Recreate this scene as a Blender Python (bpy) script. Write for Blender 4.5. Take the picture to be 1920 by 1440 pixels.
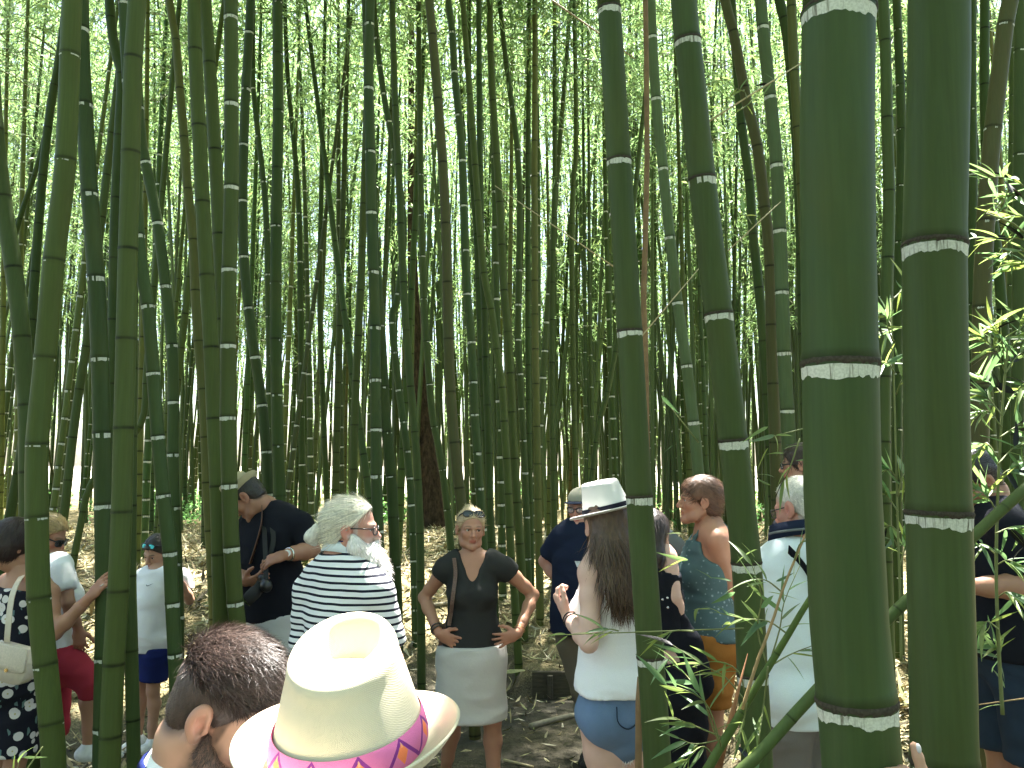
import bpy, math, random
import numpy as np
from mathutils import Vector, Matrix

for o in list(bpy.data.objects):
    bpy.data.objects.remove(o, do_unlink=True)
SC = bpy.context.scene
COL = SC.collection
PI = math.pi
RNG = np.random.default_rng(7)
random.seed(7)

# ------------------------------------------------------------------ camera, sky, sun, exposure
FPX, CU, CV, CAMZ = 1500.0, 960.0, 720.0, 1.85
PITCH = math.atan(150.0 / FPX)
cam_data = bpy.data.cameras.new('camera')
cam = bpy.data.objects.new('camera', cam_data)
COL.objects.link(cam)
cam.location = (0, 0, CAMZ)
cam.rotation_euler = (PI / 2 + PITCH, 0, 0)
cam_data.sensor_width = 36.0
cam_data.lens = 36.0 * FPX / 1920.0
cam_data.clip_start = 0.05
cam_data.clip_end = 600.0
SC.camera = cam

SUN_EL, SUN_AZ = math.radians(66), math.radians(13)
SUN_DIR = np.array([math.sin(SUN_AZ) * math.cos(SUN_EL), math.cos(SUN_AZ) * math.cos(SUN_EL), math.sin(SUN_EL)])
world = bpy.data.worlds.new('World')
SC.world = world
world.use_nodes = True
wn = world.node_tree
sky = wn.nodes.new('ShaderNodeTexSky')
sky.sky_type = 'NISHITA'
sky.sun_disc = False
sky.sun_elevation = SUN_EL
sky.sun_rotation = SUN_AZ
sky.air_density = 1.0
sky.dust_density = 2.0
bg = wn.nodes['Background']
bg.inputs['Strength'].default_value = 0.05
wn.links.new(sky.outputs[0], bg.inputs['Color'])
sun_data = bpy.data.lights.new('sun', 'SUN')
sun_data.energy = 5.0
sun_data.angle = math.radians(0.5)
sun_data.color = (1.0, 0.97, 0.91)
sun = bpy.data.objects.new('sun', sun_data)
COL.objects.link(sun)
sun.rotation_euler = Vector(-SUN_DIR).to_track_quat('-Z', 'Y').to_euler()
sun.location = (4, 10, 30)

SC.view_settings.view_transform = 'Standard'
SC.view_settings.look = 'None'
SC.view_settings.exposure = 3.42
SC.view_settings.gamma = 1.0
SC.view_settings.use_curve_mapping = False
SC.render.engine = 'CYCLES'
SC.cycles.use_denoising = True
SC.cycles.max_bounces = 8
SC.cycles.diffuse_bounces = 4
SC.cycles.glossy_bounces = 3
SC.cycles.transmission_bounces = 6
SC.cycles.sample_clamp_indirect = 6.0

# ------------------------------------------------------------------ helpers
def P(u, v, y):
    """photo pixel (1920x1440) at world depth y -> world point"""
    a, b = (u - CU) / FPX, (CV - v) / FPX
    dy = math.cos(PITCH) - b * math.sin(PITCH)
    dz = math.sin(PITCH) + b * math.cos(PITCH)
    s = y / dy
    return np.array([a * s, y, CAMZ + dz * s])

def pxm(y):
    return FPX / y

def sstep(a, b, x):
    t = np.clip((x - a) / (b - a), 0, 1)
    return t * t * (3 - 2 * t)

def hash3(ix, iy, iz):
    n = (ix * 374761393 + iy * 668265263 + iz * 2147483647 + 1013904223) & 0xffffffff
    n = ((n ^ (n >> 13)) * 1274126177) & 0xffffffff
    n = ((n ^ (n >> 16)) * 2246822519) & 0xffffffff
    return ((n ^ (n >> 15)) & 0xffff) / 65535.0

def vnoise(p):
    """value noise in -1..1 on an (n,3) array"""
    p = np.asarray(p, dtype=np.float64)
    i = np.floor(p).astype(np.int64)
    f = p - i
    f = f * f * (3 - 2 * f)
    out = np.zeros(len(p))
    for dx in (0, 1):
        wx = f[:, 0] if dx else 1 - f[:, 0]
        for dy in (0, 1):
            wy = f[:, 1] if dy else 1 - f[:, 1]
            for dz in (0, 1):
                wz = f[:, 2] if dz else 1 - f[:, 2]
                out += wx * wy * wz * hash3(i[:, 0] + dx, i[:, 1] + dy, i[:, 2] + dz)
    return out * 2 - 1

def fbm(p, octs=3):
    p = np.asarray(p, dtype=np.float64)
    s, a = np.zeros(len(p)), 0.5
    for _ in range(octs):
        s += a * vnoise(p)
        p = p * 2.03 + 11.7
        a *= 0.5
    return s

def mesh_np(name, verts, faces, smooth=True, mats=(), mat_idx=None, col=None):
    """faces: one (m,k) array or a list of them"""
    if isinstance(faces, np.ndarray):
        faces = [faces]
    faces = [np.asarray(f, dtype=np.int32) for f in faces if len(f)]
    me = bpy.data.meshes.new(name)
    verts = np.asarray(verts, dtype=np.float32)
    me.vertices.add(len(verts))
    me.vertices.foreach_set('co', verts.ravel())
    loops = np.concatenate([f.ravel() for f in faces])
    sizes = np.concatenate([np.full(len(f), f.shape[1], dtype=np.int32) for f in faces])
    starts = np.concatenate([[0], np.cumsum(sizes)[:-1]]).astype(np.int32)
    me.loops.add(len(loops))
    me.loops.foreach_set('vertex_index', loops)
    me.polygons.add(len(sizes))
    me.polygons.foreach_set('loop_start', starts)
    if mat_idx is not None:
        me.polygons.foreach_set('material_index', np.asarray(mat_idx, dtype=np.int32))
    me.polygons.foreach_set('use_smooth', np.full(len(sizes), smooth, dtype=bool))
    for m in mats:
        me.materials.append(m)
    if col is not None:
        c = np.ones((len(verts), 4), dtype=np.float32)
        c[:, :3] = col
        a = me.color_attributes.new('Col', 'FLOAT_COLOR', 'POINT')
        a.data.foreach_set('color', c.ravel())
    me.update(calc_edges=True)
    return me

def obj(name, me, parent=None, loc=None):
    o = bpy.data.objects.new(name, me)
    COL.objects.link(o)
    if loc is not None:
        o.location = tuple(float(c) for c in loc)
    if parent is not None:
        o.parent = parent
    return o

def tag(o, label=None, cat=None, group=None, kind=None):
    if label: o['label'] = label
    if cat: o['category'] = cat
    if group: o['group'] = group
    if kind: o['kind'] = kind
    return o

class MB:
    """collects geometry of one mesh"""
    def __init__(s):
        s.v, s.q, s.t, s.n, s.qm, s.tm, s.c = [], [], [], 0, [], [], []
    def add(s, v, quads=None, tris=None, mat=0, col=None):
        v = np.asarray(v, dtype=np.float64)
        if quads is not None and len(quads):
            s.q.append(np.asarray(quads) + s.n); s.qm.append(np.full(len(quads), mat))
        if tris is not None and len(tris):
            s.t.append(np.asarray(tris) + s.n); s.tm.append(np.full(len(tris), mat))
        s.v.append(v); s.n += len(v)
        s.c.append(np.broadcast_to(np.array([1, 1, 1] if col is None else col, dtype=np.float64), (len(v), 3)))
    def mesh(s, name, mats, smooth=True, off=None):
        v = np.concatenate(s.v)
        if off is not None: v = v - np.asarray(off)
        fs, mi = [], []
        if s.q: fs.append(np.concatenate(s.q)); mi.append(np.concatenate(s.qm))
        if s.t: fs.append(np.concatenate(s.t)); mi.append(np.concatenate(s.tm))
        return mesh_np(name, v, fs, smooth, mats, np.concatenate(mi), np.concatenate(s.c))

def frames(pts):
    pts = np.asarray(pts, dtype=np.float64)
    t = np.gradient(pts, axis=0)
    t /= np.linalg.norm(t, axis=1)[:, None] + 1e-12
    ref = np.array([0.0, 1.0, 0.0]) if abs(t[0][1]) < 0.8 else np.array([1.0, 0, 0])
    A = []
    a = np.cross(ref, t[0]); a /= np.linalg.norm(a)
    for i in range(len(pts)):
        a = a - t[i] * np.dot(a, t[i]); a /= np.linalg.norm(a) + 1e-12
        A.append(a.copy())
    A = np.array(A)
    return t, A, np.cross(t, A)

def tube_geo(pts, rad, n=8, caps=True):
    pts = np.asarray(pts, dtype=np.float64)
    rad = np.broadcast_to(np.asarray(rad, dtype=np.float64), (len(pts),))
    t, A, B = frames(pts)
    ang = np.linspace(0, 2 * PI, n, endpoint=False)
    v = pts[:, None, :] + rad[:, None, None] * (np.cos(ang)[None, :, None] * A[:, None, :] + np.sin(ang)[None, :, None] * B[:, None, :])
    m = len(pts)
    v = v.reshape(-1, 3)
    i, j = np.meshgrid(np.arange(m - 1), np.arange(n), indexing='ij')
    a = i * n + j; b = i * n + (j + 1) % n
    q = np.stack([a, b, b + n, a + n], -1).reshape(-1, 4)
    tr = []
    if caps:
        v = np.concatenate([v, pts[:1], pts[-1:]])
        c0, c1 = m * n, m * n + 1
        for j in range(n):
            tr.append([c0, (j + 1) % n, j]); tr.append([c1, (m - 1) * n + j, (m - 1) * n + (j + 1) % n])
    return v, q, np.array(tr, dtype=np.int64).reshape(-1, 3)

def poly_sample(pts, n):
    """smooth resample of a polyline (Catmull-Rom)"""
    pts = np.asarray(pts, dtype=np.float64)
    if len(pts) == 2:
        return pts[0] + (pts[1] - pts[0]) * np.linspace(0, 1, n)[:, None]
    e = np.concatenate([[2 * pts[0] - pts[1]], pts, [2 * pts[-1] - pts[-2]]])
    out = []
    for s in np.linspace(0, len(pts) - 1 - 1e-9, n):
        i = int(s); f = s - i
        p0, p1, p2, p3 = e[i], e[i + 1], e[i + 2], e[i + 3]
        out.append(0.5 * ((2 * p1) + (-p0 + p2) * f + (2 * p0 - 5 * p1 + 4 * p2 - p3) * f * f + (-p0 + 3 * p1 - 3 * p2 + p3) * f ** 3))
    return np.array(out)

# ------------------------------------------------------------------ material kit
class NT:
    def __init__(s, name):
        s.m = bpy.data.materials.new(name); s.m.use_nodes = True
        s.t = s.m.node_tree; s.N = s.t.nodes
        s.b = s.N['Principled BSDF']; s.out = s.N['Material Output']
    def n(s, kind, **kw):
        x = s.N.new('ShaderNode' + kind)
        for k, v in kw.items(): setattr(x, k, v)
        return x
    def l(s, a, b): s.t.links.new(a, b)
    def val(s, sock, v):
        if hasattr(v, 'links') or isinstance(v, bpy.types.NodeSocket): s.l(v, sock)
        else: sock.default_value = v
    def math(s, op, a, b=0.0, c=None, clamp=False):
        x = s.n('Math', operation=op, use_clamp=clamp)
        s.val(x.inputs[0], a); s.val(x.inputs[1], b)
        if c is not None: s.val(x.inputs[2], c)
        return x.outputs[0]
    def mix(s, fac, a, b, mode='MIX'):
        x = s.n('MixRGB', blend_type=mode)
        s.val(x.inputs[0], fac)
        for k, v in ((1, a), (2, b)):
            s.val(x.inputs[k], (v[0], v[1], v[2], 1) if isinstance(v, (tuple, list)) else v)
        return x.outputs[0]
    def noise(s, vec, scale, detail=3, rough=0.5, out=0):
        x = s.n('TexNoise'); s.l(vec, x.inputs['Vector'])
        x.inputs['Scale'].default_value = scale; x.inputs['Detail'].default_value = detail; x.inputs['Roughness'].default_value = rough
        return x.outputs[out]
    def map(s, vec, scale=(1, 1, 1), loc=(0, 0, 0), rot=(0, 0, 0)):
        x = s.n('Mapping'); s.l(vec, x.inputs['Vector'])
        x.inputs['Scale'].default_value = scale; x.inputs['Location'].default_value = loc; x.inputs['Rotation'].default_value = rot
        return x.outputs[0]
    def ramp(s, fac, stops):
        x = s.n('ValToRGB'); s.l(fac, x.inputs[0])
        e = x.color_ramp.elements
        while len(e) < len(stops): e.new(0.5)
        for k, (p, c) in enumerate(stops):
            e[k].position = p; e[k].color = (c[0], c[1], c[2], 1) if isinstance(c, (tuple, list)) else (c, c, c, 1)
        return x.outputs[0]
    def oc(s): return s.n('TexCoord').outputs['Object']
    def bump(s, h, strength=0.3, dist=0.01):
        x = s.n('Bump'); s.l(h, x.inputs['Height'])
        x.inputs['Strength'].default_value = strength; x.inputs['Distance'].default_value = dist
        s.l(x.outputs[0], s.b.inputs['Normal'])
    def base(s, c, rough=0.6, spec=0.4):
        s.val(s.b.inputs['Base Color'], (c[0], c[1], c[2], 1) if isinstance(c, (tuple, list)) else c)
        s.val(s.b.inputs['Roughness'], rough)
        s.b.inputs['Specular IOR Level'].default_value = spec
        return s.m

def mat_plain(name, c, rough=0.6, spec=0.4, metal=0.0, nscale=40, namp=0.25, bump=0.0):
    t = NT(name)
    oc = t.oc()
    nz = t.noise(oc, nscale, 3)
    f = t.math('MULTIPLY_ADD', nz, namp * 2, 1 - namp)
    col = t.mix(1.0, tuple(c), f, 'MULTIPLY')
    t.b.inputs['Metallic'].default_value = metal
    if bump: t.bump(nz, bump, 0.004)
    return t.base(col, rough, spec)

def mat_culm():
    t = NT('bamboo_skin')
    oc = t.oc()
    oi = t.n('ObjectInfo')
    at = t.n('Attribute', attribute_name='Col')
    streak = t.noise(t.map(oc, (1, 1, 0.03)), 140, 3)
    blotch = t.noise(t.map(oc, (1, 1, 0.35)), 7, 4, 0.6)
    fine = t.noise(oc, 900, 2)
    c = t.mix(1.0, oi.outputs['Color'], at.outputs['Color'], 'MULTIPLY')
    c = t.mix(1.0, c, t.math('MULTIPLY_ADD', streak, 0.45, 0.78), 'MULTIPLY')
    c = t.mix(t.ramp(blotch, [(0.42, 0.0), (0.72, 0.55)]), c, (0.065, 0.078, 0.022))
    pale = t.noise(t.map(oc, (1, 1, 0.12), (5, 5, 5)), 18, 4, 0.65)
    c = t.mix(t.ramp(pale, [(0.5, 0.0), (0.8, 0.4)]), c, (0.075, 0.115, 0.045))
    t.bump(t.math('ADD', t.math('MULTIPLY', fine, 0.5), streak), 0.06, 0.002)
    return t.base(c, t.math('MULTIPLY_ADD', blotch, 0.25, 0.40), 0.15)

def mat_band():
    t = NT('waxy_node_band')
    oc = t.oc()
    cr = t.noise(t.map(oc, (1, 1, 0.06)), 85, 4, 0.7)
    gr = t.noise(oc, 260, 3)
    c = t.mix(t.ramp(cr, [(0.36, 1.0), (0.47, 0.0)]), (0.58, 0.59, 0.50), (0.08, 0.07, 0.045))
    c = t.mix(t.ramp(gr, [(0.35, 0.5), (0.6, 0.0)]), c, (0.32, 0.33, 0.25))
    return t.base(c, 0.75, 0.2)

def mat_leaf(name, base, trans, w=0.5):
    t = NT(name)
    at = t.n('Attribute', attribute_name='Col')
    oi = t.n('ObjectInfo')
    k = t.math('MULTIPLY_ADD', oi.outputs['Random'], 0.4, 0.8)
    c1 = t.mix(1.0, t.mix(1.0, base, at.outputs['Color'], 'MULTIPLY'), k, 'MULTIPLY')
    c2 = t.mix(1.0, t.mix(1.0, trans, at.outputs['Color'], 'MULTIPLY'), k, 'MULTIPLY')
    t.base(c1, 0.42, 0.5)
    tr = t.n('BsdfTranslucent'); t.l(c2, tr.inputs['Color'])
    mx = t.n('MixShader'); mx.inputs[0].default_value = w
    t.l(t.b.outputs[0], mx.inputs[1]); t.l(tr.outputs[0], mx.inputs[2])
    t.l(mx.outputs[0], t.out.inputs['Surface'])
    return t.m

M = {}
M['culm'] = mat_culm()
M['band'] = mat_band()
M['scar'] = mat_plain('node_scar', (0.05, 0.042, 0.030), 0.85, 0.1, nscale=220, namp=0.8)
M['leaf'] = mat_leaf('canopy_leaf', (0.085, 0.15, 0.065), (0.27, 0.43, 0.17), 0.55)
M['nearleaf'] = mat_leaf('bamboo_leaf', (0.10, 0.16, 0.06), (0.23, 0.35, 0.12), 0.42)
M['twig'] = mat_plain('green_twig', (0.14, 0.16, 0.05), 0.6)
M['drytwig'] = mat_plain('dry_twig', (0.30, 0.20, 0.09), 0.7)
M['strawtwig'] = mat_plain('straw_twig', (0.42, 0.36, 0.2), 0.7)
M['sheath'] = mat_plain('papery_sheath', (0.32, 0.15, 0.075), 0.75, 0.2, nscale=50, namp=0.5)
M['deadcane'] = mat_plain('dead_cane', (0.19, 0.12, 0.06), 0.7, 0.2, nscale=18, namp=0.5)

def mat_ground():
    t = NT('grove_earth')
    geo = t.n('NewGeometry')
    pos = geo.outputs['Position']
    n1 = t.noise(pos, 1.4, 5, 0.6); n2 = t.noise(pos, 22, 4, 0.65); n3 = t.noise(pos, 90, 3, 0.6)
    at = t.n('Attribute', attribute_name='Col')
    earth = t.mix(n2, (0.024, 0.023, 0.02), (0.085, 0.08, 0.065))
    straw = t.mix(t.ramp(n3, [(0.35, 0.0), (0.65, 1.0)]), (0.085, 0.07, 0.035), (0.36, 0.30, 0.16))
    sx = t.n('SeparateColor'); t.l(at.outputs['Color'], sx.inputs[0])
    k = t.math('ADD', sx.outputs[0], t.math('MULTIPLY_ADD', n1, 0.8, -0.4), clamp=True)
    c = t.mix(k, earth, straw)
    lawn = t.mix(n2, (0.42, 0.39, 0.3), (0.55, 0.5, 0.4))
    c = t.mix(sx.outputs[1], c, lawn)
    t.bump(t.math('ADD', n2, t.math('MULTIPLY', n3, 0.5)), 0.8, 0.03)
    return t.base(c, 0.95, 0.1)
M['ground'] = mat_ground()

# ------------------------------------------------------------------ ground
def g(x, y):
    x = np.asarray(x, dtype=np.float64); y = np.asarray(y, dtype=np.float64)
    yb = 4.5 + 2.15 * sstep(-1.9, -0.5, x) - 2.4 * sstep(0.95, 1.7, x)
    z = 0.72 * sstep(0, 3.4, y - yb) 
    z = z + 0.2 * sstep(6.60, 6.68, y) * sstep(-0.05, 0.15, x) * (1 - sstep(0.9, 1.1, x)) * (1 - sstep(6.7, 9, y))
    z = z + 0.30 * np.exp(-((x + 2.12) ** 2 + (y - 4.25) ** 2) / 0.12)
    z = z + 0.25 * sstep(1.0, 1.6, x) * sstep(2.6, 3.2, y) * (1 - sstep(5, 8, y))
    z = z - 0.1 * sstep(12, 25, y)
    bump = 0.035 * np.sin(1.7 * x + 0.6) * np.sin(1.3 * y + 1.1) + 0.015 * np.sin(4.1 * x - 2 * y)
    return z + bump * sstep(2.2, 6.0, y + np.abs(x) * 0.6)

def build_ground():
    xs = np.unique(np.concatenate([np.arange(-5, 5, 0.09), np.linspace(-30, 30, 80), np.linspace(-320, 320, 30)]))
    ys = np.unique(np.concatenate([np.arange(-1, 12, 0.09), np.array([6.6, 6.64, 6.68]), np.linspace(-6, 60, 80), np.linspace(-60, 420, 40)]))
    X, Y = np.meshgrid(xs, ys, indexing='ij')
    Z = g(X, Y)
    v = np.stack([X, Y, Z], -1).reshape(-1, 3)
    near = (np.abs(v[:, 0]) < 6) & (v[:, 1] < 13)
    v[:, 2] += np.where(near, 0.012 * fbm(v * 6.0) + 0.008 * vnoise(v * 25), 0)
    nx, ny = len(xs), len(ys)
    i, j = np.meshgrid(np.arange(nx - 1), np.arange(ny - 1), indexing='ij')
    a = i * ny + j
    q = np.stack([a, a + ny, a + ny + 1, a + 1], -1).reshape(-1, 4)
    c = np.zeros((len(v), 3))
    c[:, 0] = np.clip(sstep(0.04, 0.3, v[:, 2]) + 0.12, 0, 1)
    c[:, 1] = sstep(34, 37, v[:, 1] + 1.2 * np.sin(v[:, 0] * 0.8))
    o = obj('ground', mesh_np('ground', v, q, True, [M['ground']], None, c))
    tag(o, 'earth path and straw covered bank under the bamboo', kind='structure')
build_ground()
# ------------------------------------------------------------------ foliage crowns
def leaf_arrays(pos, dirs, length, width, rng):
    """many leaves: 4 verts 2 tris each, lightly folded; pos = base of leaf"""
    n = len(pos)
    dirs = dirs / (np.linalg.norm(dirs, axis=1)[:, None] + 1e-9)
    r = rng.normal(size=(n, 3))
    side = np.cross(dirs, r); side /= np.linalg.norm(side, axis=1)[:, None] + 1e-9
    nor = np.cross(side, dirs)
    L = length[:, None]; W = width[:, None]
    mid = pos + dirs * L * 0.4 + nor * W * 0.25
    tip = pos + dirs * L - np.array([0, 0, 1]) * L * 0.12
    v = np.stack([pos, mid + side * W * 0.5 - nor * W * 0.2, tip, mid - side * W * 0.5 - nor * W * 0.2], 1).reshape(-1, 3)
    k = np.arange(n) * 4
    t = np.stack([np.stack([k, k + 1, k + 2], -1), np.stack([k, k + 2, k + 3], -1)], 1).reshape(-1, 3)
    return v, t

def leaf_colors(n, rng, per=4):
    b = rng.uniform(0.65, 1.3, n)
    y = rng.uniform(0, 1, n) ** 3
    c = np.stack([b * (1 + 0.35 * y), b * (1 + 0.12 * y), b * (1 - 0.15 * y)], -1)
    return np.repeat(c, per, axis=0)

def crown_points(rng, n_leaf, z0, z1, rmax, lean):
    """leaf bases and directions on drooping branches of one culm, plus branch polylines"""
    pos, dr, branches = [], [], []
    nb = int((z1 - z0) / 0.26)
    per = max(4, n_leaf // nb)
    for b in range(nb):
        z = z0 + (z1 - z0) * (b + rng.random()) / nb
        f = (z - z0) / (z1 - z0)
        a = rng.uniform(0, 2 * PI)
        R = rmax * (0.55 + 0.45 * math.sin(PI * min(1, f * 0.8 + 0.15))) * rng.uniform(0.6, 1.1) * (1 - 0.35 * f)
        out = np.array([math.cos(a), math.sin(a), 0])
        base = np.array([lean[0] * (z - z0), lean[1] * (z - z0), z])
        up = rng.uniform(0.15, 0.55)
        tt = np.linspace(0, 1, 6)
        line = base + out * (tt * R)[:, None] + np.array([0, 0, 1]) * ((up * tt - 0.75 * tt * tt) * R)[:, None]
        branches.append((line, 0.009 * (1 - 0.5 * f)))
        ncl = max(2, per // 6)
        for _ in range(ncl):
            t = rng.uniform(0.22, 1.0)
            c = base + out * t * R + np.array([0, 0, 1]) * (up * t - 0.75 * t * t) * R + rng.normal(size=3) * np.array([0.16, 0.16, 0.13]) * (0.5 + R)
            m = rng.integers(4, 8)
            d0 = out * 0.7 + rng.normal(size=3) * 0.5 + np.array([0, 0, -0.35])
            pos.append(c + rng.normal(size=(m, 3)) * 0.05)
            dr.append(d0 + rng.normal(size=(m, 3)) * 0.55)
    return np.concatenate(pos), np.concatenate(dr), branches

def crown_mesh(name, seed, n_leaf, z0, z1, rmax, scale=1.0, keep=None):
    rng = np.random.default_rng(seed)
    p, d, br = crown_points(rng, n_leaf, z0, z1, rmax, (0, 0))
    n = len(p)
    L = rng.uniform(0.09, 0.17, n) * scale; W = rng.uniform(0.015, 0.026, n) * scale
    col = leaf_colors(n, rng, 1)
    if keep is not None:
        k = keep(p + d / np.linalg.norm(d, axis=1)[:, None] * 0.06)
        p, d, L, W, col = p[k], d[k], L[k], W[k], col[k]
    v, t = leaf_arrays(p, d, L, W, rng)
    mb = MB()
    mb.add(v, None, t, 0)
    mb.c[-1] = np.repeat(col, 4, axis=0)
    for line, r in br:
        if keep is not None and not keep(line).all(): continue
        bv, bq, bt = tube_geo(line, np.linspace(r, 0.002, len(line)), 3, False)
        mb.add(bv, bq, None, 1)
    return mb.mesh(name, [M['leaf'], M['twig']], smooth=False)

NLN, NLM = 3200, 2300
NEARV = [crown_mesh('crown_high', 100 + k, NLN, 0, 7.5, 1.5) for k in range(4)]
MIDV = [crown_mesh('crown_low', 200 + k, NLM, 0, 8.5, 1.35, 1.15) for k in range(5)]

# spots to be sunlit; crown leaves are removed along their sun rays: (point, radius)
GAPS = []

# ------------------------------------------------------------------ culms
def culm_profile(pts3, node_s, r_of_s, n, diam, mb, dark=False, segs=3):
    """stalk with node ridges; pts3 dense polyline (bottom to top), node_s arc positions"""
    seg = np.linalg.norm(np.diff(pts3, axis=0), axis=1)
    S = np.concatenate([[0], np.cumsum(seg)])
    def at(s):
        return np.stack([np.interp(s, S, pts3[:, k]) for k in range(3)], -1)
    rows = []                                         # (s, factor, tint)
    D = diam
    ns = [s for s in node_s if 0.02 < s < S[-1] - 0.02]
    edges = [0] + ns + [S[-1]]
    rows.append((0, 1.0, 1.0))
    for k, s in enumerate(ns):
        a, b = edges[k], s
        for m in range(1, segs):
            rows.append((a + (b - a) * m / segs, 1.0, 1.0))
        rows += [(s - 0.32 * D, 1.0, 1.0), (s - 0.10 * D, 1.012, 0.95), (s - 0.035 * D, 1.05, 0.5), (s, 1.0, 0.28), (s + 0.05 * D, 1.04, 0.5), (s + 0.16 * D, 1.005, 0.9), (s + 0.4 * D, 1.0, 1.0)]
    rows.append((S[-1], 1.0, 1.0))
    rows = sorted(rows)
    s = np.array([r[0] for r in rows]); f = np.array([r[1] for r in rows]); tint = np.array([r[2] for r in rows])
    P3 = at(s)
    v, q, tr = tube_geo(P3, r_of_s(s) * f, n, True)
    mb.add(v, q, tr, 0)
    tv = np.repeat(tint, n)
    c = np.ones((len(v), 3)); c[:len(tv)] = tv[:, None] * np.ones(3)
    if dark:
        c[:len(tv)] *= np.where(tv[:, None] < 0.9, 0.55, 1.0)
    mb.c[-1] = c
    return at, S

def band_mesh(at, s, r, diam, n, height, rng, broken):
    """white waxy ring just under a node, a thin shell"""
    k = 4
    ss = np.linspace(s - 0.05 * diam - height, s - 0.05 * diam, k)
    pts = at(ss)
    v, q, _ = tube_geo(pts, r * np.array([1.004, 1.012, 1.016, 1.03]), n, False)
    ax = (pts[-1] - pts[0]); ax /= np.linalg.norm(ax)
    aa = np.linspace(0, 2 * PI, n, endpoint=False)
    pa, pb, pc = rng.uniform(0, 6.28, 3)
    j = height * (0.12 * np.sin(2 * aa + pa) + 0.07 * np.sin(5 * aa + pb) + 0.05 * np.sin(11 * aa + pc)) + rng.normal(size=n) * height * 0.05
    for i in range(n):
        v[i] += ax * j[i]
        v[(k - 1) * n + i] -= ax * abs(j[i]) * 0.5
    if broken > 0:
        keep = np.ones(n, bool)
        a = 0
        while a < n:
            w = max(1, int(rng.uniform(0.04, 0.12) * n))
            if rng.random() < broken: keep[a:a + w] = False
            a += w
        q = q[keep[q[:, 0] % n]]
    return v, q

CC = dict(deep=(0.040, 0.066, 0.021), green=(0.052, 0.077, 0.023), olive=(0.062, 0.084, 0.021), brown=(0.070, 0.066, 0.025),
          grey=(0.080, 0.115, 0.050), dark=(0.034, 0.058, 0.014), tan=(0.105, 0.110, 0.032))
CULM_TOPS = []

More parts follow.
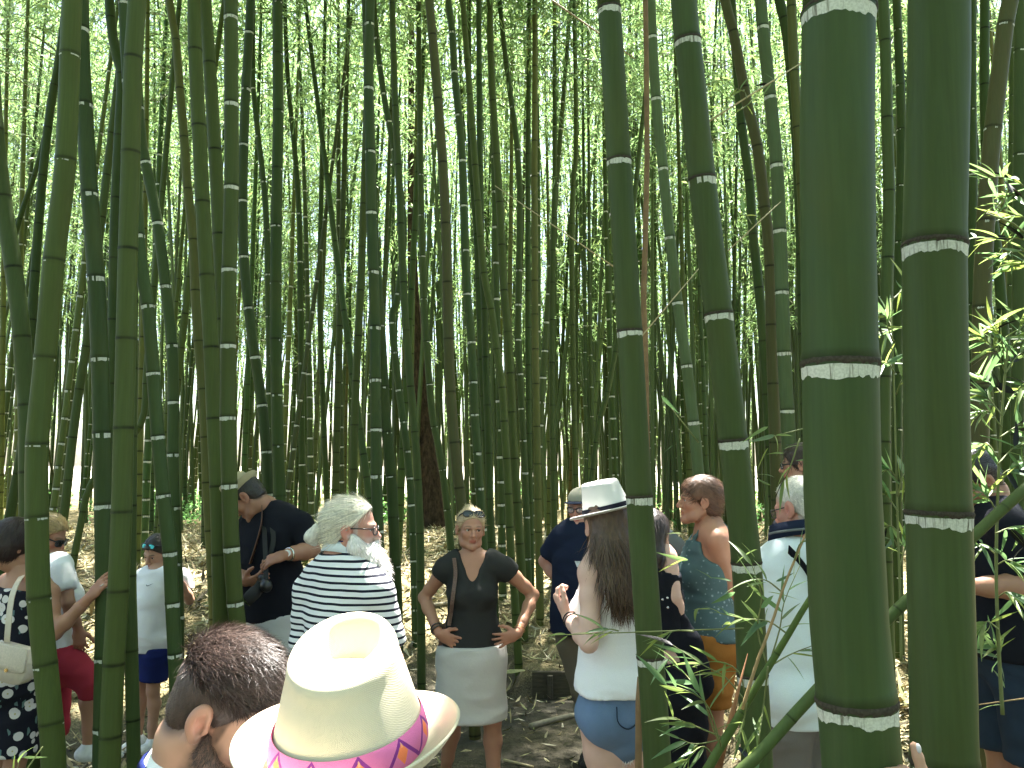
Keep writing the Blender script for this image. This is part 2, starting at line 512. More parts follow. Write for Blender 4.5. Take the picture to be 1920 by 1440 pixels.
def culm(pix, w, y, nodes, band, color, label, n=14, top=None, ground=True, taper=0.035, crown=True, dy=0.0, brk=0.25, crown_z=6.4, bandh=0.26):
    """pix: photo centre line, top to bottom; w: width in px at its middle"""
    rng = np.random.default_rng(int(pix[0][0] * 7 + y * 100))
    pts = np.array([P(u, v, y + dy * (1 - v / 1440.0)) for (u, v) in pix][::-1])    # bottom -> top
    vmid = 0.5 * (pix[0][1] + pix[-1][1])
    pm = pts[len(pts) // 2]
    depth = y * math.cos(PITCH) + (pm[2] - CAMZ) * math.sin(PITCH)
    r = 0.5 * w / FPX * depth
    d0 = pts[1] - pts[0]; d0 /= np.linalg.norm(d0)
    d0 = d0 + np.array([0, 0, 0.6]); d0 /= np.linalg.norm(d0)
    gz = float(g(pts[0][0], pts[0][1]))
    if ground and pts[0][2] > gz - 0.05:
        s = (pts[0][2] - gz + 0.12) / d0[2]
        ex = [pts[0] - d0 * s]
    else: ex = []
    H = top if top else 11.5
    d1 = pts[-1] - pts[-2]; d1 /= np.linalg.norm(d1)
    up = []
    p = pts[-1].copy(); base_dir = d1 * np.array([0.6, 0.6, 1]); base_dir /= np.linalg.norm(base_dir)
    while p[2] < H:
        p = p + base_dir * 1.0
        up.append(p.copy())
    allp = np.array(ex + list(pts) + up)
    dense = poly_sample(allp, max(24, len(allp) * 6))
    seg = np.linalg.norm(np.diff(dense, axis=0), axis=1)
    S = np.concatenate([[0], np.cumsum(seg)])
    # node positions: photo rows -> arc length
    fw = np.array([0, math.cos(PITCH), math.sin(PITCH)]); upv = np.array([0, -math.sin(PITCH), math.cos(PITCH)])
    rel = dense - np.array([0, 0, CAMZ])
    dep = rel @ fw
    vv = CV - FPX * (rel @ upv) / np.maximum(dep, 0.1)
    ns = sorted(float(np.interp(-nv, -vv, S)) for nv in nodes if vv.min() < nv < vv.max())
    if len(ns) >= 2: gap = (ns[-1] - ns[0]) / (len(ns) - 1)
    else: gap = 0.33
    if ns:
        s = ns[0] - gap * 0.92
        low = []
        gg = gap * 0.92
        while s > 0.05:
            low.append(s); gg *= 0.93; s -= max(gg, 0.08)
        s = ns[-1] + gap
        hi = []
        while s < S[-1]:
            hi.append(s); s += gap
        ns = sorted(low) + ns + hi
    zmid = pm[2]
    def r_of_s(s):
        z = np.interp(s, S, dense[:, 2])
        f = np.where(z < 4.5, 1 - taper * (z - zmid), (1 - taper * (4.5 - zmid)) * np.clip(1 - (z - 4.5) / 10.5, 0.12, 1))
        return r * f
    base = allp[0] if len(ex) else np.array([pts[0][0], pts[0][1], gz])
    mb = MB()
    at, S2 = culm_profile(dense, ns, r_of_s, n, 2 * r, mb, dark=(band == 'd'))
    o = obj('bamboo_culm', mb.mesh('stalk', [M['culm']], True, base), None, base)
    c = CC[color]
    j = rng.uniform(0.88, 1.14)
    o.color = (c[0] * j, c[1] * j, c[2] * j, 1)
    tag(o, label, 'bamboo', 'bamboo culms standing round the path')
    if band in 'wf':
        hb = 2 * r * bandh * (0.55 if band == 'f' else 1.0)
        for s in ns:
            p = at(np.array([s]))[0]
            if p[2] > 6.0 or p[2] < -0.1: continue
            bv, bq = band_mesh(at, s, float(r_of_s(np.array([s]))[0]), 2 * r, n if n > 24 else n * 2, hb * rng.uniform(0.85, 1.1), rng, brk if band == 'w' else 0.55)
            if len(bq) == 0: continue
            obj('node_band', mesh_np('node_band', bv - base, bq, True, [M['band']]), o)
            if n >= 40:
                rr = float(r_of_s(np.array([s]))[0])
                sv, sq, _ = tube_geo(at(np.linspace(s - 0.06 * 2 * r, s + 0.03 * 2 * r, 4)), rr * np.array([1.026, 1.06, 1.058, 1.012]), n, False)
                ja = rng.normal(size=n) * 0.0012; sv[:n, 2] += ja - 0.001; sv[3 * n:, 2] += np.abs(rng.normal(size=n)) * 0.0012
                obj('node_ridge', mesh_np('node_ridge', sv - base, sq, True, [M['scar']]), o)
    if crown:
        tz = crown_z
        k = int(rng.integers(0, 4))
        pt = np.array([np.interp(tz, dense[:, 2], dense[:, a]) for a in (0, 1)] + [tz])
        CULM_TOPS.append((o, base, pt, rng.uniform(0, 2 * PI), 'near', k, rng.uniform(0.9, 1.1)))
    return o

# big culms beside the camera
culm([(1572, -40), (1572, 30), (1568, 300), (1571, 480), (1575, 690), (1580, 960), (1590, 1150), (1604, 1320), (1616, 1440)], 135, 1.30, [22, 680, 1312], 'w', 'deep',
     'thickest green bamboo culm in front of the white haired man', n=64, brk=0.05, taper=0.0, bandh=0.2)
culm([(1760, -30), (1757, 230), (1752, 465), (1754, 700), (1760, 968), (1768, 1300), (1771, 1440)], 111, 1.55, [-40, 458, 960], 'w', 'green',
     'second thickest green culm beside the dark T-shirt man', n=64, brk=0.04, taper=0.0, bandh=0.2)
culm([(1141, 0), (1143, 25), (1161, 308), (1181, 628), (1199, 938), (1220, 1238), (1233, 1440)], 47, 2.55, [17, 300, 620, 930, 1231], 'w', 'green',
     'green culm with neat white rings covering the long haired girl', n=40, brk=0.0)
culm([(1282, 0), (1290, 82), (1317, 342), (1348, 594), (1375, 830), (1400, 1060), (1411, 1270), (1420, 1440)], 52, 2.65, [76, 335, 588, 825, 1054, 1264], 'w', 'green',
     'leaning green culm between the short haired woman and the white haired man', n=40, brk=0.03)
# left cluster
culm([(135, 0), (123, 300), (102, 480), (84, 680), (70, 830), (69, 968), (73, 1120), (85, 1245), (96, 1355), (101, 1440)], 39, 3.35, [103, 300, 488, 670, 832, 968, 1120, 1245, 1355], 'f', 'olive',
     'olive culm curving in front of the floral dress', n=32)
culm([(152, 60), (158, 195), (168, 362), (180, 519), (187, 670), (191, 811), (194, 945), (196, 1080), (196, 1200)], 31, 3.85, [195, 362, 519, 670, 811, 945], 'w', 'deep',
     'dark green culm that the reaching hand rests on', n=28, brk=0.3)
culm([(257, 0), (250, 110), (245, 290), (240, 470), (236, 640), (232, 800), (228, 960), (222, 1100), (213, 1250), (205, 1440)], 35, 3.25, [110, 287, 468, 636, 803, 960, 1108, 1245, 1380], 'd', 'olive',
     'dull olive culm just right of the reaching hand', n=28)
culm([(243, 1050), (245, 1170), (248, 1300), (251, 1440)], 24, 4.1, [1080, 1220, 1350], 'd', 'green', 'short stretch of culm showing low behind the dull olive one', n=20, top=7, crown=False)
culm([(-14, 180), (5, 370), (22, 480), (38, 600), (47, 720), (52, 830)], 30, 4.4, [370, 503, 633, 760], 'd', 'green', 'dark culm leaning inward from the picture edge above the floral dress', n=20)
culm([(205, 0), (215, 90), (228, 140), (224, 250), (217, 400), (212, 650), (210, 850), (208, 950)], 19, 6.0, [140, 255, 372, 485, 600, 720, 830], 'd', 'dark', 'narrow dark culm between the touched culm and the olive one', n=16)
culm([(228, -10), (233, 5), (240, 140), (252, 320), (262, 480), (277, 572), (287, 698), (296, 817), (306, 927), (318, 1035), (323, 1130), (328, 1225), (331, 1300)], 24, 3.95, [5, 150, 300, 440, 572, 698, 817, 927, 1035, 1130, 1225], 'w', 'deep',
     'white ringed culm standing in front of the boy', n=24, brk=0.15)
culm([(262, 230), (272, 300), (295, 415), (310, 535), (322, 646), (325, 752), (324, 850), (327, 960), (331, 1060), (334, 1200)], 20, 4.9, [303, 417, 535, 646, 752, 850, 950], 'w', 'deep',
     'thinner white ringed culm leaning behind the boy shoulder', n=18, brk=0.1)
culm([(318, 0), (330, 76), (337, 167), (345, 258), (352, 355), (362, 450), (366, 545), (372, 640), (380, 730), (385, 820), (388, 905), (396, 1040), (402, 1170)], 17, 6.2, [76, 167, 258, 355, 450, 545, 640, 730, 820, 905], 'd', 'tan',
     'slim yellowish culm with dark joints between boy and cameraman', n=16)
culm([(364, -20), (366, 95), (373, 237), (380, 380), (388, 517), (396, 652), (402, 785), (408, 912), (412, 1050), (415, 1175)], 27, 4.9, [95, 237, 380, 517, 652, 785, 912, 1040], 'd', 'olive',
     'olive culm with dark joints touching the ringed one by the cameraman', n=20)
culm([(384, -20), (393, 120), (403, 282), (411, 440), (418, 600), (424, 760)], 24, 5.2, [120, 282, 440, 600, 760], 'd', 'olive', 'dark jointed culm disappearing behind the ringed culm by the cameraman', n=18)
culm([(432, -10), (433, 31), (434, 193), (434, 349), (430, 503), (428, 645), (427, 780), (430, 907), (434, 1025), (441, 1130), (448, 1210)], 28, 4.15, [31, 193, 349, 503, 645, 780, 907, 1025, 1128], 'w', 'olive',
     'straight grey green culm with white rings hiding the cameraman hat', n=26, brk=0.03)
culm([(470, -10), (467, 60), (461, 166), (457, 270), (455, 375), (457, 480), (466, 576), (478, 668), (491, 758), (499, 845), (502, 925), (507, 1010)], 18, 5.7, [60, 166, 270, 375, 480, 576, 668, 758, 845, 925], 'w', 'deep',
     'curved green culm with white rings just above the cameraman', n=18, brk=0.05)
culm([(521, -10), (521, 102), (522, 209), (520, 316), (518, 423), (517, 530), (517, 636), (519, 739), (521, 835), (525, 940), (528, 1040)], 21, 5.6, [102, 209, 316, 423, 530, 636, 739, 835, 930], 'f', 'dark',
     'straight dark culm rising behind the cameraman shoulder', n=18)
culm([(474, 100), (475, 165), (484, 255), (494, 340), (500, 430), (503, 560), (505, 700)], 11, 8.5, [165, 255, 340, 430], 'w', 'deep', 'thin ringed culm crossing behind the curved one above the cameraman', n=12)
culm([(540, 150), (555, 310), (562, 430), (563, 560), (565, 700), (566, 860), (571, 990)], 11, 9.0, [220, 310, 400, 490, 580, 680, 780, 870], 'w', 'dark', 'thin dark culm between cameraman and bearded man', n=12)
culm([(602, 380), (600, 480), (600, 600), (606, 760), (612, 920), (616, 1000)], 10, 9.5, [430, 530, 620, 720, 820, 920], 'd', 'dark', 'thin straight culm above the ponytail', n=12)
culm([(112, 100), (95, 200), (80, 330), (68, 480), (60, 600), (54, 720), (40, 850), (20, 960)], 16, 7.5, [160, 240, 330, 420, 510, 600, 700, 800], 'd', 'dark', 'dark culm slanting down left behind the olive curved one', n=14)
culm([(100, 180), (70, 310), (40, 400), (18, 480)], 9, 9.5, [250, 330, 410], 'd', 'dark', 'thin steeply slanting stem at the upper left', n=10, ground=False, top=8)
culm([(163, 640), (150, 720), (135, 830), (122, 950), (112, 1010)], 16, 7.0, [650, 730, 820, 900], 'd', 'green', 'culm slanting behind the two women on the path edge', n=14, top=7, crown=False)
culm([(275, 690), (262, 800), (175, 900), (150, 990)], 12, 8.0, [720, 800, 880], 'd', 'green', 'slanted culm low behind the touched one', n=12, top=6, crown=False)
# centre
culm([(694, -10), (693, 44), (691, 164), (694, 283), (696, 397), (700, 508), (703, 612), (704, 710), (705, 803), (706, 890), (708, 980), (711, 1080)], 20, 5.2, [44, 164, 283, 397, 508, 612, 710, 803, 890], 'w', 'deep',
     'straight ringed culm rising behind the bearded man face', n=18, brk=0.08)
culm([(700, 420), (712, 600), (718, 700), (725, 808), (733, 892), (738, 980), (742, 1080), (745, 1170)], 20, 5.6, [500, 610, 725, 810, 892, 970, 1060], 'f', 'dark', 'dark culm standing right of the white beard', n=18)
culm([(680, 440), (675, 560), (671, 640), (667, 730), (664, 810), (662, 900), (660, 960)], 15, 7.0, [545, 630, 715, 797, 880], 'd', 'olive', 'pale olive culm above the bearded man hair', n=14)
culm([(705, 60), (720, 180), (735, 260), (748, 340), (757, 440), (745, 560), (735, 600), (748, 730), (756, 790), (763, 845), (771, 940), (776, 1050)], 13, 7.4, [660, 730, 790, 845, 895, 945], 'w', 'deep', 'thin leaning ringed culm right of the white beard', n=14)
culm([(735, -10), (738, 100), (742, 220), (748, 330), (754, 480), (760, 600), (770, 725), (778, 810), (786, 960), (789, 1100), (790, 1205)], 14, 6.7, [100, 200, 310, 420, 530, 620, 725, 810, 900, 1000, 1090], 'd', 'green', 'slim culm planted left of the woman in grey', n=14)
culm([(790, 400), (795, 560), (803, 690), (811, 780), (821, 830), (831, 890), (839, 960), (846, 1040)], 13, 7.8, [480, 560, 640, 720, 800, 880, 955], 'f', 'green', 'slim culm sloping beside the brown tree trunk', n=14)
culm([(804, -20), (811, 67), (821, 187), (830, 306), (836, 420), (839, 530), (841, 636), (845, 735), (852, 830), (861, 915), (869, 1000)], 19, 5.6, [67, 187, 306, 420, 530, 636, 735, 830, 915], 'd', 'brown',
     'brownish culm with dark joints above the woman in grey', n=18)
culm([(840, -10), (848, 60), (852, 134), (862, 235), (867, 300), (870, 385), (872, 468), (876, 550), (884, 640), (888, 720), (890, 780), (895, 850), (899, 915), (905, 1000)], 15, 6.6, [60, 134, 215, 300, 385, 468, 550, 640, 715, 776, 848, 914], 'w', 'deep',
     'ringed culm directly behind the sunglasses of the woman in grey', n=14)
culm([(879, -10), (880, 180), (882, 290), (887, 360), (893, 440), (898, 560), (903, 700), (912, 860), (922, 1000)], 11, 8.0, [90, 180, 270, 350, 440], 'd', 'dark', 'thin dark culm right of the ringed one over the woman in grey', n=12)
culm([(918, -10), (920, 100), (925, 200), (931, 290), (937, 380), (941, 460), (945, 545), (952, 623), (957, 700), (960, 773), (965, 870), (972, 980), (978, 1080)], 15, 7.6, [100, 190, 290, 380, 460, 545, 623, 700, 773, 860], 'd', 'olive',
     'dark jointed culm rising over the woman in grey shoulder', n=14)
culm([(936, -10), (948, 110), (960, 200), (970, 280), (975, 370), (973, 480), (972, 570), (971, 636), (975, 700), (978, 765), (981, 825), (984, 885), (988, 1000)], 12, 8.2, [200, 280, 506, 570, 636, 700, 765, 825, 885], 'w', 'green', 'bowed ringed culm in the middle of the grove', n=12)
culm([(1003, -10), (1003, 195), (1002, 332), (1003, 465), (1003, 590), (1005, 720), (1008, 900), (1011, 1050), (1012, 1100)], 13, 8.0, [125, 195, 265, 332, 400, 465, 527, 590, 655, 720, 800, 870], 'd', 'tan', 'bright straight culm with dark joints in the middle of the grove', n=14)
culm([(992, 60), (990, 300), (990, 500), (990, 615), (991, 750), (993, 880), (996, 1080)], 11, 8.6, [546, 615, 685, 750, 813, 880], 'd', 'dark', 'thin dark culm close left of the bright straight one', n=12)
culm([(900, 300), (903, 480), (908, 560), (911, 700), (916, 830), (919, 960), (921, 1080)], 13, 7.2, [400, 490, 580, 670, 760, 850], 'd', 'dark', 'dark culm with faint joints behind the grey shirt shoulder', n=14)
culm([(903, 470), (912, 540), (921, 580), (931, 655), (941, 725), (947, 820), (952, 900), (958, 1040), (964, 1105)], 14, 7.0, [580, 655, 727, 790, 860], 'd', 'olive', 'leaning culm meeting the ground right of the grey shirt', n=14)
culm([(1040, 100), (1040, 235), (1040, 340), (1037, 470), (1035, 590), (1035, 760), (1038, 890), (1040, 1000)], 10, 9.0, [170, 235, 300, 350, 410, 470, 530, 600, 680, 760], 'd', 'green', 'thin culm over the gap before the cap man', n=12)
culm([(1076, -10), (1079, 150), (1080, 290), (1075, 340), (1072, 460), (1073, 570), (1075, 690), (1077, 800), (1080, 900)], 10, 9.0, [80, 150, 220, 290, 350, 420, 480, 545, 610], 'd', 'olive', 'thin jointed culm above the beige cap', n=12)
culm([(1165, 600), (1150, 680), (1138, 740), (1122, 800), (1112, 880), (1104, 950)], 10, 8.0, [660, 735, 783, 830, 880], 'd', 'green', 'culm slanting down left behind the white hat', n=12, top=6, crown=False)
culm([(1094, 300), (1096, 500), (1097, 660), (1098, 760), (1099, 880)], 7, 11, [500, 560, 610, 660, 710, 760, 810], 'w', 'deep', 'very thin ringed culm straight above the white hat', n=10)
culm([(1104, 300), (1105, 500), (1106, 600), (1109, 725), (1111, 830)], 7, 11, [490, 550, 610, 665, 725, 780], 'w', 'green', 'very thin pale culm above the white hat crown', n=10)
# right
culm([(1222, 40), (1230, 184), (1243, 315), (1256, 444), (1268, 550), (1280, 635), (1288, 690), (1300, 790), (1309, 880), (1316, 980)], 20, 5.2, [184, 315, 444, 566, 684, 790], 'w', 'grey', 'leaning grey green ringed culm above the short haired woman', n=18, brk=0.03)
culm([(1355, -20), (1375, 60), (1400, 190), (1420, 275), (1434, 390), (1443, 480), (1447, 640), (1451, 760), (1455, 880)], 20, 5.4, [60, 165, 275, 390, 500, 610, 720, 830], 'd', 'brown', 'dark brown jointed culm left of the pale ringed one', n=18)
culm([(1376, 60), (1382, 130), (1390, 230), (1405, 340), (1412, 440), (1425, 560), (1436, 700), (1444, 830), (1450, 930)], 17, 6.0, [130, 235, 340, 440, 540, 640, 740], 'd', 'dark', 'dark leaning culm nearest the near leaning one', n=16)
culm([(1425, -30), (1430, 50), (1444, 181), (1456, 308), (1462, 431), (1466, 546), (1470, 660), (1476, 768), (1482, 870), (1486, 960)], 24, 5.0, [50, 181, 308, 431, 546, 660, 768], 'w', 'grey', 'pale grey green ringed culm left of the thickest one', n=20, brk=0.0)
culm([(1458, -20), (1475, 60), (1490, 200), (1497, 310), (1503, 450), (1507, 600)], 20, 5.6, [35, 130, 220, 310], 'd', 'dark', 'dark culm tucked behind the thickest culm at the top', n=16)
culm([(1483, -20), (1486, 60), (1490, 150), (1500, 300), (1510, 480)], 18, 5.0, [14, 135, 240], 'd', 'tan', 'yellowish culm touching the thickest culm at the top', n=16)
culm([(1655, -20), (1660, 80), (1663, 220), (1667, 360), (1665, 470), (1661, 600), (1658, 800), (1660, 1000)], 21, 4.8, [78, 222, 359, 484, 604, 707], 'd', 'green', 'culm framed between the two thickest culms', n=18)
culm([(1680, -20), (1688, 160), (1690, 240), (1688, 400), (1684, 560), (1682, 800), (1682, 1000)], 17, 5.8, [160, 243, 348, 454, 555, 700], 'f', 'dark', 'dark culm half hidden by the second thickest culm', n=16)
culm([(1897, -20), (1885, 47), (1862, 241), (1848, 415), (1841, 576), (1838, 760), (1836, 900)], 31, 3.9, [47, 241, 415, 576, 730], 'f', 'brown', 'brownish culm leaning right behind the leafy spray', n=22)
culm([(1822, -20), (1822, 80), (1822, 205), (1823, 325), (1824, 480), (1826, 700), (1828, 900)], 17, 5.2, [80, 205, 327, 450, 570], 'f', 'dark', 'dark culm along the edge of the second thickest culm', n=16)
culm([(1846, -20), (1846, 160), (1852, 330), (1872, 500), (1886, 700), (1890, 900)], 18, 5.5, [55, 160, 265, 370, 480], 'd', 'dark', 'dark culm passing behind the brownish leaning one', n=16)
culm([(1912, 40), (1912, 200), (1911, 400), (1910, 620), (1908, 850)], 22, 4.3, [95, 290, 470, 640], 'f', 'green', 'green culm at the right picture edge behind the leaves', n=18)
culm([(1900, -20), (1899, 90), (1899, 180), (1898, 270), (1897, 400), (1896, 640)], 13, 6.5, [90, 180, 270, 360, 450], 'f', 'green', 'thin ringed culm near the right picture edge', n=14)

# dead canes
def cane(pix, w, y, nodes, label, top=None, ground=True):
    pts = np.array([P(u, v, y) for (u, v) in pix][::-1])
    r = 0.5 * w / FPX * y
    if ground:
        gz = float(g(pts[0][0], pts[0][1]))
        if pts[0][2] > gz:
            d = pts[1] - pts[0]; d /= np.linalg.norm(d)
            pts = np.concatenate([[pts[0] - d * (pts[0][2] - gz + 0.05) / max(d[2], 0.3)], pts])
    if top:
        d = pts[-1] - pts[-2]; d /= np.linalg.norm(d)
        pts = np.concatenate([pts, [pts[-1] + d * (top - pts[-1][2])]])
    dense = poly_sample(pts, 30)
    mb = MB()
    S = np.concatenate([[0], np.cumsum(np.linalg.norm(np.diff(dense, axis=0), axis=1))])
    ns = list(np.arange(0.15, S[-1], 0.24))
    culm_profile(dense, ns, lambda s: r * (1 - 0.04 * s), 14, 2 * r, mb)
    base = dense[0]
    o = obj('dead_cane', mb.mesh('dead_cane', [M['deadcane']], True, base), None, base)
    tag(o, label, 'bamboo', 'dead tan canes')
    return o
cane([(1210, -10), (1212, 120), (1213, 300), (1209, 480), (1207, 560), (1210, 660), (1214, 900)], 12, 4.0, [125, 312], 'thin dead tan cane rising behind the girl culm with rings', top=6)
cane([(1201, 1270), (1198, 1310), (1197, 1440)], 13, 2.75, [], 'brown dry cane beside the denim shorts', ground=True)

# ------------------------------------------------------------------ individual culms deeper in the grove
def grove_variant(seed, n, ring):
    rng = np.random.default_rng(seed)
    H = 11.0
    z = np.linspace(-0.15, H, 26)
    b = rng.uniform(-1, 1, 2) * 0.2; ph = rng.uniform(0, 6)
    zz = np.clip(z, 0, None) / H
    pts = np.stack([b[0] * zz ** 2 + 0.025 * np.sin(zz * 5 + ph), b[1] * zz ** 2 + 0.025 * np.cos(zz * 4 + ph), z], -1)
    r0 = 0.042
    def rr(s):
        zq = s - 0.15
        return r0 * np.clip(1 - zq / 13.0, 0.12, 1.0)
    ns, s, gp = [], 0.2, 0.13
    while s < H:
        ns.append(s); gp = min(gp * 1.09, 0.36); s += gp
    mb = MB()
    at, S = culm_profile(pts, ns, rr, n, 2 * r0, mb, dark=not ring, segs=2)
    if ring:
        for s in ns:
            if s > 6.5: break
            bv, bq = band_mesh(at, s, float(rr(np.array([s]))[0]), 2 * r0, n, 0.022, rng, 0.12)
            mb.add(bv, bq, None, 1)
    return mb.mesh('grove_stalk', [M['culm'], M['band']], True)
GV = [grove_variant(300 + k, 8, k % 2 == 0) for k in range(10)]
ZONES = [(-9999, 160, 'the floral dress'), (160, 400, 'the boy'), (400, 580, 'the cameraman'), (580, 760, 'the bearded man'), (760, 1010, 'the woman in grey'),
         (1010, 1230, 'the white trilby'), (1230, 1420, 'the short haired woman'), (1420, 1690, 'the thickest culm'), (1690, 9999, 'the second thickest culm')]
def grove():
    rng = np.random.default_rng(21)
    placed = []
    tries = 0
    while len(placed) < 225 and tries < 9000:
        tries += 1
        y = 7.6 + 15.5 * rng.random() ** 0.85
        half = y * 0.66 + 0.4
        x = rng.uniform(-half, half)
        if any((x - a) ** 2 + (y - b) ** 2 < 0.20 for a, b in placed): continue
        if abs(x / y * FPX + CU - 812) < 26 and y < 13.2: continue
        placed.append((x, y))
    for i, (x, y) in enumerate(placed):
        ua = CU + FPX * x / y
        zone = [l for a, b, l in ZONES if a <= ua < b][0]
        vi = int(rng.integers(0, len(GV)))
        lab = ('white ringed' if vi % 2 == 0 else 'dark jointed') + (' slender culm deep in the grove behind ' if y > 14 else ' culm in the nearer grove behind ') + zone
        gr = 'grove culms behind ' + zone
        o = obj('bamboo_culm', GV[vi], None, (x, y, float(g(x, y))))
        s = rng.uniform(0.75, 1.25)
        lean = rng.normal(size=2) * 0.036
        if rng.random() < 0.06: lean *= 4
        o.rotation_euler = (lean[0], lean[1], rng.uniform(0, 6.28))
        o.scale = (s, s, rng.uniform(0.92, 1.15))
        c = CC[['deep', 'green', 'olive', 'dark', 'tan', 'green'][int(rng.integers(0, 6))]]
        o.color = (*[k * rng.uniform(0.9, 1.25) for k in c], 1)
        tag(o, lab, 'bamboo', gr)
        cz = rng.uniform(3.0, 5.5) if y > 13 else rng.uniform(5.0, 6.5)
        R = o.rotation_euler.to_matrix()
        c0 = R @ Vector((0, 0, cz))
        CULM_TOPS.append((o, np.array([x, y, float(g(x, y))]), np.array([x, y, float(g(x, y))]) + np.array(c0), rng.uniform(0, 6.28), 'mid', int(rng.integers(0, 5)), rng.uniform(0.85, 1.2)))
grove()
# ------------------------------------------------------------------ crowns on the culms, with gaps carved to let sun onto chosen spots
def gap_keep(points, origin, rotz, sc):
    """points in crown space -> True where no gap ray passes"""
    c, s = math.cos(rotz), math.sin(rotz)
    w = np.empty_like(points)
    w[:, 0] = (points[:, 0] * c - points[:, 1] * s) * sc + origin[0]
    w[:, 1] = (points[:, 0] * s + points[:, 1] * c) * sc + origin[1]
    w[:, 2] = points[:, 2] * sc + origin[2]
    k = np.ones(len(w), bool)
    for p, r in GAPS:
        d = w - p
        t = d @ SUN_DIR
        dist = np.linalg.norm(d - t[:, None] * SUN_DIR, axis=1)
        k &= (dist > r) | (t < 0)
    return k

def crowns():
    for (o, base, pt, rot, kind, k, sc) in CULM_TOPS:
        me = (NEARV if kind == 'near' else MIDV)[k]
        H = 7.5 if kind == 'near' else 8.5
        hit = False
        for p, r in GAPS:
            for f in np.linspace(0, 1, 9):
                q = pt + np.array([0, 0, H * sc * f]) - p
                t = q @ SUN_DIR
                if t > 0 and np.linalg.norm(q - t * SUN_DIR) < r + 2.0: hit = True
        if hit:
            seed, nl, z1, rm, ls = (100 + k, NLN, 7.5, 1.5, 1.0) if kind == 'near' else (200 + k, NLM, 8.5, 1.35, 1.15)
            me = crown_mesh('crown_gap', seed, nl, 0, z1, rm, ls, keep=lambda q: gap_keep(q, pt, rot, sc))
        c = obj('crown', me)
        c.parent = o
        # child keeps a clean upright placement
        Mw = Matrix.Translation(Vector(pt)) @ Matrix.Rotation(rot, 4, 'Z') @ Matrix.Scale(sc, 4)
        Mp = Matrix.Translation(Vector(o.location)) @ o.rotation_euler.to_matrix().to_4x4() @ Matrix.Diagonal((*o.scale, 1))
        c.matrix_parent_inverse = Mp.inverted()
        c.matrix_basis = Mw

# ------------------------------------------------------------------ far edge of the grove: one mass
def thicket():
    rng = np.random.default_rng(5)
    mb = MB()
    for i in range(1650):
        y = rng.uniform(12.5, 33.5); x = rng.uniform(-1, 1) * (y * 0.8 + 2.5)
        if y < 17 and rng.random() < (0.75 if x < -1 else 0.3): continue
        if x < -2 and rng.random() < 0.4: continue
        z0 = float(g(x, y))
        b = rng.normal(size=2) * 0.036
        z = np.array([-0.1, 2, 4.5, 8, 12.5])
        pts = np.stack([x + b[0] * z + b[0] * 0.06 * z ** 2, y + b[1] * z, z0 + z], -1)
        r = rng.uniform(0.025, 0.045)
        v, q, t = tube_geo(pts, r * np.array([1, 0.95, 0.85, 0.6, 0.15]), 5, False)
        c = np.array(CC['green']) / 0.085 * rng.uniform(0.7, 1.3)
        mb.add(v, q, None, 1, c)
    N = 116000
    y = rng.uniform(20, 33, N)
    x = rng.uniform(-1, 1, N) * (y * 0.8 + 2.5)
    zz = rng.random(N) ** 0.8
    z = 1.2 + zz * 17
    cl = np.stack([x, y, z], -1)
    dens = fbm(cl * np.array([0.55, 0.55, 0.5])) + 0.15 * vnoise(cl * 2.2)
    cl = cl[(dens > -0.10) & ((z > 3.2) | (rng.random(N) < 0.35))]
    n0 = len(cl)
    per = 4
    p = np.repeat(cl, per, axis=0) + rng.normal(size=(n0 * per, 3)) * 0.12
    d0 = rng.normal(size=(n0, 3)) * 0.7 + np.array([0, 0, -0.35])
    d = np.repeat(d0, per, axis=0) + rng.normal(size=(n0 * per, 3)) * 0.6
    n = len(p)
    v, t = leaf_arrays(p, d, rng.uniform(0.10, 0.19, n), rng.uniform(0.018, 0.032, n), rng)
    mb.add(v, None, t, 0)
    mb.c[-1] = leaf_colors(n, rng, 4)
    o = obj('bamboo_thicket', mb.mesh('bamboo_thicket', [M['leaf'], M['farculm']], False))
    tag(o, 'far bamboo thicket with a mass of bright leaves', 'bamboo thicket', kind='stuff')

t_ = NT('far_culm')
M['farculm'] = t_.base(t_.mix(1.0, (0.1, 0.1, 0.1), t_.n('Attribute', attribute_name='Col').outputs['Color'], 'MULTIPLY'), 0.5)

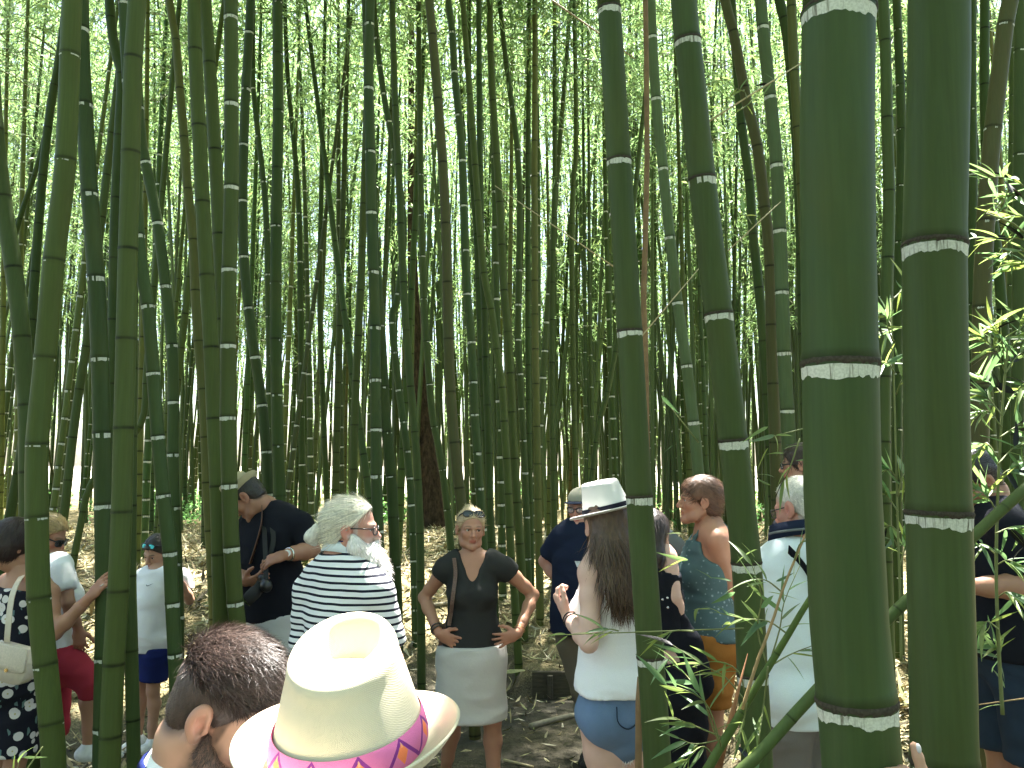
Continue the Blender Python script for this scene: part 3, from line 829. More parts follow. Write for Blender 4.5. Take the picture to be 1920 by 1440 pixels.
def added_rear_thicket():  # unseen culms and leaves added to hold back sky light; flanks extend the sides
    rng = np.random.default_rng(55)
    mb = MB()
    for i in range(120):
        y = rng.uniform(-16, -2.5); x = rng.uniform(-12, 12)
        z = np.array([-0.1, 2, 4.5, 8, 12.5]); b = rng.normal(size=2) * 0.05
        v, q, t = tube_geo(np.stack([x + b[0] * z, y + b[1] * z, z], -1), rng.uniform(0.035, 0.055) * np.array([1, 0.95, 0.85, 0.6, 0.15]), 6, False)
        mb.add(v, q, None, 1, np.array(CC['green']) / 0.07)
    for i in range(150):
        y = rng.uniform(0.5, 17); sg = 1 if rng.random() < 0.5 else -1
        x = sg * (0.69 * y + 0.8 + rng.uniform(0, 7))
        z0 = float(g(x, y))
        z = np.array([-0.1, 2, 4.5, 8, 12.5]); b = rng.normal(size=2) * 0.04
        v, q, t = tube_geo(np.stack([x + b[0] * z, y + b[1] * z, z0 + z], -1), rng.uniform(0.03, 0.05) * np.array([1, 0.95, 0.85, 0.6, 0.15]), 8, False)
        mb.add(v, q, None, 1, np.array(CC['green']) / 0.085 * rng.uniform(0.7, 1.3))
    N = 30000
    y = rng.uniform(-17, -2.0, N); x = rng.uniform(-14, 14, N); z = 1.2 + rng.random(N) ** 0.9 * 13
    c = np.stack([x, y, z], -1)
    c = c[fbm(c * 0.45) > -0.06]
    fy = rng.uniform(0.5, 17, 5000); fx = np.sign(rng.normal(size=5000)) * (0.72 * fy + 1.5 + rng.uniform(0, 7, 5000))
    fl = np.stack([fx, fy, rng.uniform(3.2, 13, 5000)], -1)
    c = np.concatenate([c, fl[fbm(fl * 0.5 + 9) > 0.0]])
    N2 = 7000
    over = np.stack([rng.uniform(-9, 9, N2), rng.uniform(-2.2, 4.5, N2), rng.uniform(6.0, 13.5, N2)], -1)  # leaves added overhead, out of view, to dim the nearest people
    c = np.concatenate([c, over[fbm(over * 0.5 + 5) > -0.03]])
    k = np.ones(len(c), bool)
    for gp, gr in GAPS:
        dd = c - gp
        tt = dd @ SUN_DIR
        k &= (np.linalg.norm(dd - tt[:, None] * SUN_DIR, axis=1) > gr + 0.22) | (tt < 0)
    c = c[k]
    p = np.repeat(c, 5, axis=0) + rng.normal(size=(len(c) * 5, 3)) * 0.16
    n = len(p)
    v, t = leaf_arrays(p, rng.normal(size=(n, 3)) + np.array([0, 0, -0.3]), rng.uniform(0.16, 0.26, n), rng.uniform(0.03, 0.045, n), rng)
    mb.add(v, None, t, 0); mb.c[-1] = leaf_colors(n, rng, 4)
    o = obj('bamboo_thicket', mb.mesh('added_rear_thicket', [M['leaf'], M['farculm']], False))
    tag(o, 'unseen bamboo thicket added behind and above the camera to cut sky light, with side flanks', 'bamboo thicket', kind='stuff')

def undergrowth():
    rng = np.random.default_rng(9)
    mb = MB()
    N = 5200
    y = rng.uniform(13, 34, N); x = rng.uniform(-1, 1, N) * (y * 0.66)
    k = fbm(np.stack([x * 0.45, y * 0.3, y * 0], -1)) + 0.02 * (y - 22) > 0.05
    x, y = x[k], y[k]
    z = g(x, y) + rng.uniform(0.02, 0.5, len(x)) ** 1.3
    c = np.stack([x, y, z], -1)
    per = 7
    p = np.repeat(c, per, axis=0) + rng.normal(size=(len(c) * per, 3)) * 0.07
    d = rng.normal(size=(len(p), 3)) + np.array([0, 0, 0.6])
    v, t = leaf_arrays(p, d, rng.uniform(0.08, 0.17, len(p)), rng.uniform(0.03, 0.06, len(p)), rng)
    mb.add(v, None, t, 0)
    mb.c[-1] = leaf_colors(len(p), rng, 4) * np.array([0.8, 1.1, 0.9])
    o = obj('undergrowth', mb.mesh('undergrowth', [M['leaf']], False))
    tag(o, 'low green undergrowth between the far culms', 'plants', kind='stuff')

def litter():
    rng = np.random.default_rng(15)
    N = 62000
    y = 2.4 + 12.5 * rng.random(N) ** 1.15
    x = rng.uniform(-1, 1, N) * (y * 0.7 + 0.3)
    zz = g(x, y)
    bank = sstep(0.05, 0.3, zz)
    path_d = 0.06 + 0.22 * (fbm(np.stack([x * 1.5, y * 1.5, y * 0], -1)) > 0.12)
    keep = rng.random(N) < np.maximum(bank, path_d)
    x, y, zz = x[keep], y[keep], zz[keep]
    n = len(x)
    bk = bank[keep]
    big = rng.random(n) < 0.03 + 0.13 * bk
    L = np.where(big, rng.uniform(0.12, 0.32, n), rng.uniform(0.07, 0.15, n))
    W = np.where(big, rng.uniform(0.018, 0.05, n), rng.uniform(0.01, 0.02, n))
    a = rng.uniform(0, 2 * PI, n)
    tilt = rng.normal(size=n) * 0.28
    d = np.stack([np.cos(a) * np.cos(tilt), np.sin(a) * np.cos(tilt), np.sin(tilt)], -1)
    side = np.stack([-np.sin(a), np.cos(a), rng.normal(size=n) * 0.5], -1)
    side /= np.linalg.norm(side, axis=1)[:, None]
    p0 = np.stack([x, y, zz + 0.008 + rng.uniform(0, 0.05, n) * np.maximum(bank[keep], 0.2)], -1)
    L, W = L[:, None], W[:, None]
    curl = rng.uniform(-0.25, 0.4, n)[:, None] * L * np.array([0, 0, 1.0])
    m = p0 + d * L * 0.5
    e = p0 + d * L + curl
    v = np.stack([p0 - side * W * 0.15, p0 + side * W * 0.15, m + side * W * 0.5, m - side * W * 0.5, e], 1).reshape(-1, 3)
    k = np.arange(n) * 5
    q = np.stack([k, k + 1, k + 2, k + 3], -1)
    t = np.stack([k + 3, k + 2, k + 4], -1)
    pal = np.array([(0.44, 0.37, 0.20), (0.36, 0.30, 0.15), (0.50, 0.44, 0.27), (0.20, 0.16, 0.085), (0.28, 0.25, 0.14), (0.54, 0.49, 0.35), (0.09, 0.075, 0.045), (0.30, 0.30, 0.14)])
    c = pal[rng.integers(0, len(pal), n)] * rng.uniform(0.75, 1.2, n)[:, None]
    mb = MB(); mb.add(v, q, t, 0)
    mb.c[-1] = np.repeat(c, 5, axis=0)
    tt = NT('dry_litter')
    at = tt.n('Attribute', attribute_name='Col')
    tt.base(tt.mix(1.0, at.outputs['Color'], tt.math('MULTIPLY_ADD', tt.noise(tt.oc(), 60, 3), 0.6, 0.7), 'MULTIPLY'), 0.8, 0.2)
    o = obj('leaf_litter', mb.mesh('leaf_litter', [tt.m], False))
    tag(o, 'dry bamboo leaves and sheaths littering the ground', 'litter', kind='stuff')

def bark_tree():
    tt = NT('rough_bark')
    oc = tt.oc()
    n1 = tt.noise(tt.map(oc, (1, 1, 0.35)), 22, 5, 0.7); n2 = tt.noise(oc, 90, 3)
    c = tt.mix(tt.ramp(n1, [(0.35, 0.0), (0.65, 1.0)]), (0.03, 0.024, 0.017), (0.11, 0.075, 0.05))
    tt.bump(tt.math('ADD', n1, tt.math('MULTIPLY', n2, 0.4)), 1.0, 0.05)
    M['bark'] = tt.base(c, 0.95, 0.1)
    y = 14.5
    pix = [(770, -100), (771, 250), (772, 420), (776, 560), (785, 700), (797, 830), (808, 920), (820, 1000)]
    w = [10, 13, 16, 21, 27, 34, 42, 60]
    pts = np.array([P(u, v, y) for u, v in pix][::-1])
    pts[0][2] = float(g(pts[0][0], y)) - 0.1
    r = np.array(w[::-1]) * 0.5 / FPX * y
    top = pts[-1] + np.array([[-0.2, 0.2, 2.0], [-0.1, 0.5, 4.5], [0.1, 0.6, 7]])
    pts = np.concatenate([pts, top]); r = np.concatenate([r, [0.09, 0.06, 0.02]])
    dense = poly_sample(pts, 70)
    rr = np.interp(np.linspace(0, 1, 70), np.linspace(0, 1, len(r)), r)
    v, q, t = tube_geo(dense, rr, 22, True)
    v += 0.012 * np.stack([fbm(v * np.array([14, 14, 3])), fbm(v * np.array([14, 14, 3]) + 40), fbm(v * 9 + 80) * 0.3], -1)
    base = dense[0]
    root = bpy.data.objects.new('tree', None); COL.objects.link(root); root.location = tuple(base)
    tag(root, 'brown rough barked tree trunk among the culms left of the woman in grey', 'tree')
    mb = MB(); mb.add(v, q, t)
    rng = np.random.default_rng(3)
    for k in range(9):
        s = dense[int(rng.integers(48, 69))]
        a = rng.uniform(0, 6.28)
        e = s + np.array([math.cos(a) * 1.3, math.sin(a) * 1.3, rng.uniform(0.4, 1.2)])
        lv, lq, lt = tube_geo(poly_sample([s, (s + e) / 2 + np.array([0, 0, 0.15]), e], 7), np.linspace(0.035, 0.008, 7), 6, False)
        mb.add(lv, lq, None)
    obj('trunk', mb.mesh('trunk', [M['bark']], True, base), root)
    N = 2600
    c = dense[rng.integers(45, 70, N)] + rng.normal(size=(N, 3)) * np.array([1.2, 1.2, 0.9])
    p = np.repeat(c, 4, axis=0) + rng.normal(size=(N * 4, 3)) * 0.08
    lv, lt = leaf_arrays(p, rng.normal(size=(N * 4, 3)) + np.array([0, 0, -0.3]), rng.uniform(0.06, 0.1, N * 4), rng.uniform(0.03, 0.05, N * 4), rng)
    mb = MB(); mb.add(lv, None, lt); mb.c[-1] = leaf_colors(N * 4, rng, 4)
    obj('crown', mb.mesh('tree_crown', [M['leaf']], False, base), root)

def plank_edge():
    t = NT('weathered_board')
    oc = t.oc()
    n1 = t.noise(t.map(oc, (0.15, 1, 1)), 60, 4, 0.6)
    t.bump(n1, 0.5, 0.01)
    m = t.base(t.mix(n1, (0.03, 0.027, 0.02), (0.12, 0.105, 0.075)), 0.9, 0.1)
    x0, x1 = 0.16, 1.0
    zb = 0.21
    o = None
    for (nm, a, b, yy, zc, hh, th) in (('edging_board', x0, x1, 6.55, 0.1, 0.21, 0.035),):
        nx = 10
        xs = np.linspace(a, b, nx)
        mb = MB()
        prof = [(-th / 2, -hh / 2), (th / 2, -hh / 2), (th / 2, hh / 2 - 0.006), (th / 2 - 0.006, hh / 2), (-th / 2 + 0.006, hh / 2), (-th / 2, hh / 2 - 0.006)]
        rng = np.random.default_rng(2)
        v = []
        for x in xs:
            for (py, pz) in prof:
                v.append([x, yy + py + rng.normal() * 0.002, zc + pz + 0.01 * math.sin(x * 6) + rng.normal() * 0.002])
        v = np.array(v); n = len(prof)
        i, j = np.meshgrid(np.arange(nx - 1), np.arange(n), indexing='ij')
        A = i * n + j; B = i * n + (j + 1) % n
        q = np.stack([A, A + n, B + n, B], -1).reshape(-1, 4)
        tr = [[0, k + 1, k + 2] for k in range(n - 2)] + [[(nx - 1) * n, (nx - 1) * n + k + 2, (nx - 1) * n + k + 1] for k in range(n - 2)]
        mb.add(v, q, tr)
        o = obj(nm, mb.mesh(nm, [m], False, (0.58, yy, 0)), None, (0.58, yy, 0))
        tag(o, 'weathered wooden board holding the bank behind the cap man legs', 'board')
    for x in (0.3, 0.85):
        v, q, t2 = tube_geo([[x, 6.505, -0.15], [x, 6.505, 0.1], [x, 6.505, 0.19]], 0.024, 8)
        obj('stake', mesh_np('stake', v - np.array([0.58, 6.55, 0]), [q, t2], False, [m]), o)

def fallen(pix, w, mat, label, name='fallen_cane', r_end=0.8):
    """cane lying on the ground: photo pixels of its ends, put where the ground is"""
    pts = []
    for (u, v) in pix:
        y = 2.0
        for _ in range(900):
            p = P(u, v, y)
            if p[2] <= float(g(p[0], p[1])) + 0.02: break
            y += 0.02
        pts.append(P(u, v, y))
    pts = np.array(pts)
    L = np.linalg.norm(pts[-1] - pts[0])
    r = 0.5 * w / FPX * pts[:, 1].mean()
    dense = poly_sample(pts, 14)
    dense[:, 2] = np.maximum(dense[:, 2], g(dense[:, 0], dense[:, 1]) + r * 0.7)
    mb = MB()
    culm_profile(dense, list(np.arange(0.12, L, 0.22)), lambda s: r * (1 - (1 - r_end) * s / max(L, 0.1)), 10, 2 * r, mb)
    base = dense[0]
    o = obj(name, mb.mesh(name, [mat], True, base), None, base)
    o.color = (0.2, 0.19, 0.1, 1)
    tag(o, label, 'cane', 'canes fallen on the litter')

crowns_later = True
M['greycane'] = mat_plain('grey_cane', (0.24, 0.22, 0.16), 0.8, 0.2, nscale=30, namp=0.4)
thicket(); undergrowth(); litter(); bark_tree(); plank_edge()
fallen([(995, 1362), (1030, 1352), (1090, 1338)], 11, M['greycane'], 'grey stick lying on bare earth under the edging board')
fallen([(768, 1212), (785, 1190), (800, 1172)], 6, M['greycane'], 'pale stick leaning on litter left of the grey shirt elbow')
fallen([(805, 1135), (850, 1130), (900, 1128)], 7, M['greycane'], 'cane lying across the bank behind the grey shirt')
fallen([(965, 1125), (1000, 1110), (1035, 1098)], 6, M['greycane'], 'cane on the bank between grey shirt and cap man')
fallen([(270, 1262), (295, 1258), (320, 1262)], 6, M['greycane'], 'short curved stick behind the navy shorts')
fallen([(760, 1160), (790, 1135), (815, 1118)], 8, M['greycane'], 'thick dark cane on the litter left of the braided strap')
fallen([(945, 1425), (975, 1432), (1000, 1438)], 5, M['strawtwig'], 'thin straw twig on the dark earth at the bottom')
# ------------------------------------------------------------------ implicit surfaces for bodies, clothes, hair
def unit(v):
    v = np.asarray(v, dtype=np.float64)
    return v / (np.linalg.norm(v) + 1e-12)

class Fld:
    def __init__(s, lo, hi, h):
        s.lo = np.asarray(lo, dtype=np.float64); s.h = h
        s.n = np.maximum(4, np.ceil((np.asarray(hi) - s.lo) / h).astype(int) + 1)
        s.F = np.full(s.n, 0.5, dtype=np.float32)
        s.ax = [(s.lo[k] + h * np.arange(s.n[k])).astype(np.float32) for k in range(3)]
    def _rng(s, lo, hi):
        a = np.clip(np.floor((lo - s.lo) / s.h).astype(int), 0, s.n)
        b = np.clip(np.ceil((hi - s.lo) / s.h).astype(int) + 1, 0, s.n)
        return tuple(slice(int(i), int(j)) for i, j in zip(a, b)), bool((b - a > 0).all())
    def _grid(s, sl):
        return np.meshgrid(*[s.ax[k][sl[k]] for k in range(3)], indexing='ij', sparse=True)
    def _merge(s, sl, d, k, sub):
        F = s.F[sl]
        if sub:
            hh = np.clip(0.5 - 0.5 * (F + d) / k, 0, 1)      # smooth max(F, -d)
            s.F[sl] = F * (1 - hh) - d * hh + k * hh * (1 - hh)
        else:
            hh = np.clip(0.5 + 0.5 * (d - F) / k, 0, 1)
            s.F[sl] = d * (1 - hh) + F * hh - k * hh * (1 - hh)
    def ell(s, c, r, R=None, k=0.012, sub=False):
        """ellipsoid; R rows = local axes in world"""
        c = np.asarray(c, dtype=np.float64); r = np.broadcast_to(np.asarray(r, dtype=np.float64), (3,))
        m = r.max() + k * 1.5 + s.h * 2
        sl, ok = s._rng(c - m, c + m)
        if not ok: return
        X, Y, Z = s._grid(sl)
        x, y, z = X - c[0], Y - c[1], Z - c[2]
        if R is not None:
            x, y, z = (R[0][0] * x + R[0][1] * y + R[0][2] * z, R[1][0] * x + R[1][1] * y + R[1][2] * z, R[2][0] * x + R[2][1] * y + R[2][2] * z)
        q = np.sqrt((x / r[0]) ** 2 + (y / r[1]) ** 2 + (z / r[2]) ** 2)
        s._merge(sl, ((q - 1) * r.min()).astype(np.float32), k, sub)
    def tube(s, pts, rads, k=0.015, lat=None, cuts=(), sub=False):
        pts = [np.asarray(p, dtype=np.float64) for p in pts]
        rads = [(r, r) if np.isscalar(r) else tuple(r) for r in rads]
        for a, b, ra, rb in zip(pts[:-1], pts[1:], rads[:-1], rads[1:]):
            L = np.linalg.norm(b - a)
            if L < 1e-5: continue
            A = (b - a) / L
            l0 = np.array([1.0, 0.3, 0.1]) if lat is None else np.asarray(lat, dtype=np.float64)
            Lp = unit(l0 - A * np.dot(l0, A)); D = np.cross(A, Lp)
            m = max(*ra, *rb) + k * 1.5 + s.h * 2
            sl, ok = s._rng(np.minimum(a, b) - m, np.maximum(a, b) + m)
            if not ok: continue
            X, Y, Z = s._grid(sl)
            x, y, z = X - a[0], Y - a[1], Z - a[2]
            al = A[0] * x + A[1] * y + A[2] * z
            t = np.clip(al / L, 0, 1)
            rx = ra[0] + (rb[0] - ra[0]) * t; ry = ra[1] + (rb[1] - ra[1]) * t
            ll = Lp[0] * x + Lp[1] * y + Lp[2] * z
            dd = D[0] * x + D[1] * y + D[2] * z
            ax = al - t * L
            q = np.sqrt((ll / rx) ** 2 + (dd / ry) ** 2 + (ax / (0.5 * (rx + ry))) ** 2)
            d = (q - 1) * np.minimum(rx, ry)
            for (cp, cn) in cuts:
                d = np.maximum(d, cn[0] * (X - cp[0]) + cn[1] * (Y - cp[1]) + cn[2] * (Z - cp[2]))
            s._merge(sl, d.astype(np.float32), k, sub)
    def plane(s, p, n):
        """cut away the side that n points to"""
        X, Y, Z = s._grid((slice(None),) * 3)
        s.F = np.maximum(s.F, (n[0] * (X - p[0]) + n[1] * (Y - p[1]) + n[2] * (Z - p[2])).astype(np.float32))
    def mesh(s):
        F = s.F.copy()
        for k in range(3):
            sl = [slice(None)] * 3
            for e in (0, -1):
                sl[k] = e; F[tuple(sl)] = 0.1
        ins = F < 0
        c = np.zeros(tuple(np.array(F.shape) - 1), dtype=np.int8)
        corners = [(i, j, k) for i in (0, 1) for j in (0, 1) for k in (0, 1)]
        def cv(A, o): return A[o[0]:A.shape[0] - 1 + o[0], o[1]:A.shape[1] - 1 + o[1], o[2]:A.shape[2] - 1 + o[2]]
        for o in corners: c += cv(ins, o)
        mix = (c > 0) & (c < 8)
        I = np.argwhere(mix)
        if len(I) == 0: return np.zeros((0, 3)), np.zeros((0, 4), int)
        acc = np.zeros((len(I), 3)); cnt = np.zeros(len(I))
        val = {o: F[I[:, 0] + o[0], I[:, 1] + o[1], I[:, 2] + o[2]].astype(np.float64) for o in corners}
        for o in corners:
            for k in range(3):
                if o[k] == 0:
                    o2 = list(o); o2[k] = 1; o2 = tuple(o2)
                    a, b = val[o], val[o2]
                    m = (a < 0) != (b < 0)
                    t = np.where(m, a / np.where(m, a - b, 1), 0)
                    p = np.tile(np.array(o, dtype=np.float64), (len(I), 1)); p[:, k] += t
                    acc[m] += p[m]; cnt[m] += 1
        v = s.lo + (I + acc / cnt[:, None]) * s.h
        idx = np.full(mix.shape, -1, dtype=np.int64); idx[mix] = np.arange(len(I))
        quads = []
        for k in range(3):
            u, w = (k + 1) % 3, (k + 2) % 3
            sa = [slice(1, -1)] * 3; sb = [slice(1, -1)] * 3
            sa[k] = slice(0, F.shape[k] - 1); sb[k] = slice(1, F.shape[k])
            A, B = ins[tuple(sa)], ins[tuple(sb)]
            E = np.argwhere(A != B)
            if len(E) == 0: continue
            first = A[E[:, 0], E[:, 1], E[:, 2]]
            off = np.ones(3, int); off[k] = 0
            E = E + off
            def cell(du, dw):
                q = E.copy(); q[:, u] -= du; q[:, w] -= dw
                return idx[q[:, 0], q[:, 1], q[:, 2]]
            q = np.stack([cell(1, 1), cell(0, 1), cell(0, 0), cell(1, 0)], -1)
            q[~first] = q[~first][:, ::-1]
            quads.append(q[(q >= 0).all(1)])
        return v, np.concatenate(quads)

def vnormals(v, q):
    n = np.cross(v[q[:, 2]] - v[q[:, 0]], v[q[:, 3]] - v[q[:, 1]])
    N = np.zeros_like(v)
    for k in range(4): np.add.at(N, q[:, k], n)
    return N / (np.linalg.norm(N, axis=1)[:, None] + 1e-12)

def relax(v, q, it=2, f=0.5):
    for _ in range(it):
        acc = np.zeros_like(v); cnt = np.zeros(len(v))
        for a, b in ((0, 1), (1, 2), (2, 3), (3, 0)):
            np.add.at(acc, q[:, a], v[q[:, b]]); np.add.at(cnt, q[:, a], 1)
            np.add.at(acc, q[:, b], v[q[:, a]]); np.add.at(cnt, q[:, b], 1)
        v = v * (1 - f) + f * acc / np.maximum(cnt, 1)[:, None]
    return v

def wrinkle(v, q, amp, seed, sc=(7, 7, 13)):
    n = vnormals(v, q)
    p = v * np.array(sc) + seed
    w = 1 - 2 * np.abs(vnoise(p + 0.6 * np.stack([vnoise(p * 0.7), vnoise(p * 0.7 + 9), vnoise(p * 0.7 + 17)], -1)))
    f = 0.6 * w + 0.5 * fbm(p * 0.6 + 31)
    return v + n * (amp * f)[:, None]

# ------------------------------------------------------------------ cloth, skin and hair materials
def mat_skin():
    t = NT('skin')
    at = t.n('Attribute', attribute_name='Col')
    oc = t.oc()
    n1 = t.noise(oc, 14, 3); n2 = t.noise(oc, 160, 2)
    c = t.mix(1.0, at.outputs['Color'], t.math('MULTIPLY_ADD', n1, 0.3, 0.85), 'MULTIPLY')
    t.bump(n2, 0.12, 0.002)
    return t.base(c, t.math('MULTIPLY_ADD', n1, 0.2, 0.38), 0.4)
M['skin'] = mat_skin()

def mat_cloth(name, c, weave=420, rough=0.85, namp=0.12):
    t = NT(name)
    oc = t.oc()
    n1 = t.noise(oc, 6, 3); n2 = t.noise(oc, weave, 2)
    f = t.math('ADD', t.math('MULTIPLY_ADD', n1, namp * 2, 1 - namp), t.math('MULTIPLY_ADD', n2, 0.2, -0.1))
    col = t.mix(1.0, tuple(c), f, 'MULTIPLY')
    t.bump(t.math('ADD', n2, t.math('MULTIPLY', t.noise(oc, 26, 3), 2.0)), 0.25, 0.004)
    return t.base(col, rough, 0.12)

def mat_hair(name, rough=0.45):
    t = NT(name)
    at = t.n('Attribute', attribute_name='Col')
    oc = t.oc()
    n = t.noise(t.map(oc, (1, 1, 0.25)), 130, 3)
    c = t.mix(1.0, at.outputs['Color'], t.math('MULTIPLY_ADD', n, 0.9, 0.55), 'MULTIPLY')
    t.bump(n, 0.5, 0.004)
    return t.base(c, rough, 0.45)
M['hair'] = mat_hair('hair')

def mat_stripes(name, a, b, period, duty, axis='Z', wob=0.004):
    t = NT(name)
    oc = t.oc()
    sx = t.n('SeparateXYZ'); t.l(oc, sx.inputs[0])
    z = t.math('ADD', sx.outputs[axis], t.math('MULTIPLY', t.noise(oc, 5, 2), wob * 4))
    m = t.math('FRACT', t.math('DIVIDE', z, period))
    s = t.math('LESS_THAN', m, duty)
    col = t.mix(s, a, b)
    t.bump(t.noise(oc, 30, 3), 0.25, 0.006)
    return t.base(col, 0.85, 0.2)

def mat_floral(name):
    t = NT(name)
    oc = t.oc()
    w = t.n('TexVoronoi'); t.l(oc, w.inputs['Vector']); w.inputs['Scale'].default_value = 21
    d = w.outputs['Distance']
    # petals: angle round each cell centre
    vs = t.n('VectorMath', operation='SUBTRACT'); t.l(t.map(oc, (21, 21, 21)), vs.inputs[0])
    ps = t.n('VectorMath', operation='SCALE'); t.l(w.outputs['Position'], ps.inputs[0]); ps.inputs['Scale'].default_value = 15.0
    t.l(w.outputs['Position'], vs.inputs[1])
    sx = t.n('SeparateXYZ'); t.l(vs.outputs[0], sx.inputs[0])
    ang = t.math('ARCTAN2', sx.outputs['Z'], t.math('ADD', sx.outputs['X'], t.math('MULTIPLY', sx.outputs['Y'], 0.6)))
    pet = t.math('MULTIPLY_ADD', t.math('SINE', t.math('MULTIPLY', ang, 5.0)), 0.13, 0.33)
    fl = t.math('LESS_THAN', d, pet)
    heart = t.math('LESS_THAN', d, 0.09)
    rnd = t.n('SeparateColor'); t.l(w.outputs['Color'], rnd.inputs[0])
    on = t.math('LESS_THAN', rnd.outputs[0], 0.6)
    v2 = t.n('TexVoronoi'); v2.distance = 'MANHATTAN'; t.l(t.map(oc, (1, 1, 0.45), (3, 1, 7), (0.3, 0.8, 0.2)), v2.inputs['Vector']); v2.inputs['Scale'].default_value = 34
    leafm = t.math('LESS_THAN', v2.outputs['Distance'], 0.42)
    r2 = t.n('SeparateColor'); t.l(v2.outputs['Color'], r2.inputs[0])
    leafm = t.math('MULTIPLY', leafm, t.math('LESS_THAN', r2.outputs[1], 0.5))
    c = t.mix(leafm, (0.012, 0.012, 0.02), (0.13, 0.2, 0.2))
    c = t.mix(t.math('MULTIPLY', fl, on), c, (0.68, 0.62, 0.6))
    c = t.mix(t.math('MULTIPLY', heart, on), c, (0.5, 0.4, 0.2))
    return t.base(c, 0.85, 0.2)

def mat_speckle(name, base, spot, scale, thr):
    t = NT(name)
    oc = t.oc()
    w = t.n('TexVoronoi'); t.l(oc, w.inputs['Vector']); w.inputs['Scale'].default_value = scale
    n = t.noise(oc, scale * 1.7, 3, 0.7)
    m = t.ramp(t.math('ADD', w.outputs['Distance'], t.math('MULTIPLY', n, 0.5)), [(thr, 1.0), (thr + 0.08, 0.0)])
    c = t.mix(m, t.mix(t.noise(oc, 9, 3), base, tuple(k * 1.7 for k in base)), spot)
    t.bump(t.noise(oc, 28, 3), 0.3, 0.006)
    return t.base(c, 0.85, 0.2)

CL = {}
CL['black'] = mat_cloth('black_cotton', (0.010, 0.011, 0.016))
CL['navy'] = mat_cloth('navy_cotton', (0.014, 0.020, 0.042))
CL['charcoal'] = mat_cloth('charcoal_jersey', (0.030, 0.031, 0.029))
CL['white'] = mat_cloth('white_jersey', (0.80, 0.80, 0.80), namp=0.06)
CL['paleblue'] = mat_cloth('pale_blue_cotton', (0.72, 0.78, 0.81), namp=0.06)
CL['greylinen'] = mat_cloth('grey_linen', (0.46, 0.46, 0.45))
CL['skirt'] = mat_cloth('pale_grey_twill', (0.50, 0.48, 0.44))
CL['khaki'] = mat_cloth('khaki_cotton', (0.15, 0.13, 0.09))
CL['taupe'] = mat_cloth('taupe_cotton', (0.17, 0.15, 0.135))
CL['red'] = mat_cloth('raspberry_cotton', (0.36, 0.035, 0.055))
CL['royal'] = mat_cloth('dark_blue_shorts', (0.014, 0.022, 0.11))
CL['denim'] = mat_cloth('faded_denim', (0.12, 0.175, 0.27), 500, namp=0.5)
CL['jeans'] = mat_cloth('dark_denim', (0.025, 0.038, 0.06), 500, namp=0.35)
CL['mustard'] = mat_cloth('ochre_cotton', (0.34, 0.15, 0.035))
CL['grey'] = mat_cloth('grey_jersey', (0.15, 0.16, 0.16))
CL['stripes'] = mat_stripes('striped_jersey', (0.78, 0.78, 0.78), (0.010, 0.011, 0.022), 0.0262, 0.36)
CL['floral'] = mat_floral('floral_print')
CL['teal'] = mat_speckle('teal_print', (0.055, 0.095, 0.10), (0.22, 0.30, 0.31), 42, 0.42)
CL['straw'] = None
M['leather'] = mat_plain('brown_leather', (0.10, 0.045, 0.025), 0.5, nscale=60)
M['cream'] = mat_plain('cream_leather', (0.62, 0.52, 0.40), 0.5, nscale=60, namp=0.1)
M['blackplastic'] = mat_plain('black_plastic', (0.012, 0.012, 0.013), 0.35, 0.5)
M['blackrubber'] = mat_plain('black_rubber', (0.015, 0.015, 0.015), 0.8)
M['steel'] = mat_plain('watch_steel', (0.6, 0.6, 0.58), 0.25, 0.5, 1.0)
M['lens'] = mat_plain('dark_lens', (0.01, 0.012, 0.014), 0.06, 0.8)
M['bluelens'] = mat_plain('blue_mirror_lens', (0.05, 0.45, 0.6), 0.08, 0.8, 0.7, namp=0.5)
M['eyewhite'] = mat_plain('eye_white', (0.5, 0.45, 0.42), 0.25, 0.5, namp=0.05)
M['iris'] = mat_plain('iris', (0.03, 0.022, 0.015), 0.15, 0.6)
M['whiterubber'] = mat_plain('white_rubber', (0.7, 0.7, 0.68), 0.6)
M['braid'] = mat_plain('braided_strap', (0.13, 0.08, 0.06), 0.7, nscale=180, namp=0.7)
M['beads'] = mat_plain('bracelet_beads', (0.09, 0.07, 0.055), 0.3, nscale=90, namp=0.8)
M['gold'] = mat_plain('gold', (0.75, 0.55, 0.25), 0.25, 0.5, 1.0)

# ------------------------------------------------------------------ people
SKIN = dict(fair=(0.56, 0.33, 0.24), tan=(0.40, 0.20, 0.125), rosy=(0.54, 0.27, 0.20), pale=(0.60, 0.38, 0.30), brown=(0.34, 0.17, 0.105), mid=(0.46, 0.25, 0.165))

def rot_head(yaw, pitch=0.0, roll=0.0):
    """rows: right, forward, up of the head in world"""
    a, p, r = math.radians(yaw), math.radians(pitch), math.radians(roll)
    f = np.array([math.sin(a) * math.cos(p), math.cos(a) * math.cos(p), math.sin(p)])
    rt = np.array([math.cos(a), -math.sin(a), 0.0])
    up = np.cross(rt, f)
    rt2 = rt * math.cos(r) + up * math.sin(r); up2 = -rt * math.sin(r) + up * math.cos(r)
    return np.array([rt2, f, up2])

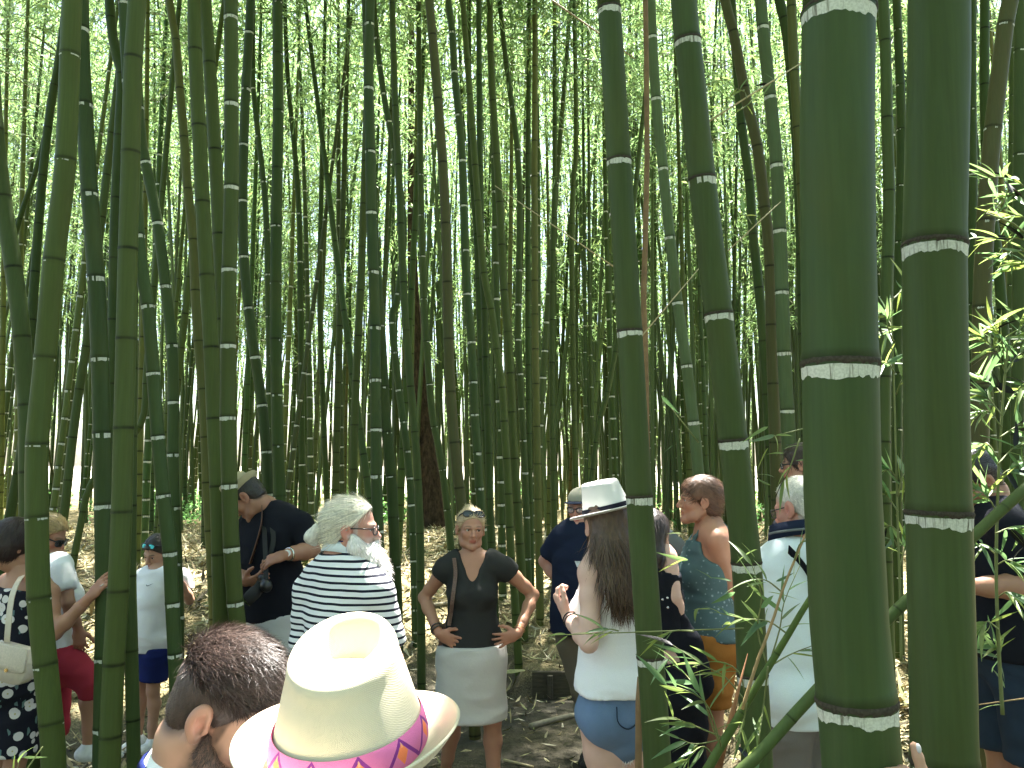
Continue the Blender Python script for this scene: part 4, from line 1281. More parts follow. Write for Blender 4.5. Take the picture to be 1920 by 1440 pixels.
class Person:
    def __init__(s, label, u, vtop, y, yaw, head=(0, 0, 0), sex='f', skin='mid', wide=1.0, belly=0.0, H=None, group='people on the grove path', hs=1.0, lean=(0, 0), seed=1):
        s.sex, s.wide, s.belly, s.seed = sex, wide, belly, seed
        s.skin = np.array(SKIN[skin])
        a = math.radians(yaw)
        s.f = np.array([math.sin(a), math.cos(a), 0.0]); s.r = np.array([math.cos(a), -math.sin(a), 0.0]); s.up = np.array([0, 0, 1.0])
        top = P(u, vtop, y)
        bx, by = top[0] - lean[0], top[1] - lean[1]
        gz = float(g(bx, by))
        s.base = np.array([bx, by, gz])
        s.H = H if H else top[2] - gz
        s.S = s.H / 1.70
        s.top = top
        s.hr = rot_head(yaw + head[0], head[1], head[2])
        s.hs = s.S ** 0.35 * hs * (1.0 if sex == 'm' else 0.95)
        s.hc = top - s.hr[2] * 0.118 * s.hs
        Z = lambda k: np.array([0, 0, k * s.H])
        ln = np.array([lean[0], lean[1], 0])
        sw = (0.115 if sex == 'm' else 0.103) * s.H * wide ** 0.5
        hw = 0.053 * s.H
        B = s.base
        s.j = {}
        s.j['hip'] = B + Z(0.52) + ln * 0.35
        s.j['neck'] = s.hc - s.hr[2] * 0.135 * s.hs - s.hr[1] * 0.035 * s.hs if False else B + Z(0.835) + ln * 0.9
        for sd, k in (('R', 1), ('L', -1)):
            s.j['s' + sd] = B + Z(0.808) + s.r * k * sw + ln * 0.9
            s.j['e' + sd] = s.j['s' + sd] + s.r * k * 0.03 - Z(0.175) - s.f * 0.01
            s.j['w' + sd] = s.j['e' + sd] + s.r * k * 0.0 - Z(0.15) + s.f * 0.06
            s.j['h' + sd] = s.j['hip'] + s.r * k * hw
            s.j['k' + sd] = B + Z(0.285) + s.r * k * hw * 0.95 + s.f * 0.01 + ln * 0.2
            s.j['a' + sd] = B + Z(0.045) + s.r * k * hw * 0.95
        s.hands = {}
        s.bust = 1.0
        s.label, s.group = label, group
        s.kids = []
        s.headopt = {}
    def px(s, u, v, dy=0.0):
        return P(u, v, s.base[1] + dy)
    def sections(s, off=0.0, loose=0.0):
        """spine points with (rx, ry) from crotch to neck base"""
        S, w = s.S, s.wide
        hp, nk = s.j['hip'], s.j['neck']
        ax = nk - hp
        m = s.sex == 'm'
        f, up = s.f, unit(ax)
        L = np.linalg.norm(ax)
        sp = lambda t, fo: hp + ax * t + f * fo * S
        b = s.belly
        rows = [(hp - up * 0.065 * S, 0.135 * w, 0.10), (hp + up * 0.01, (0.162 if not m else 0.155) * w, 0.112 + b * 0.3), (sp(0.20, 0.0), (0.148 if not m else 0.150) * w, 0.102 + b * 0.6),
                (sp(0.38, 0.008), (0.122 if not m else 0.142) * w, 0.088 + b), (sp(0.62, 0.012), (0.135 if not m else 0.158) * w, 0.102 + b * 0.5),
                (sp(0.82, 0.0), (0.132 if not m else 0.156) * w, 0.088), (sp(0.95, -0.01), 0.085 if not m else 0.10, 0.06)]
        return [(p, (rx * S + off + loose * (1 if i < 4 else 0.4), ry * S + off + loose * (1 if i < 4 else 0.4))) for i, (p, rx, ry) in enumerate(rows)]
    def lat(s):
        return unit(s.j['sR'] - s.j['sL'] + s.r * 0.3)
    def torso(s, F, off=0.0, loose=0.0, k=0.03, cuts=()):
        sec = s.sections(off, loose)
        F.tube([p for p, _ in sec], [r for _, r in sec], k, s.lat(), cuts)
        if s.sex == 'f' and s.bust > 0:
            c = s.sections()[4][0]
            for sg in (1, -1):
                F.ell(c + s.lat() * sg * 0.066 * s.S + s.f * 0.07 * s.S, 0.056 * s.S * s.bust + off, None, 0.03)
        for sg, sd in ((1, 'R'), (-1, 'L')):
            F.ell(s.j['h' + sd] - s.f * 0.05 * s.S + np.array([0, 0, -0.01]), 0.088 * s.S * s.wide ** 0.5 + off + loose * 1.2, None, 0.03)
    def yoke(s, F, off=0.0, k=0.035):
        n = s.j['neck'] - np.array([0, 0, 0.01])
        for sd in 'RL':
            F.tube([n, n * 0.45 + s.j['s' + sd] * 0.55 + np.array([0, 0, 0.008]), s.j['s' + sd]], [0.058 * s.S + off, 0.058 * s.S + off, (0.052 if s.sex == 'f' else 0.06) * s.S + off], k)
    def arm(s, F, sd, off=0.0, k=0.012, upto=2.0, flare=0.0, cuts=()):
        m = 1.0 if s.sex == 'm' else 0.86
        m *= s.S * s.wide ** 0.5
        a, e, w = s.j['s' + sd], s.j['e' + sd], s.j['w' + sd]
        pts = [a, a + (e - a) * 0.35, a + (e - a) * 0.7, e, e + (w - e) * 0.3, e + (w - e) * 0.7, w]
        rad = [0.056 * m, 0.050 * m, 0.044 * m, 0.040 * m, 0.043 * m, 0.034 * m, 0.027 * m]
        par = [0, 0.35, 0.7, 1.0, 1.3, 1.7, 2.0]
        if upto < 2.0:
            P_, R_ = [], []
            for p, r, t in zip(pts, rad, par):
                if t < upto: P_.append(p); R_.append(r + off + flare * t)
            q = a + (e - a) * min(upto, 1) + (w - e) * max(0, upto - 1)
            d = unit((e - a) if upto <= 1 else (w - e))
            P_.append(q + d * 0.03); R_.append(np.interp(upto, par, rad) + off + flare * upto)
            F.tube(P_, R_, k, None, [(q, d)])
        else:
            F.tube(pts, [r + off for r in rad], k)
    def leg(s, F, sd, off=0.0, k=0.015, upto=2.0, flare=0.0, f0=0.0):
        m = (1.0 if s.sex == 'm' else 0.97) * s.S * s.wide ** 0.6
        h, kn, a = s.j['h' + sd], s.j['k' + sd], s.j['a' + sd]
        back = -s.f
        pts = [h, h + (kn - h) * 0.35, h + (kn - h) * 0.75, kn, kn + (a - kn) * 0.28 + back * 0.012, kn + (a - kn) * 0.7, a]
        rad = [0.092 * m, 0.086 * m, 0.066 * m, 0.055 * m, 0.057 * m, 0.041 * m, 0.036 * m]
        par = [0, 0.35, 0.75, 1.0, 1.28, 1.7, 2.0]
        if upto < 2.0:
            P_, R_ = [], []
            for p, r, t in zip(pts, rad, par):
                if t < upto: P_.append(p); R_.append(max(r, 0.062 * m) + off + flare * t)
            q = h + (kn - h) * min(upto, 1) + (a - kn) * max(0, upto - 1)
            d = unit((kn - h) if upto <= 1 else (a - kn))
            P_.append(q + d * 0.04); R_.append(max(np.interp(upto, par, rad), 0.058 * m) + off + flare * upto)
            F.tube(P_, R_, k, None, [(q, d)])
        else:
            F.tube(pts, [max(r + off, r) for r in rad], k)
    # ---------------- geometry pieces of the body
    def head_geo(s, h):
        R, c, q = s.hr, s.hc, s.hs
        o = s.headopt
        W = lambda x, y, z: c + (R[0] * x + R[1] * y + R[2] * z) * q
        F = Fld(c - 0.19 * q, c + 0.17 * q, h)
        male = s.sex == 'm'
        F.ell(W(0, -0.014, 0.036), np.array([0.075, 0.095, 0.082]) * q, R, 0.015)
        F.ell(W(0, 0.026, -0.022), np.array([0.060, 0.064, 0.082]) * q, R, 0.02)
        for sg in (1, -1):
            F.tube([W(sg * 0.052, -0.008, -0.05), W(sg * 0.040, 0.03, -0.082), W(0, 0.068, -0.098)], [0.020 * q, 0.022 * q, 0.020 * q], 0.02)
            F.ell(W(sg * 0.042, 0.056, -0.024), 0.020 * q, None, 0.02)
            F.tube([W(sg * 0.012, 0.083, 0.016), W(sg * 0.045, 0.066, 0.016)], [0.011 * q, 0.010 * q], 0.012)
            F.ell(W(sg * 0.031, 0.093, -0.001), np.array([0.0165, 0.0135, 0.0085]) * q, R, 0.008, sub=True)
            F.tube([W(sg * 0.016, 0.0795, 0.0045), W(sg * 0.030, 0.0835, 0.0085), W(sg * 0.046, 0.0745, 0.005)], [0.0036 * q, 0.0040 * q, 0.0036 * q], 0.004)
            F.tube([W(sg * 0.016, 0.0785, -0.006), W(sg * 0.030, 0.0810, -0.0095), W(sg * 0.045, 0.0735, -0.006)], [0.0036 * q, 0.0036 * q, 0.0034 * q], 0.005)
            # ear
            F.ell(W(sg * 0.080, -0.013, -0.004), np.array([0.011, 0.021, 0.033]) * q, R, 0.006)
            F.ell(W(sg * 0.081, -0.004, -0.032), np.array([0.007, 0.009, 0.010]) * q, R, 0.006)
            F.ell(W(sg * 0.094, -0.009, 0.003), np.array([0.011, 0.013, 0.022]) * q, R, 0.003, sub=True)
            F.ell(W(sg * 0.088, -0.002, -0.010), np.array([0.010, 0.007, 0.011]) * q, R, 0.003, sub=True)
            F.tube([W(sg * 0.086, -0.016, -0.012), W(sg * 0.086, -0.018, 0.004), W(sg * 0.085, -0.012, 0.014)], [0.0035 * q] * 3, 0.003)
            F.ell(W(sg * 0.079, 0.006, -0.010), np.array([0.005, 0.005, 0.007]) * q, R, 0.004)
            F.ell(W(sg * 0.011, 0.096, -0.035), 0.0085 * q, None, 0.008)
        F.tube([W(0, 0.086, 0.008), W(0, 0.098, -0.014), W(0, 0.108, -0.030)], [0.0075 * q, 0.0085 * q, 0.0115 * q], 0.009)
        F.ell(W(0, 0.085, -0.058), np.array([0.022, 0.010, 0.007]) * q, R, 0.008)
        F.ell(W(0, 0.084, -0.070), np.array([0.019, 0.010, 0.008]) * q, R, 0.007)
        F.ell(W(0, 0.076, -0.098), np.array([0.022, 0.018, 0.018]) * q, R, 0.012)
        F.tube([W(-0.018, 0.095, -0.0635), W(0.018, 0.095, -0.0635)], [0.0016 * q, 0.0016 * q], 0.004, sub=True)
        nk = s.j['neck']
        nr = (0.058 if male else 0.048) * q * s.wide ** 0.4
        F.tube([W(0, -0.022, -0.03), W(0, -0.026, -0.085), nk + np.array([0, 0, 0.02])], [nr * 0.95, nr, nr * 1.05], 0.02)
        F.plane(c - R[2] * 0.150 * q, -R[2])
        v, f = F.mesh()
        l = ((v - c) @ R.T) / q
        x, y, z = l[:, 0], l[:, 1], l[:, 2]
        col = np.tile(s.skin, (len(v), 1))
        gs = lambda cx, cy, cz, r: np.exp(-((np.abs(x) - cx) ** 2 + (y - cy) ** 2 + (z - cz) ** 2) / (r * r))
        blush = np.clip(0.8 * gs(0.042, 0.062, -0.028, 0.022) + 0.7 * gs(0, 0.108, -0.03, 0.016) + 0.7 * gs(0.08, -0.01, -0.006, 0.03), 0, 1) * o.get('blush', 0.6)
        col = col * (1 - blush[:, None] * np.array([0.0, 0.32, 0.30]))
        lip = np.clip(1.4 - ((x / 0.023) ** 2 + ((z + 0.064) / 0.0115) ** 2), 0, 1) * (y > 0.083)
        col = col * (1 - lip[:, None]) + lip[:, None] * s.skin * np.array(o.get('lip', (0.78, 0.42, 0.42)))
        brow = np.clip(1.5 - (((np.abs(x) - 0.031) / 0.019) ** 2 + ((z - 0.0225 + 6 * (np.abs(x) - 0.03) ** 2) / 0.0042) ** 2), 0, 1) * (y > 0.06)
        bc = np.array(o.get('brow', (0.08, 0.05, 0.03)))
        col = col * (1 - 0.8 * brow[:, None]) + 0.8 * brow[:, None] * bc
        lash = np.clip(1.3 - (((np.abs(x) - 0.031) / 0.015) ** 2 + ((z - 0.0065) / 0.0028) ** 2), 0, 1) * (y > 0.06)
        col = col * (1 - 0.7 * lash[:, None]) + 0.7 * lash[:, None] * np.array([0.05, 0.03, 0.02])
        if 'stubble' in o:
            m = sstep(-0.016, -0.042, z - 0.25 * np.clip(0.05 - y, 0, 0.06)) * sstep(-0.012, 0.008, y)
            m = np.maximum(m, sstep(0.012, 0.016, y) * sstep(0.036, 0.028, y) * sstep(0.05, 0.03, z) * sstep(0.045, 0.055, np.abs(x)))
            m = np.maximum(m, sstep(-0.046, -0.050, z) * (y > 0.05))
            m *= 1 - lip
            m *= np.clip(0.75 + 0.5 * fbm(l * 60), 0, 1)
            col = col * (1 - o['stubble_w'] * m[:, None]) + o['stubble_w'] * m[:, None] * np.array(o['stubble'])
        if 'scalp' in o:
            m = sstep(-0.012, 0.012, (-(y - 0.085) * 0.73 + (z - 0.078) * 0.68)) * (y < 0.09)
            m *= np.where((z < -0.02) & (y > -0.03), 0.0, 1.0) * sstep(-0.085, -0.06, z) * (np.abs(x) < 0.0775)
            col = col * (1 - 0.9 * m[:, None]) + 0.9 * m[:, None] * np.array(o['scalp'])
        return v, f, col
    def hand_geo(s, sd, d, n, curl=0.35, spread=1.0, thumb=1.0, sc=1.0, h=0.0042):
        w = s.j['w' + sd]
        d = unit(d); n = unit(np.asarray(n) - d * np.dot(n, d))
        sv = np.cross(d, n) * (1 if sd == 'R' else -1)
        q = s.S ** 0.6 * (1.0 if s.sex == 'm' else 0.9) * sc
        return hand_mesh(w, d, n, sv, q, curl, spread, thumb, h, s.j['e' + sd])
    def build(s, h=0.0115, hh=0.0040, legs=True):
        J = np.array(list(s.j.values()))
        lo = np.minimum(J.min(0), s.base) - 0.17; hi = J.max(0) + 0.17
        F = Fld(lo, hi, h)
        s.torso(F); s.yoke(F)
        nr = (0.058 if s.sex == 'm' else 0.048) * s.hs * s.wide ** 0.4
        F.tube([s.j['neck'] - np.array([0, 0, 0.03]), s.j['neck'] + np.array([0, 0, 0.02]), s.hc - s.hr[2] * 0.07 * s.hs - s.hr[1] * 0.026 * s.hs], [nr * 1.25, nr * 1.05, nr * 0.96], 0.03)
        for sd in 'RL':
            s.arm(F, sd, k=0.02)
            s.leg(F, sd, k=0.02)
            a = s.j['a' + sd]
            F.tube([a - s.f * 0.03 + np.array([0, 0, -0.035]) * s.S, a + s.f * 0.08 * s.S + np.array([0, 0, -0.045]) * s.S, a + s.f * 0.15 * s.S + np.array([0, 0, -0.052]) * s.S], [0.034 * s.S, 0.034 * s.S, 0.022 * s.S], 0.02)
        v, q = F.mesh()
        col = np.tile(s.skin, (len(v), 1))
        mb = MB()
        mb.add(v, q); mb.c[-1] = col
        hv, hq, hcol = s.head_geo(hh)
        mb.add(hv, hq); mb.c[-1] = hcol
        for sd, a in s.hands.items():
            gv, gq = s.hand_geo(sd, **a)
            mb.add(gv, gq); 
            mb.c[-1] = np.tile(s.skin * np.array([1.02, 0.95, 0.94]), (len(gv), 1))
        o = obj('person', mb.mesh('body', [M['skin']], True, s.base), None, s.base)
        tag(o, s.label, 'person', s.group)
        s.o = o
        # eyes
        R, c, k = s.hr, s.hc, s.hs
        for sg in (1, -1):
            ec = c + (R[0] * sg * 0.0305 + R[1] * 0.0728 + R[2] * -0.0005) * k
            ev, eq, et, em = eye_geo(ec, R, 0.0118 * k, s.headopt.get('gaze', (0, 0)))
            eo = obj('eye', mesh_np('eye', ev - s.base, [eq, et], True, [M['eyewhite'], M['iris']], em), o)
        return o
    def child(s, name, v, q, mat, smooth=True, col=None):
        if len(v) == 0: return None
        return obj(name, mesh_np(name, v - s.base, q, smooth, mat if isinstance(mat, list) else [mat], None, col), s.o)
    def box(s, names=None, pad=0.2):
        J = np.array(list(s.j.values()))
        return np.minimum(J.min(0), s.base) - pad, J.max(0) + pad
    def shirt(s, mat, hem=0.0, sleeve=0.55, neck='crew', off=0.014, loose=0.012, amp=0.006, name='shirt', h=0.0095, flare=0.012, drop=0.0):
        """hem: metres below the hip joint (negative = above)"""
        s.hem = hem
        lo, hi = s.box()
        lo[2] = s.j['hip'][2] - hem - 0.06
        F = Fld(lo, hi, h)
        s.torso(F, off, loose)
        up = unit(s.j['neck'] - s.j['hip'])
        if hem > 0.05:
            sec = s.sections(off, loose)
            p0, r0 = sec[1]
            F.tube([p0, p0 - up * (hem + 0.05)], [r0, (r0[0] * 1.02, r0[1] * 1.05)], 0.02, s.lat())
        if neck not in ('tank', 'strap', 'strapless'):
            s.yoke(F, off)
        if sleeve > 0:
            for sd in 'RL': s.arm(F, sd, off, 0.02, sleeve, flare)
        F.plane(s.j['hip'] - up * hem, -up)
        nk = s.j['neck']
        if neck == 'crew': F.tube([nk + np.array([0, 0, 0.005]) - s.f * 0.005, nk + np.array([0, 0, 0.14])], [0.066 * s.S, 0.085], 0.008, sub=True)
        if neck == 'v':
            F.tube([nk + np.array([0, 0, 0.005]), nk + np.array([0, 0, 0.14])], [0.082 * s.S, 0.10], 0.008, sub=True)
            F.tube([nk + s.f * 0.09 * s.S + np.array([0, 0, 0.03]), nk + s.f * 0.15 * s.S - np.array([0, 0, 0.135 * s.S])], [0.080 * s.S, 0.032 * s.S], 0.008, sub=True)
        if neck in ('tank', 'strap', 'strapless'):
            F.plane(nk - up * (0.075 if neck != 'tank' else 0.045) * s.S - up * drop, up)
            for sd in 'RL':
                F.ell(s.j['s' + sd] - np.array([0, 0, 0.03]), 0.075 * s.S, None, 0.01, sub=True)
            if neck in ('tank', 'strap'):
                w = 0.016 if neck == 'tank' else 0.006
                for sg, sd in ((1, 'R'), (-1, 'L')):
                    m = nk * 0.5 + s.j['s' + sd] * 0.5 + np.array([0, 0, 0.056 * s.S + off * 0.5])
                    c5 = s.sections()[4][0]
                    fr = c5 + s.lat() * sg * 0.075 * s.S + s.f * (0.105 * s.S + off) + up * 0.05
                    bk = c5 + s.lat() * sg * 0.075 * s.S - s.f * (0.085 * s.S + off) + up * 0.06
                    F.tube(poly_sample([fr, fr * 0.4 + m * 0.6 + s.f * 0.03, m, m * 0.5 + bk * 0.5 - s.f * 0.045 + up * 0.03, bk], 9), [(w * 1.3, 0.009)] * 9, 0.008, s.lat())
        v, q = F.mesh()
        v = wrinkle(v, q, amp, s.seed * 13.7)
        return s.child(name, v, q, mat)
    def pants(s, mat, upto=2.0, off=0.014, flare=0.0, amp=0.006, name='trousers', rise=0.09, h=0.0105):
        rise = min(rise, -getattr(s, 'hem', -1) + 0.035)
        lo, hi = s.box()
        hi[2] = s.j['hip'][2] + max(rise, 0) + 0.12
        F = Fld(lo, hi, h)
        up = unit(s.j['neck'] - s.j['hip'])
        sec = s.sections(off)[:4]
        F.tube([p for p, _ in sec], [r for _, r in sec], 0.03, s.lat(), [(s.j['hip'] + up * rise, up)])
        for sd in 'RL':
            F.ell(s.j['h' + sd] - s.f * 0.05 * s.S + np.array([0, 0, -0.01]), 0.089 * s.S * s.wide ** 0.5 + off * 0.8, None, 0.03)
            s.leg(F, sd, off, 0.02, min(upto, 1.93), flare)
        F.plane(s.j['hip'] + up * rise, up)
        v, q = F.mesh()
        v = wrinkle(v, q, amp, s.seed * 7.1)
        return s.child(name, v, q, mat)
    def skirt(s, mat, top, hem, r_top, r_hem, name='skirt', amp=0.006, h=0.0095, shift=(0, 0, 0)):
        hp = s.j['hip']
        sh = np.asarray(shift, dtype=np.float64)
        a, b = hp + np.array([0, 0, top]), hp - np.array([0, 0, hem]) + sh
        m = hp + np.array([0, 0, -0.03]) + sh * 0.3
        lo = np.minimum(a, b) - 0.3; hi = np.maximum(a, b) + 0.3
        F = Fld(lo, hi, h)
        F.tube([a + np.array([0, 0, 0.03]), m, b - np.array([0, 0, 0.03])], [r_top, (max(r_top[0], r_hem[0] * 0.98), max(r_top[1] * 1.12, r_hem[1])), r_hem], 0.02, s.lat())
        for sd in 'RL':
            F.ell(s.j['h' + sd] - s.f * 0.05 * s.S + np.array([0, 0, -0.01]), 0.104 * s.S, None, 0.03)
        F.plane(a, s.up); F.plane(b, -s.up)
        v, q = F.mesh()
        v = wrinkle(v, q, amp, s.seed * 3.3, (6, 6, 9))
        return s.child(name, v, q, mat)
    def shoes(s, mat, name='shoe'):
        for sd in 'RL':
            a = s.j['a' + sd]
            F = Fld(a - 0.26, a + 0.26, 0.008)
            D = np.array([0, 0, -1.0])
            F.tube([a - s.f * 0.035 * s.S + D * 0.035 * s.S, a + s.f * 0.08 * s.S + D * 0.045 * s.S, a + s.f * 0.17 * s.S + D * 0.05 * s.S], [(0.046 * s.S, 0.04 * s.S), (0.05 * s.S, 0.038 * s.S), (0.038 * s.S, 0.026 * s.S)], 0.02, s.r)
            F.tube([a + D * 0.03, a + D * 0.0], [0.046 * s.S, 0.046 * s.S], 0.02)
            F.plane(a + D * 0.074 * s.S, D)
            v, q = F.mesh()
            s.child(name, v, q, mat)
    # ---------------- hair
    def hair(s, color, thick=0.014, front=(0.085, 0.078), ear=(0.012, 0.0), nape=-0.07, extra=None, strands=900, length=0.03, lift=0.25, flow=(0, -1, -0.5), wid=0.0016, noise=0.006, h=0.0055, shell=True, tips=None, region=None, ears_out=True, jit=0.22, zmax=None):
        R, c, q = s.hr, s.hc, s.hs
        W = lambda x, y, z: c + (R[0] * x + R[1] * y + R[2] * z) * q
        F = Fld(c - 0.33 * q if extra else c - 0.2 * q, c + 0.2 * q, h)
        F.ell(W(0, -0.016, 0.037), (np.array([0.076, 0.096, 0.083]) + thick) * q, R, 0.015)
        F.ell(W(0, -0.045, -0.02), (np.array([0.060, 0.055, 0.065]) + thick) * q, R, 0.02)
        dy, dz = front[0] - ear[0], front[1] - ear[1]
        n = unit(R[1] * dz - R[2] * dy)
        F.plane(W(0, front[0], front[1]), n)
        F.plane(W(0, 0, nape), -R[2])
        if ears_out:
            for sg in (1, -1):
                F.ell(W(sg * 0.086, -0.002, -0.02), np.array([0.022, 0.026, 0.036]) * q, R, 0.006, sub=True)
        if extra: extra(F, W, R, q)
        v, f = F.mesh()
        l = ((v - c) @ R.T) / q
        nn = vnormals(v, f)
        v = v + nn * (noise * fbm(l * np.array([55, 25, 25]) + s.seed * 5))[:, None]
        base = np.array(color)
        rng = np.random.default_rng(s.seed + 50)
        cv = base * (1 + 0.35 * fbm(l * np.array([70, 20, 20])))[:, None]
        mb = MB()
        if shell:
            mb.add(v, f); mb.c[-1] = cv
        if strands and len(v):
            pool = np.arange(len(v)) if zmax is None else np.where(l[:, 2] < zmax)[0]
            k = pool[rng.integers(0, len(pool), strands)]
            p0, n0 = v[k], nn[k]
            fl = np.asarray(flow(l[k]) if callable(flow) else np.tile(np.array(flow, dtype=np.float64), (strands, 1)))
            fw = fl @ R
            fw = fw + rng.normal(size=fw.shape) * jit
            fw = fw - n0 * (fw * n0).sum(1)[:, None]
            fw /= np.linalg.norm(fw, axis=1)[:, None] + 1e-9
            Ln = length * q * rng.uniform(0.6, 1.25, strands)[:, None]
            d1 = unit_rows(fw + n0 * lift)
            d2 = unit_rows(fw + n0 * lift * 0.3 - np.array([0, 0, 0.12]))
            sd = unit_rows(np.cross(fw, n0)) * wid
            a = p0 - n0 * 0.002; b = a + d1 * Ln * 0.55; e = b + d2 * Ln * 0.45
            sv = np.stack([a - sd, a + sd, b - sd * 0.8, b + sd * 0.8, e], 1).reshape(-1, 3)
            i5 = np.arange(strands) * 5
            mb.add(sv, np.stack([i5, i5 + 1, i5 + 3, i5 + 2], -1), np.stack([i5 + 2, i5 + 3, i5 + 4], -1))
            sc = base * rng.uniform(0.6, 1.5, strands)[:, None]
            mb.c[-1] = np.repeat(sc, 5, axis=0)
        o = obj('hair', mb.mesh('hair', [M['hair']], True, s.base), s.o)
        return o
    def collar(s, mat, r=0.085, dz=0.085, w=0.055, tilt=0.18, span=2.5, name='collar', off=0.0, flare=0.008):
        nk = s.j['neck']
        up = unit(s.up + s.f * tilt); fw = unit(s.f - up * np.dot(s.f, up))
        vv = []
        for a in np.linspace(-span, span, 36):
            ro = s.r * math.sin(a) - fw * math.cos(a)
            x = nk + ro * (r + off) + up * dz
            for (i, b) in ((-1, 0), (1, 0), (1, 1), (-1, 1)):
                vv.append(x + up * i * w / 2 + ro * (b * 0.004 - i * flare * (w / 0.055)))
        i, j = np.meshgrid(np.arange(35), np.arange(4), indexing='ij')
        A = i * 4 + j; B = i * 4 + (j + 1) % 4
        return s.child(name, np.array(vv), np.stack([A, B, B + 4, A + 4], -1).reshape(-1, 4), mat)
    def glasses(s, mat_frame, mat_lens, up=0.0, back=0.0, tilt=0.0, name='glasses', size=1.0, thick=0.0022):
        """two rims, lenses, bridge and temples; up/back lift them onto the hair"""
        R, c, q = s.hr, s.hc, s.hs
        ct, st = math.cos(tilt), math.sin(tilt)
        def W(x, y, z):
            y2 = 0.03 + (y - 0.03) * ct - z * st; z2 = (y - 0.03) * st + z * ct
            return c + (R[0] * x + R[1] * (y2 - back) + R[2] * (z2 + up)) * q
        mb = MB(); lm = MB()
        for sg in (1, -1):
            cx, rx, rz = sg * 0.033, 0.024 * size, 0.017 * size
            a = np.linspace(0, 2 * PI, 25)
            ring = np.array([W(cx + rx * np.sign(math.cos(t)) * abs(math.cos(t)) ** 0.7, 0.103 - 3.5 * (abs(cx + rx * math.cos(t)) ** 2), -0.004 + rz * np.sign(math.sin(t)) * abs(math.sin(t)) ** 0.7) for t in a])
            v, f, t_ = tube_geo(ring, thick * q, 6, False); mb.add(v, f)
            lv = np.concatenate([[ring.mean(0) + R[1] * 0.002], ring[:-1]])
            k = np.arange(24)
            lm.add(lv, None, np.stack([np.zeros(24, int), k + 1, (k + 1) % 24 + 1], -1))
            v, f, t_ = tube_geo([W(sg * 0.056, 0.092, 0.004), W(sg * 0.074, 0.06, 0.006), W(sg * 0.080, 0.0, 0.006), W(sg * 0.079, -0.02, -0.008)], thick * q * 1.1, 6); mb.add(v, f, t_)
        v, f, t_ = tube_geo([W(-0.010, 0.103, 0.002), W(0, 0.106, 0.005), W(0.010, 0.103, 0.002)], thick * q, 6); mb.add(v, f, t_)
        o = obj(name, mb.mesh('frame', [mat_frame], True, s.base), s.o)
        obj('lens', lm.mesh('lens', [mat_lens], True, s.base), o)
        return o

def unit_rows(a):
    return a / (np.linalg.norm(a, axis=1)[:, None] + 1e-9)

def eye_geo(c, R, r, gaze):
    n, m = 14, 10
    th = np.linspace(0, PI, m); ph = np.linspace(0, 2 * PI, n, endpoint=False)
    gz = unit(R[1] + R[0] * gaze[0] + R[2] * gaze[1])
    a = unit(np.cross(gz, R[2])); b = np.cross(a, gz)
    v, mi = [], []
    for t in th:
        for p in ph:
            v.append(c + r * (gz * math.cos(t) + (a * math.cos(p) + b * math.sin(p)) * math.sin(t)))
    i, j = np.meshgrid(np.arange(m - 1), np.arange(n), indexing='ij')
    A = i * n + j; B = i * n + (j + 1) % n
    q = np.stack([A, B, B + n, A + n], -1).reshape(-1, 4)
    em = (np.repeat(np.arange(m - 1), n) < 2).astype(int)
    return np.array(v), q, np.zeros((0, 3), int), em

def hand_mesh(w, d, n, sv, q, curl, spread, thumb, h, elbow=None):
    F = Fld(w - 0.22 * q, w + 0.22 * q, h)
    if elbow is not None:
        b = unit(elbow - w)
        F.tube([w + b * 0.05, w], [0.031 * q, 0.027 * q], 0.01)
    F.tube([w, w + d * 0.035 * q, w + d * 0.082 * q], [(0.026 * q, 0.019 * q), (0.034 * q, 0.016 * q), (0.039 * q, 0.0125 * q)], 0.012, sv)
    cs = curl if isinstance(curl, (list, tuple)) else [curl] * 4
    for k, (o, L, sp) in enumerate([(0.029, 0.070, 0.16), (0.010, 0.080, 0.04), (-0.010, 0.074, -0.07), (-0.028, 0.058, -0.20)]):
        p = w + (d * (0.086 - abs(o) * 0.12) + sv * o) * q
        dirn = unit(d + sv * sp * spread)
        pts = [p]
        ang = cs[k] * 0.75
        for fr in (0.45, 0.31, 0.24):
            dd = dirn * math.cos(ang) + n * math.sin(ang)
            pts.append(pts[-1] + dd * L * fr * q)
            ang += cs[k]
        F.tube([w + (d * 0.05 + sv * o * 0.8) * q] + pts, [0.0095 * q, 0.0095 * q, 0.0088 * q, 0.0082 * q, 0.0066 * q], 0.0035)
    tb = w + (d * 0.022 + sv * 0.022 + n * 0.004) * q
    t1 = unit(sv * 0.75 * thumb + d * 0.65 + n * 0.25); t2 = unit(sv * 0.45 * thumb + d * 0.85 + n * 0.3); t3 = unit(sv * 0.25 * thumb + d * 0.95 + n * 0.35)
    a = tb + t1 * 0.040 * q; b = a + t2 * 0.032 * q; c = b + t3 * 0.026 * q
    F.tube([tb, a, b, c], [0.015 * q, 0.0115 * q, 0.0098 * q, 0.0078 * q], 0.007)
    return F.mesh()

def strap_geo(pts, w, th, n=24):
    """flat band along a polyline"""
    p = poly_sample(pts, n)
    t, A, B = frames(p)
    v = []
    for i in range(n):
        for (a, b) in ((-1, -1), (1, -1), (1, 1), (-1, 1)):
            v.append(p[i] + A[i] * a * w / 2 + B[i] * b * th / 2)
    i, j = np.meshgrid(np.arange(n - 1), np.arange(4), indexing='ij')
    a = i * 4 + j; b = i * 4 + (j + 1) % 4
    q = np.stack([a, b, b + 4, a + 4], -1).reshape(-1, 4)
    q = np.concatenate([q, [[0, 3, 2, 1], [4 * n - 4, 4 * n - 3, 4 * n - 2, 4 * n - 1]]])
    return np.array(v), q

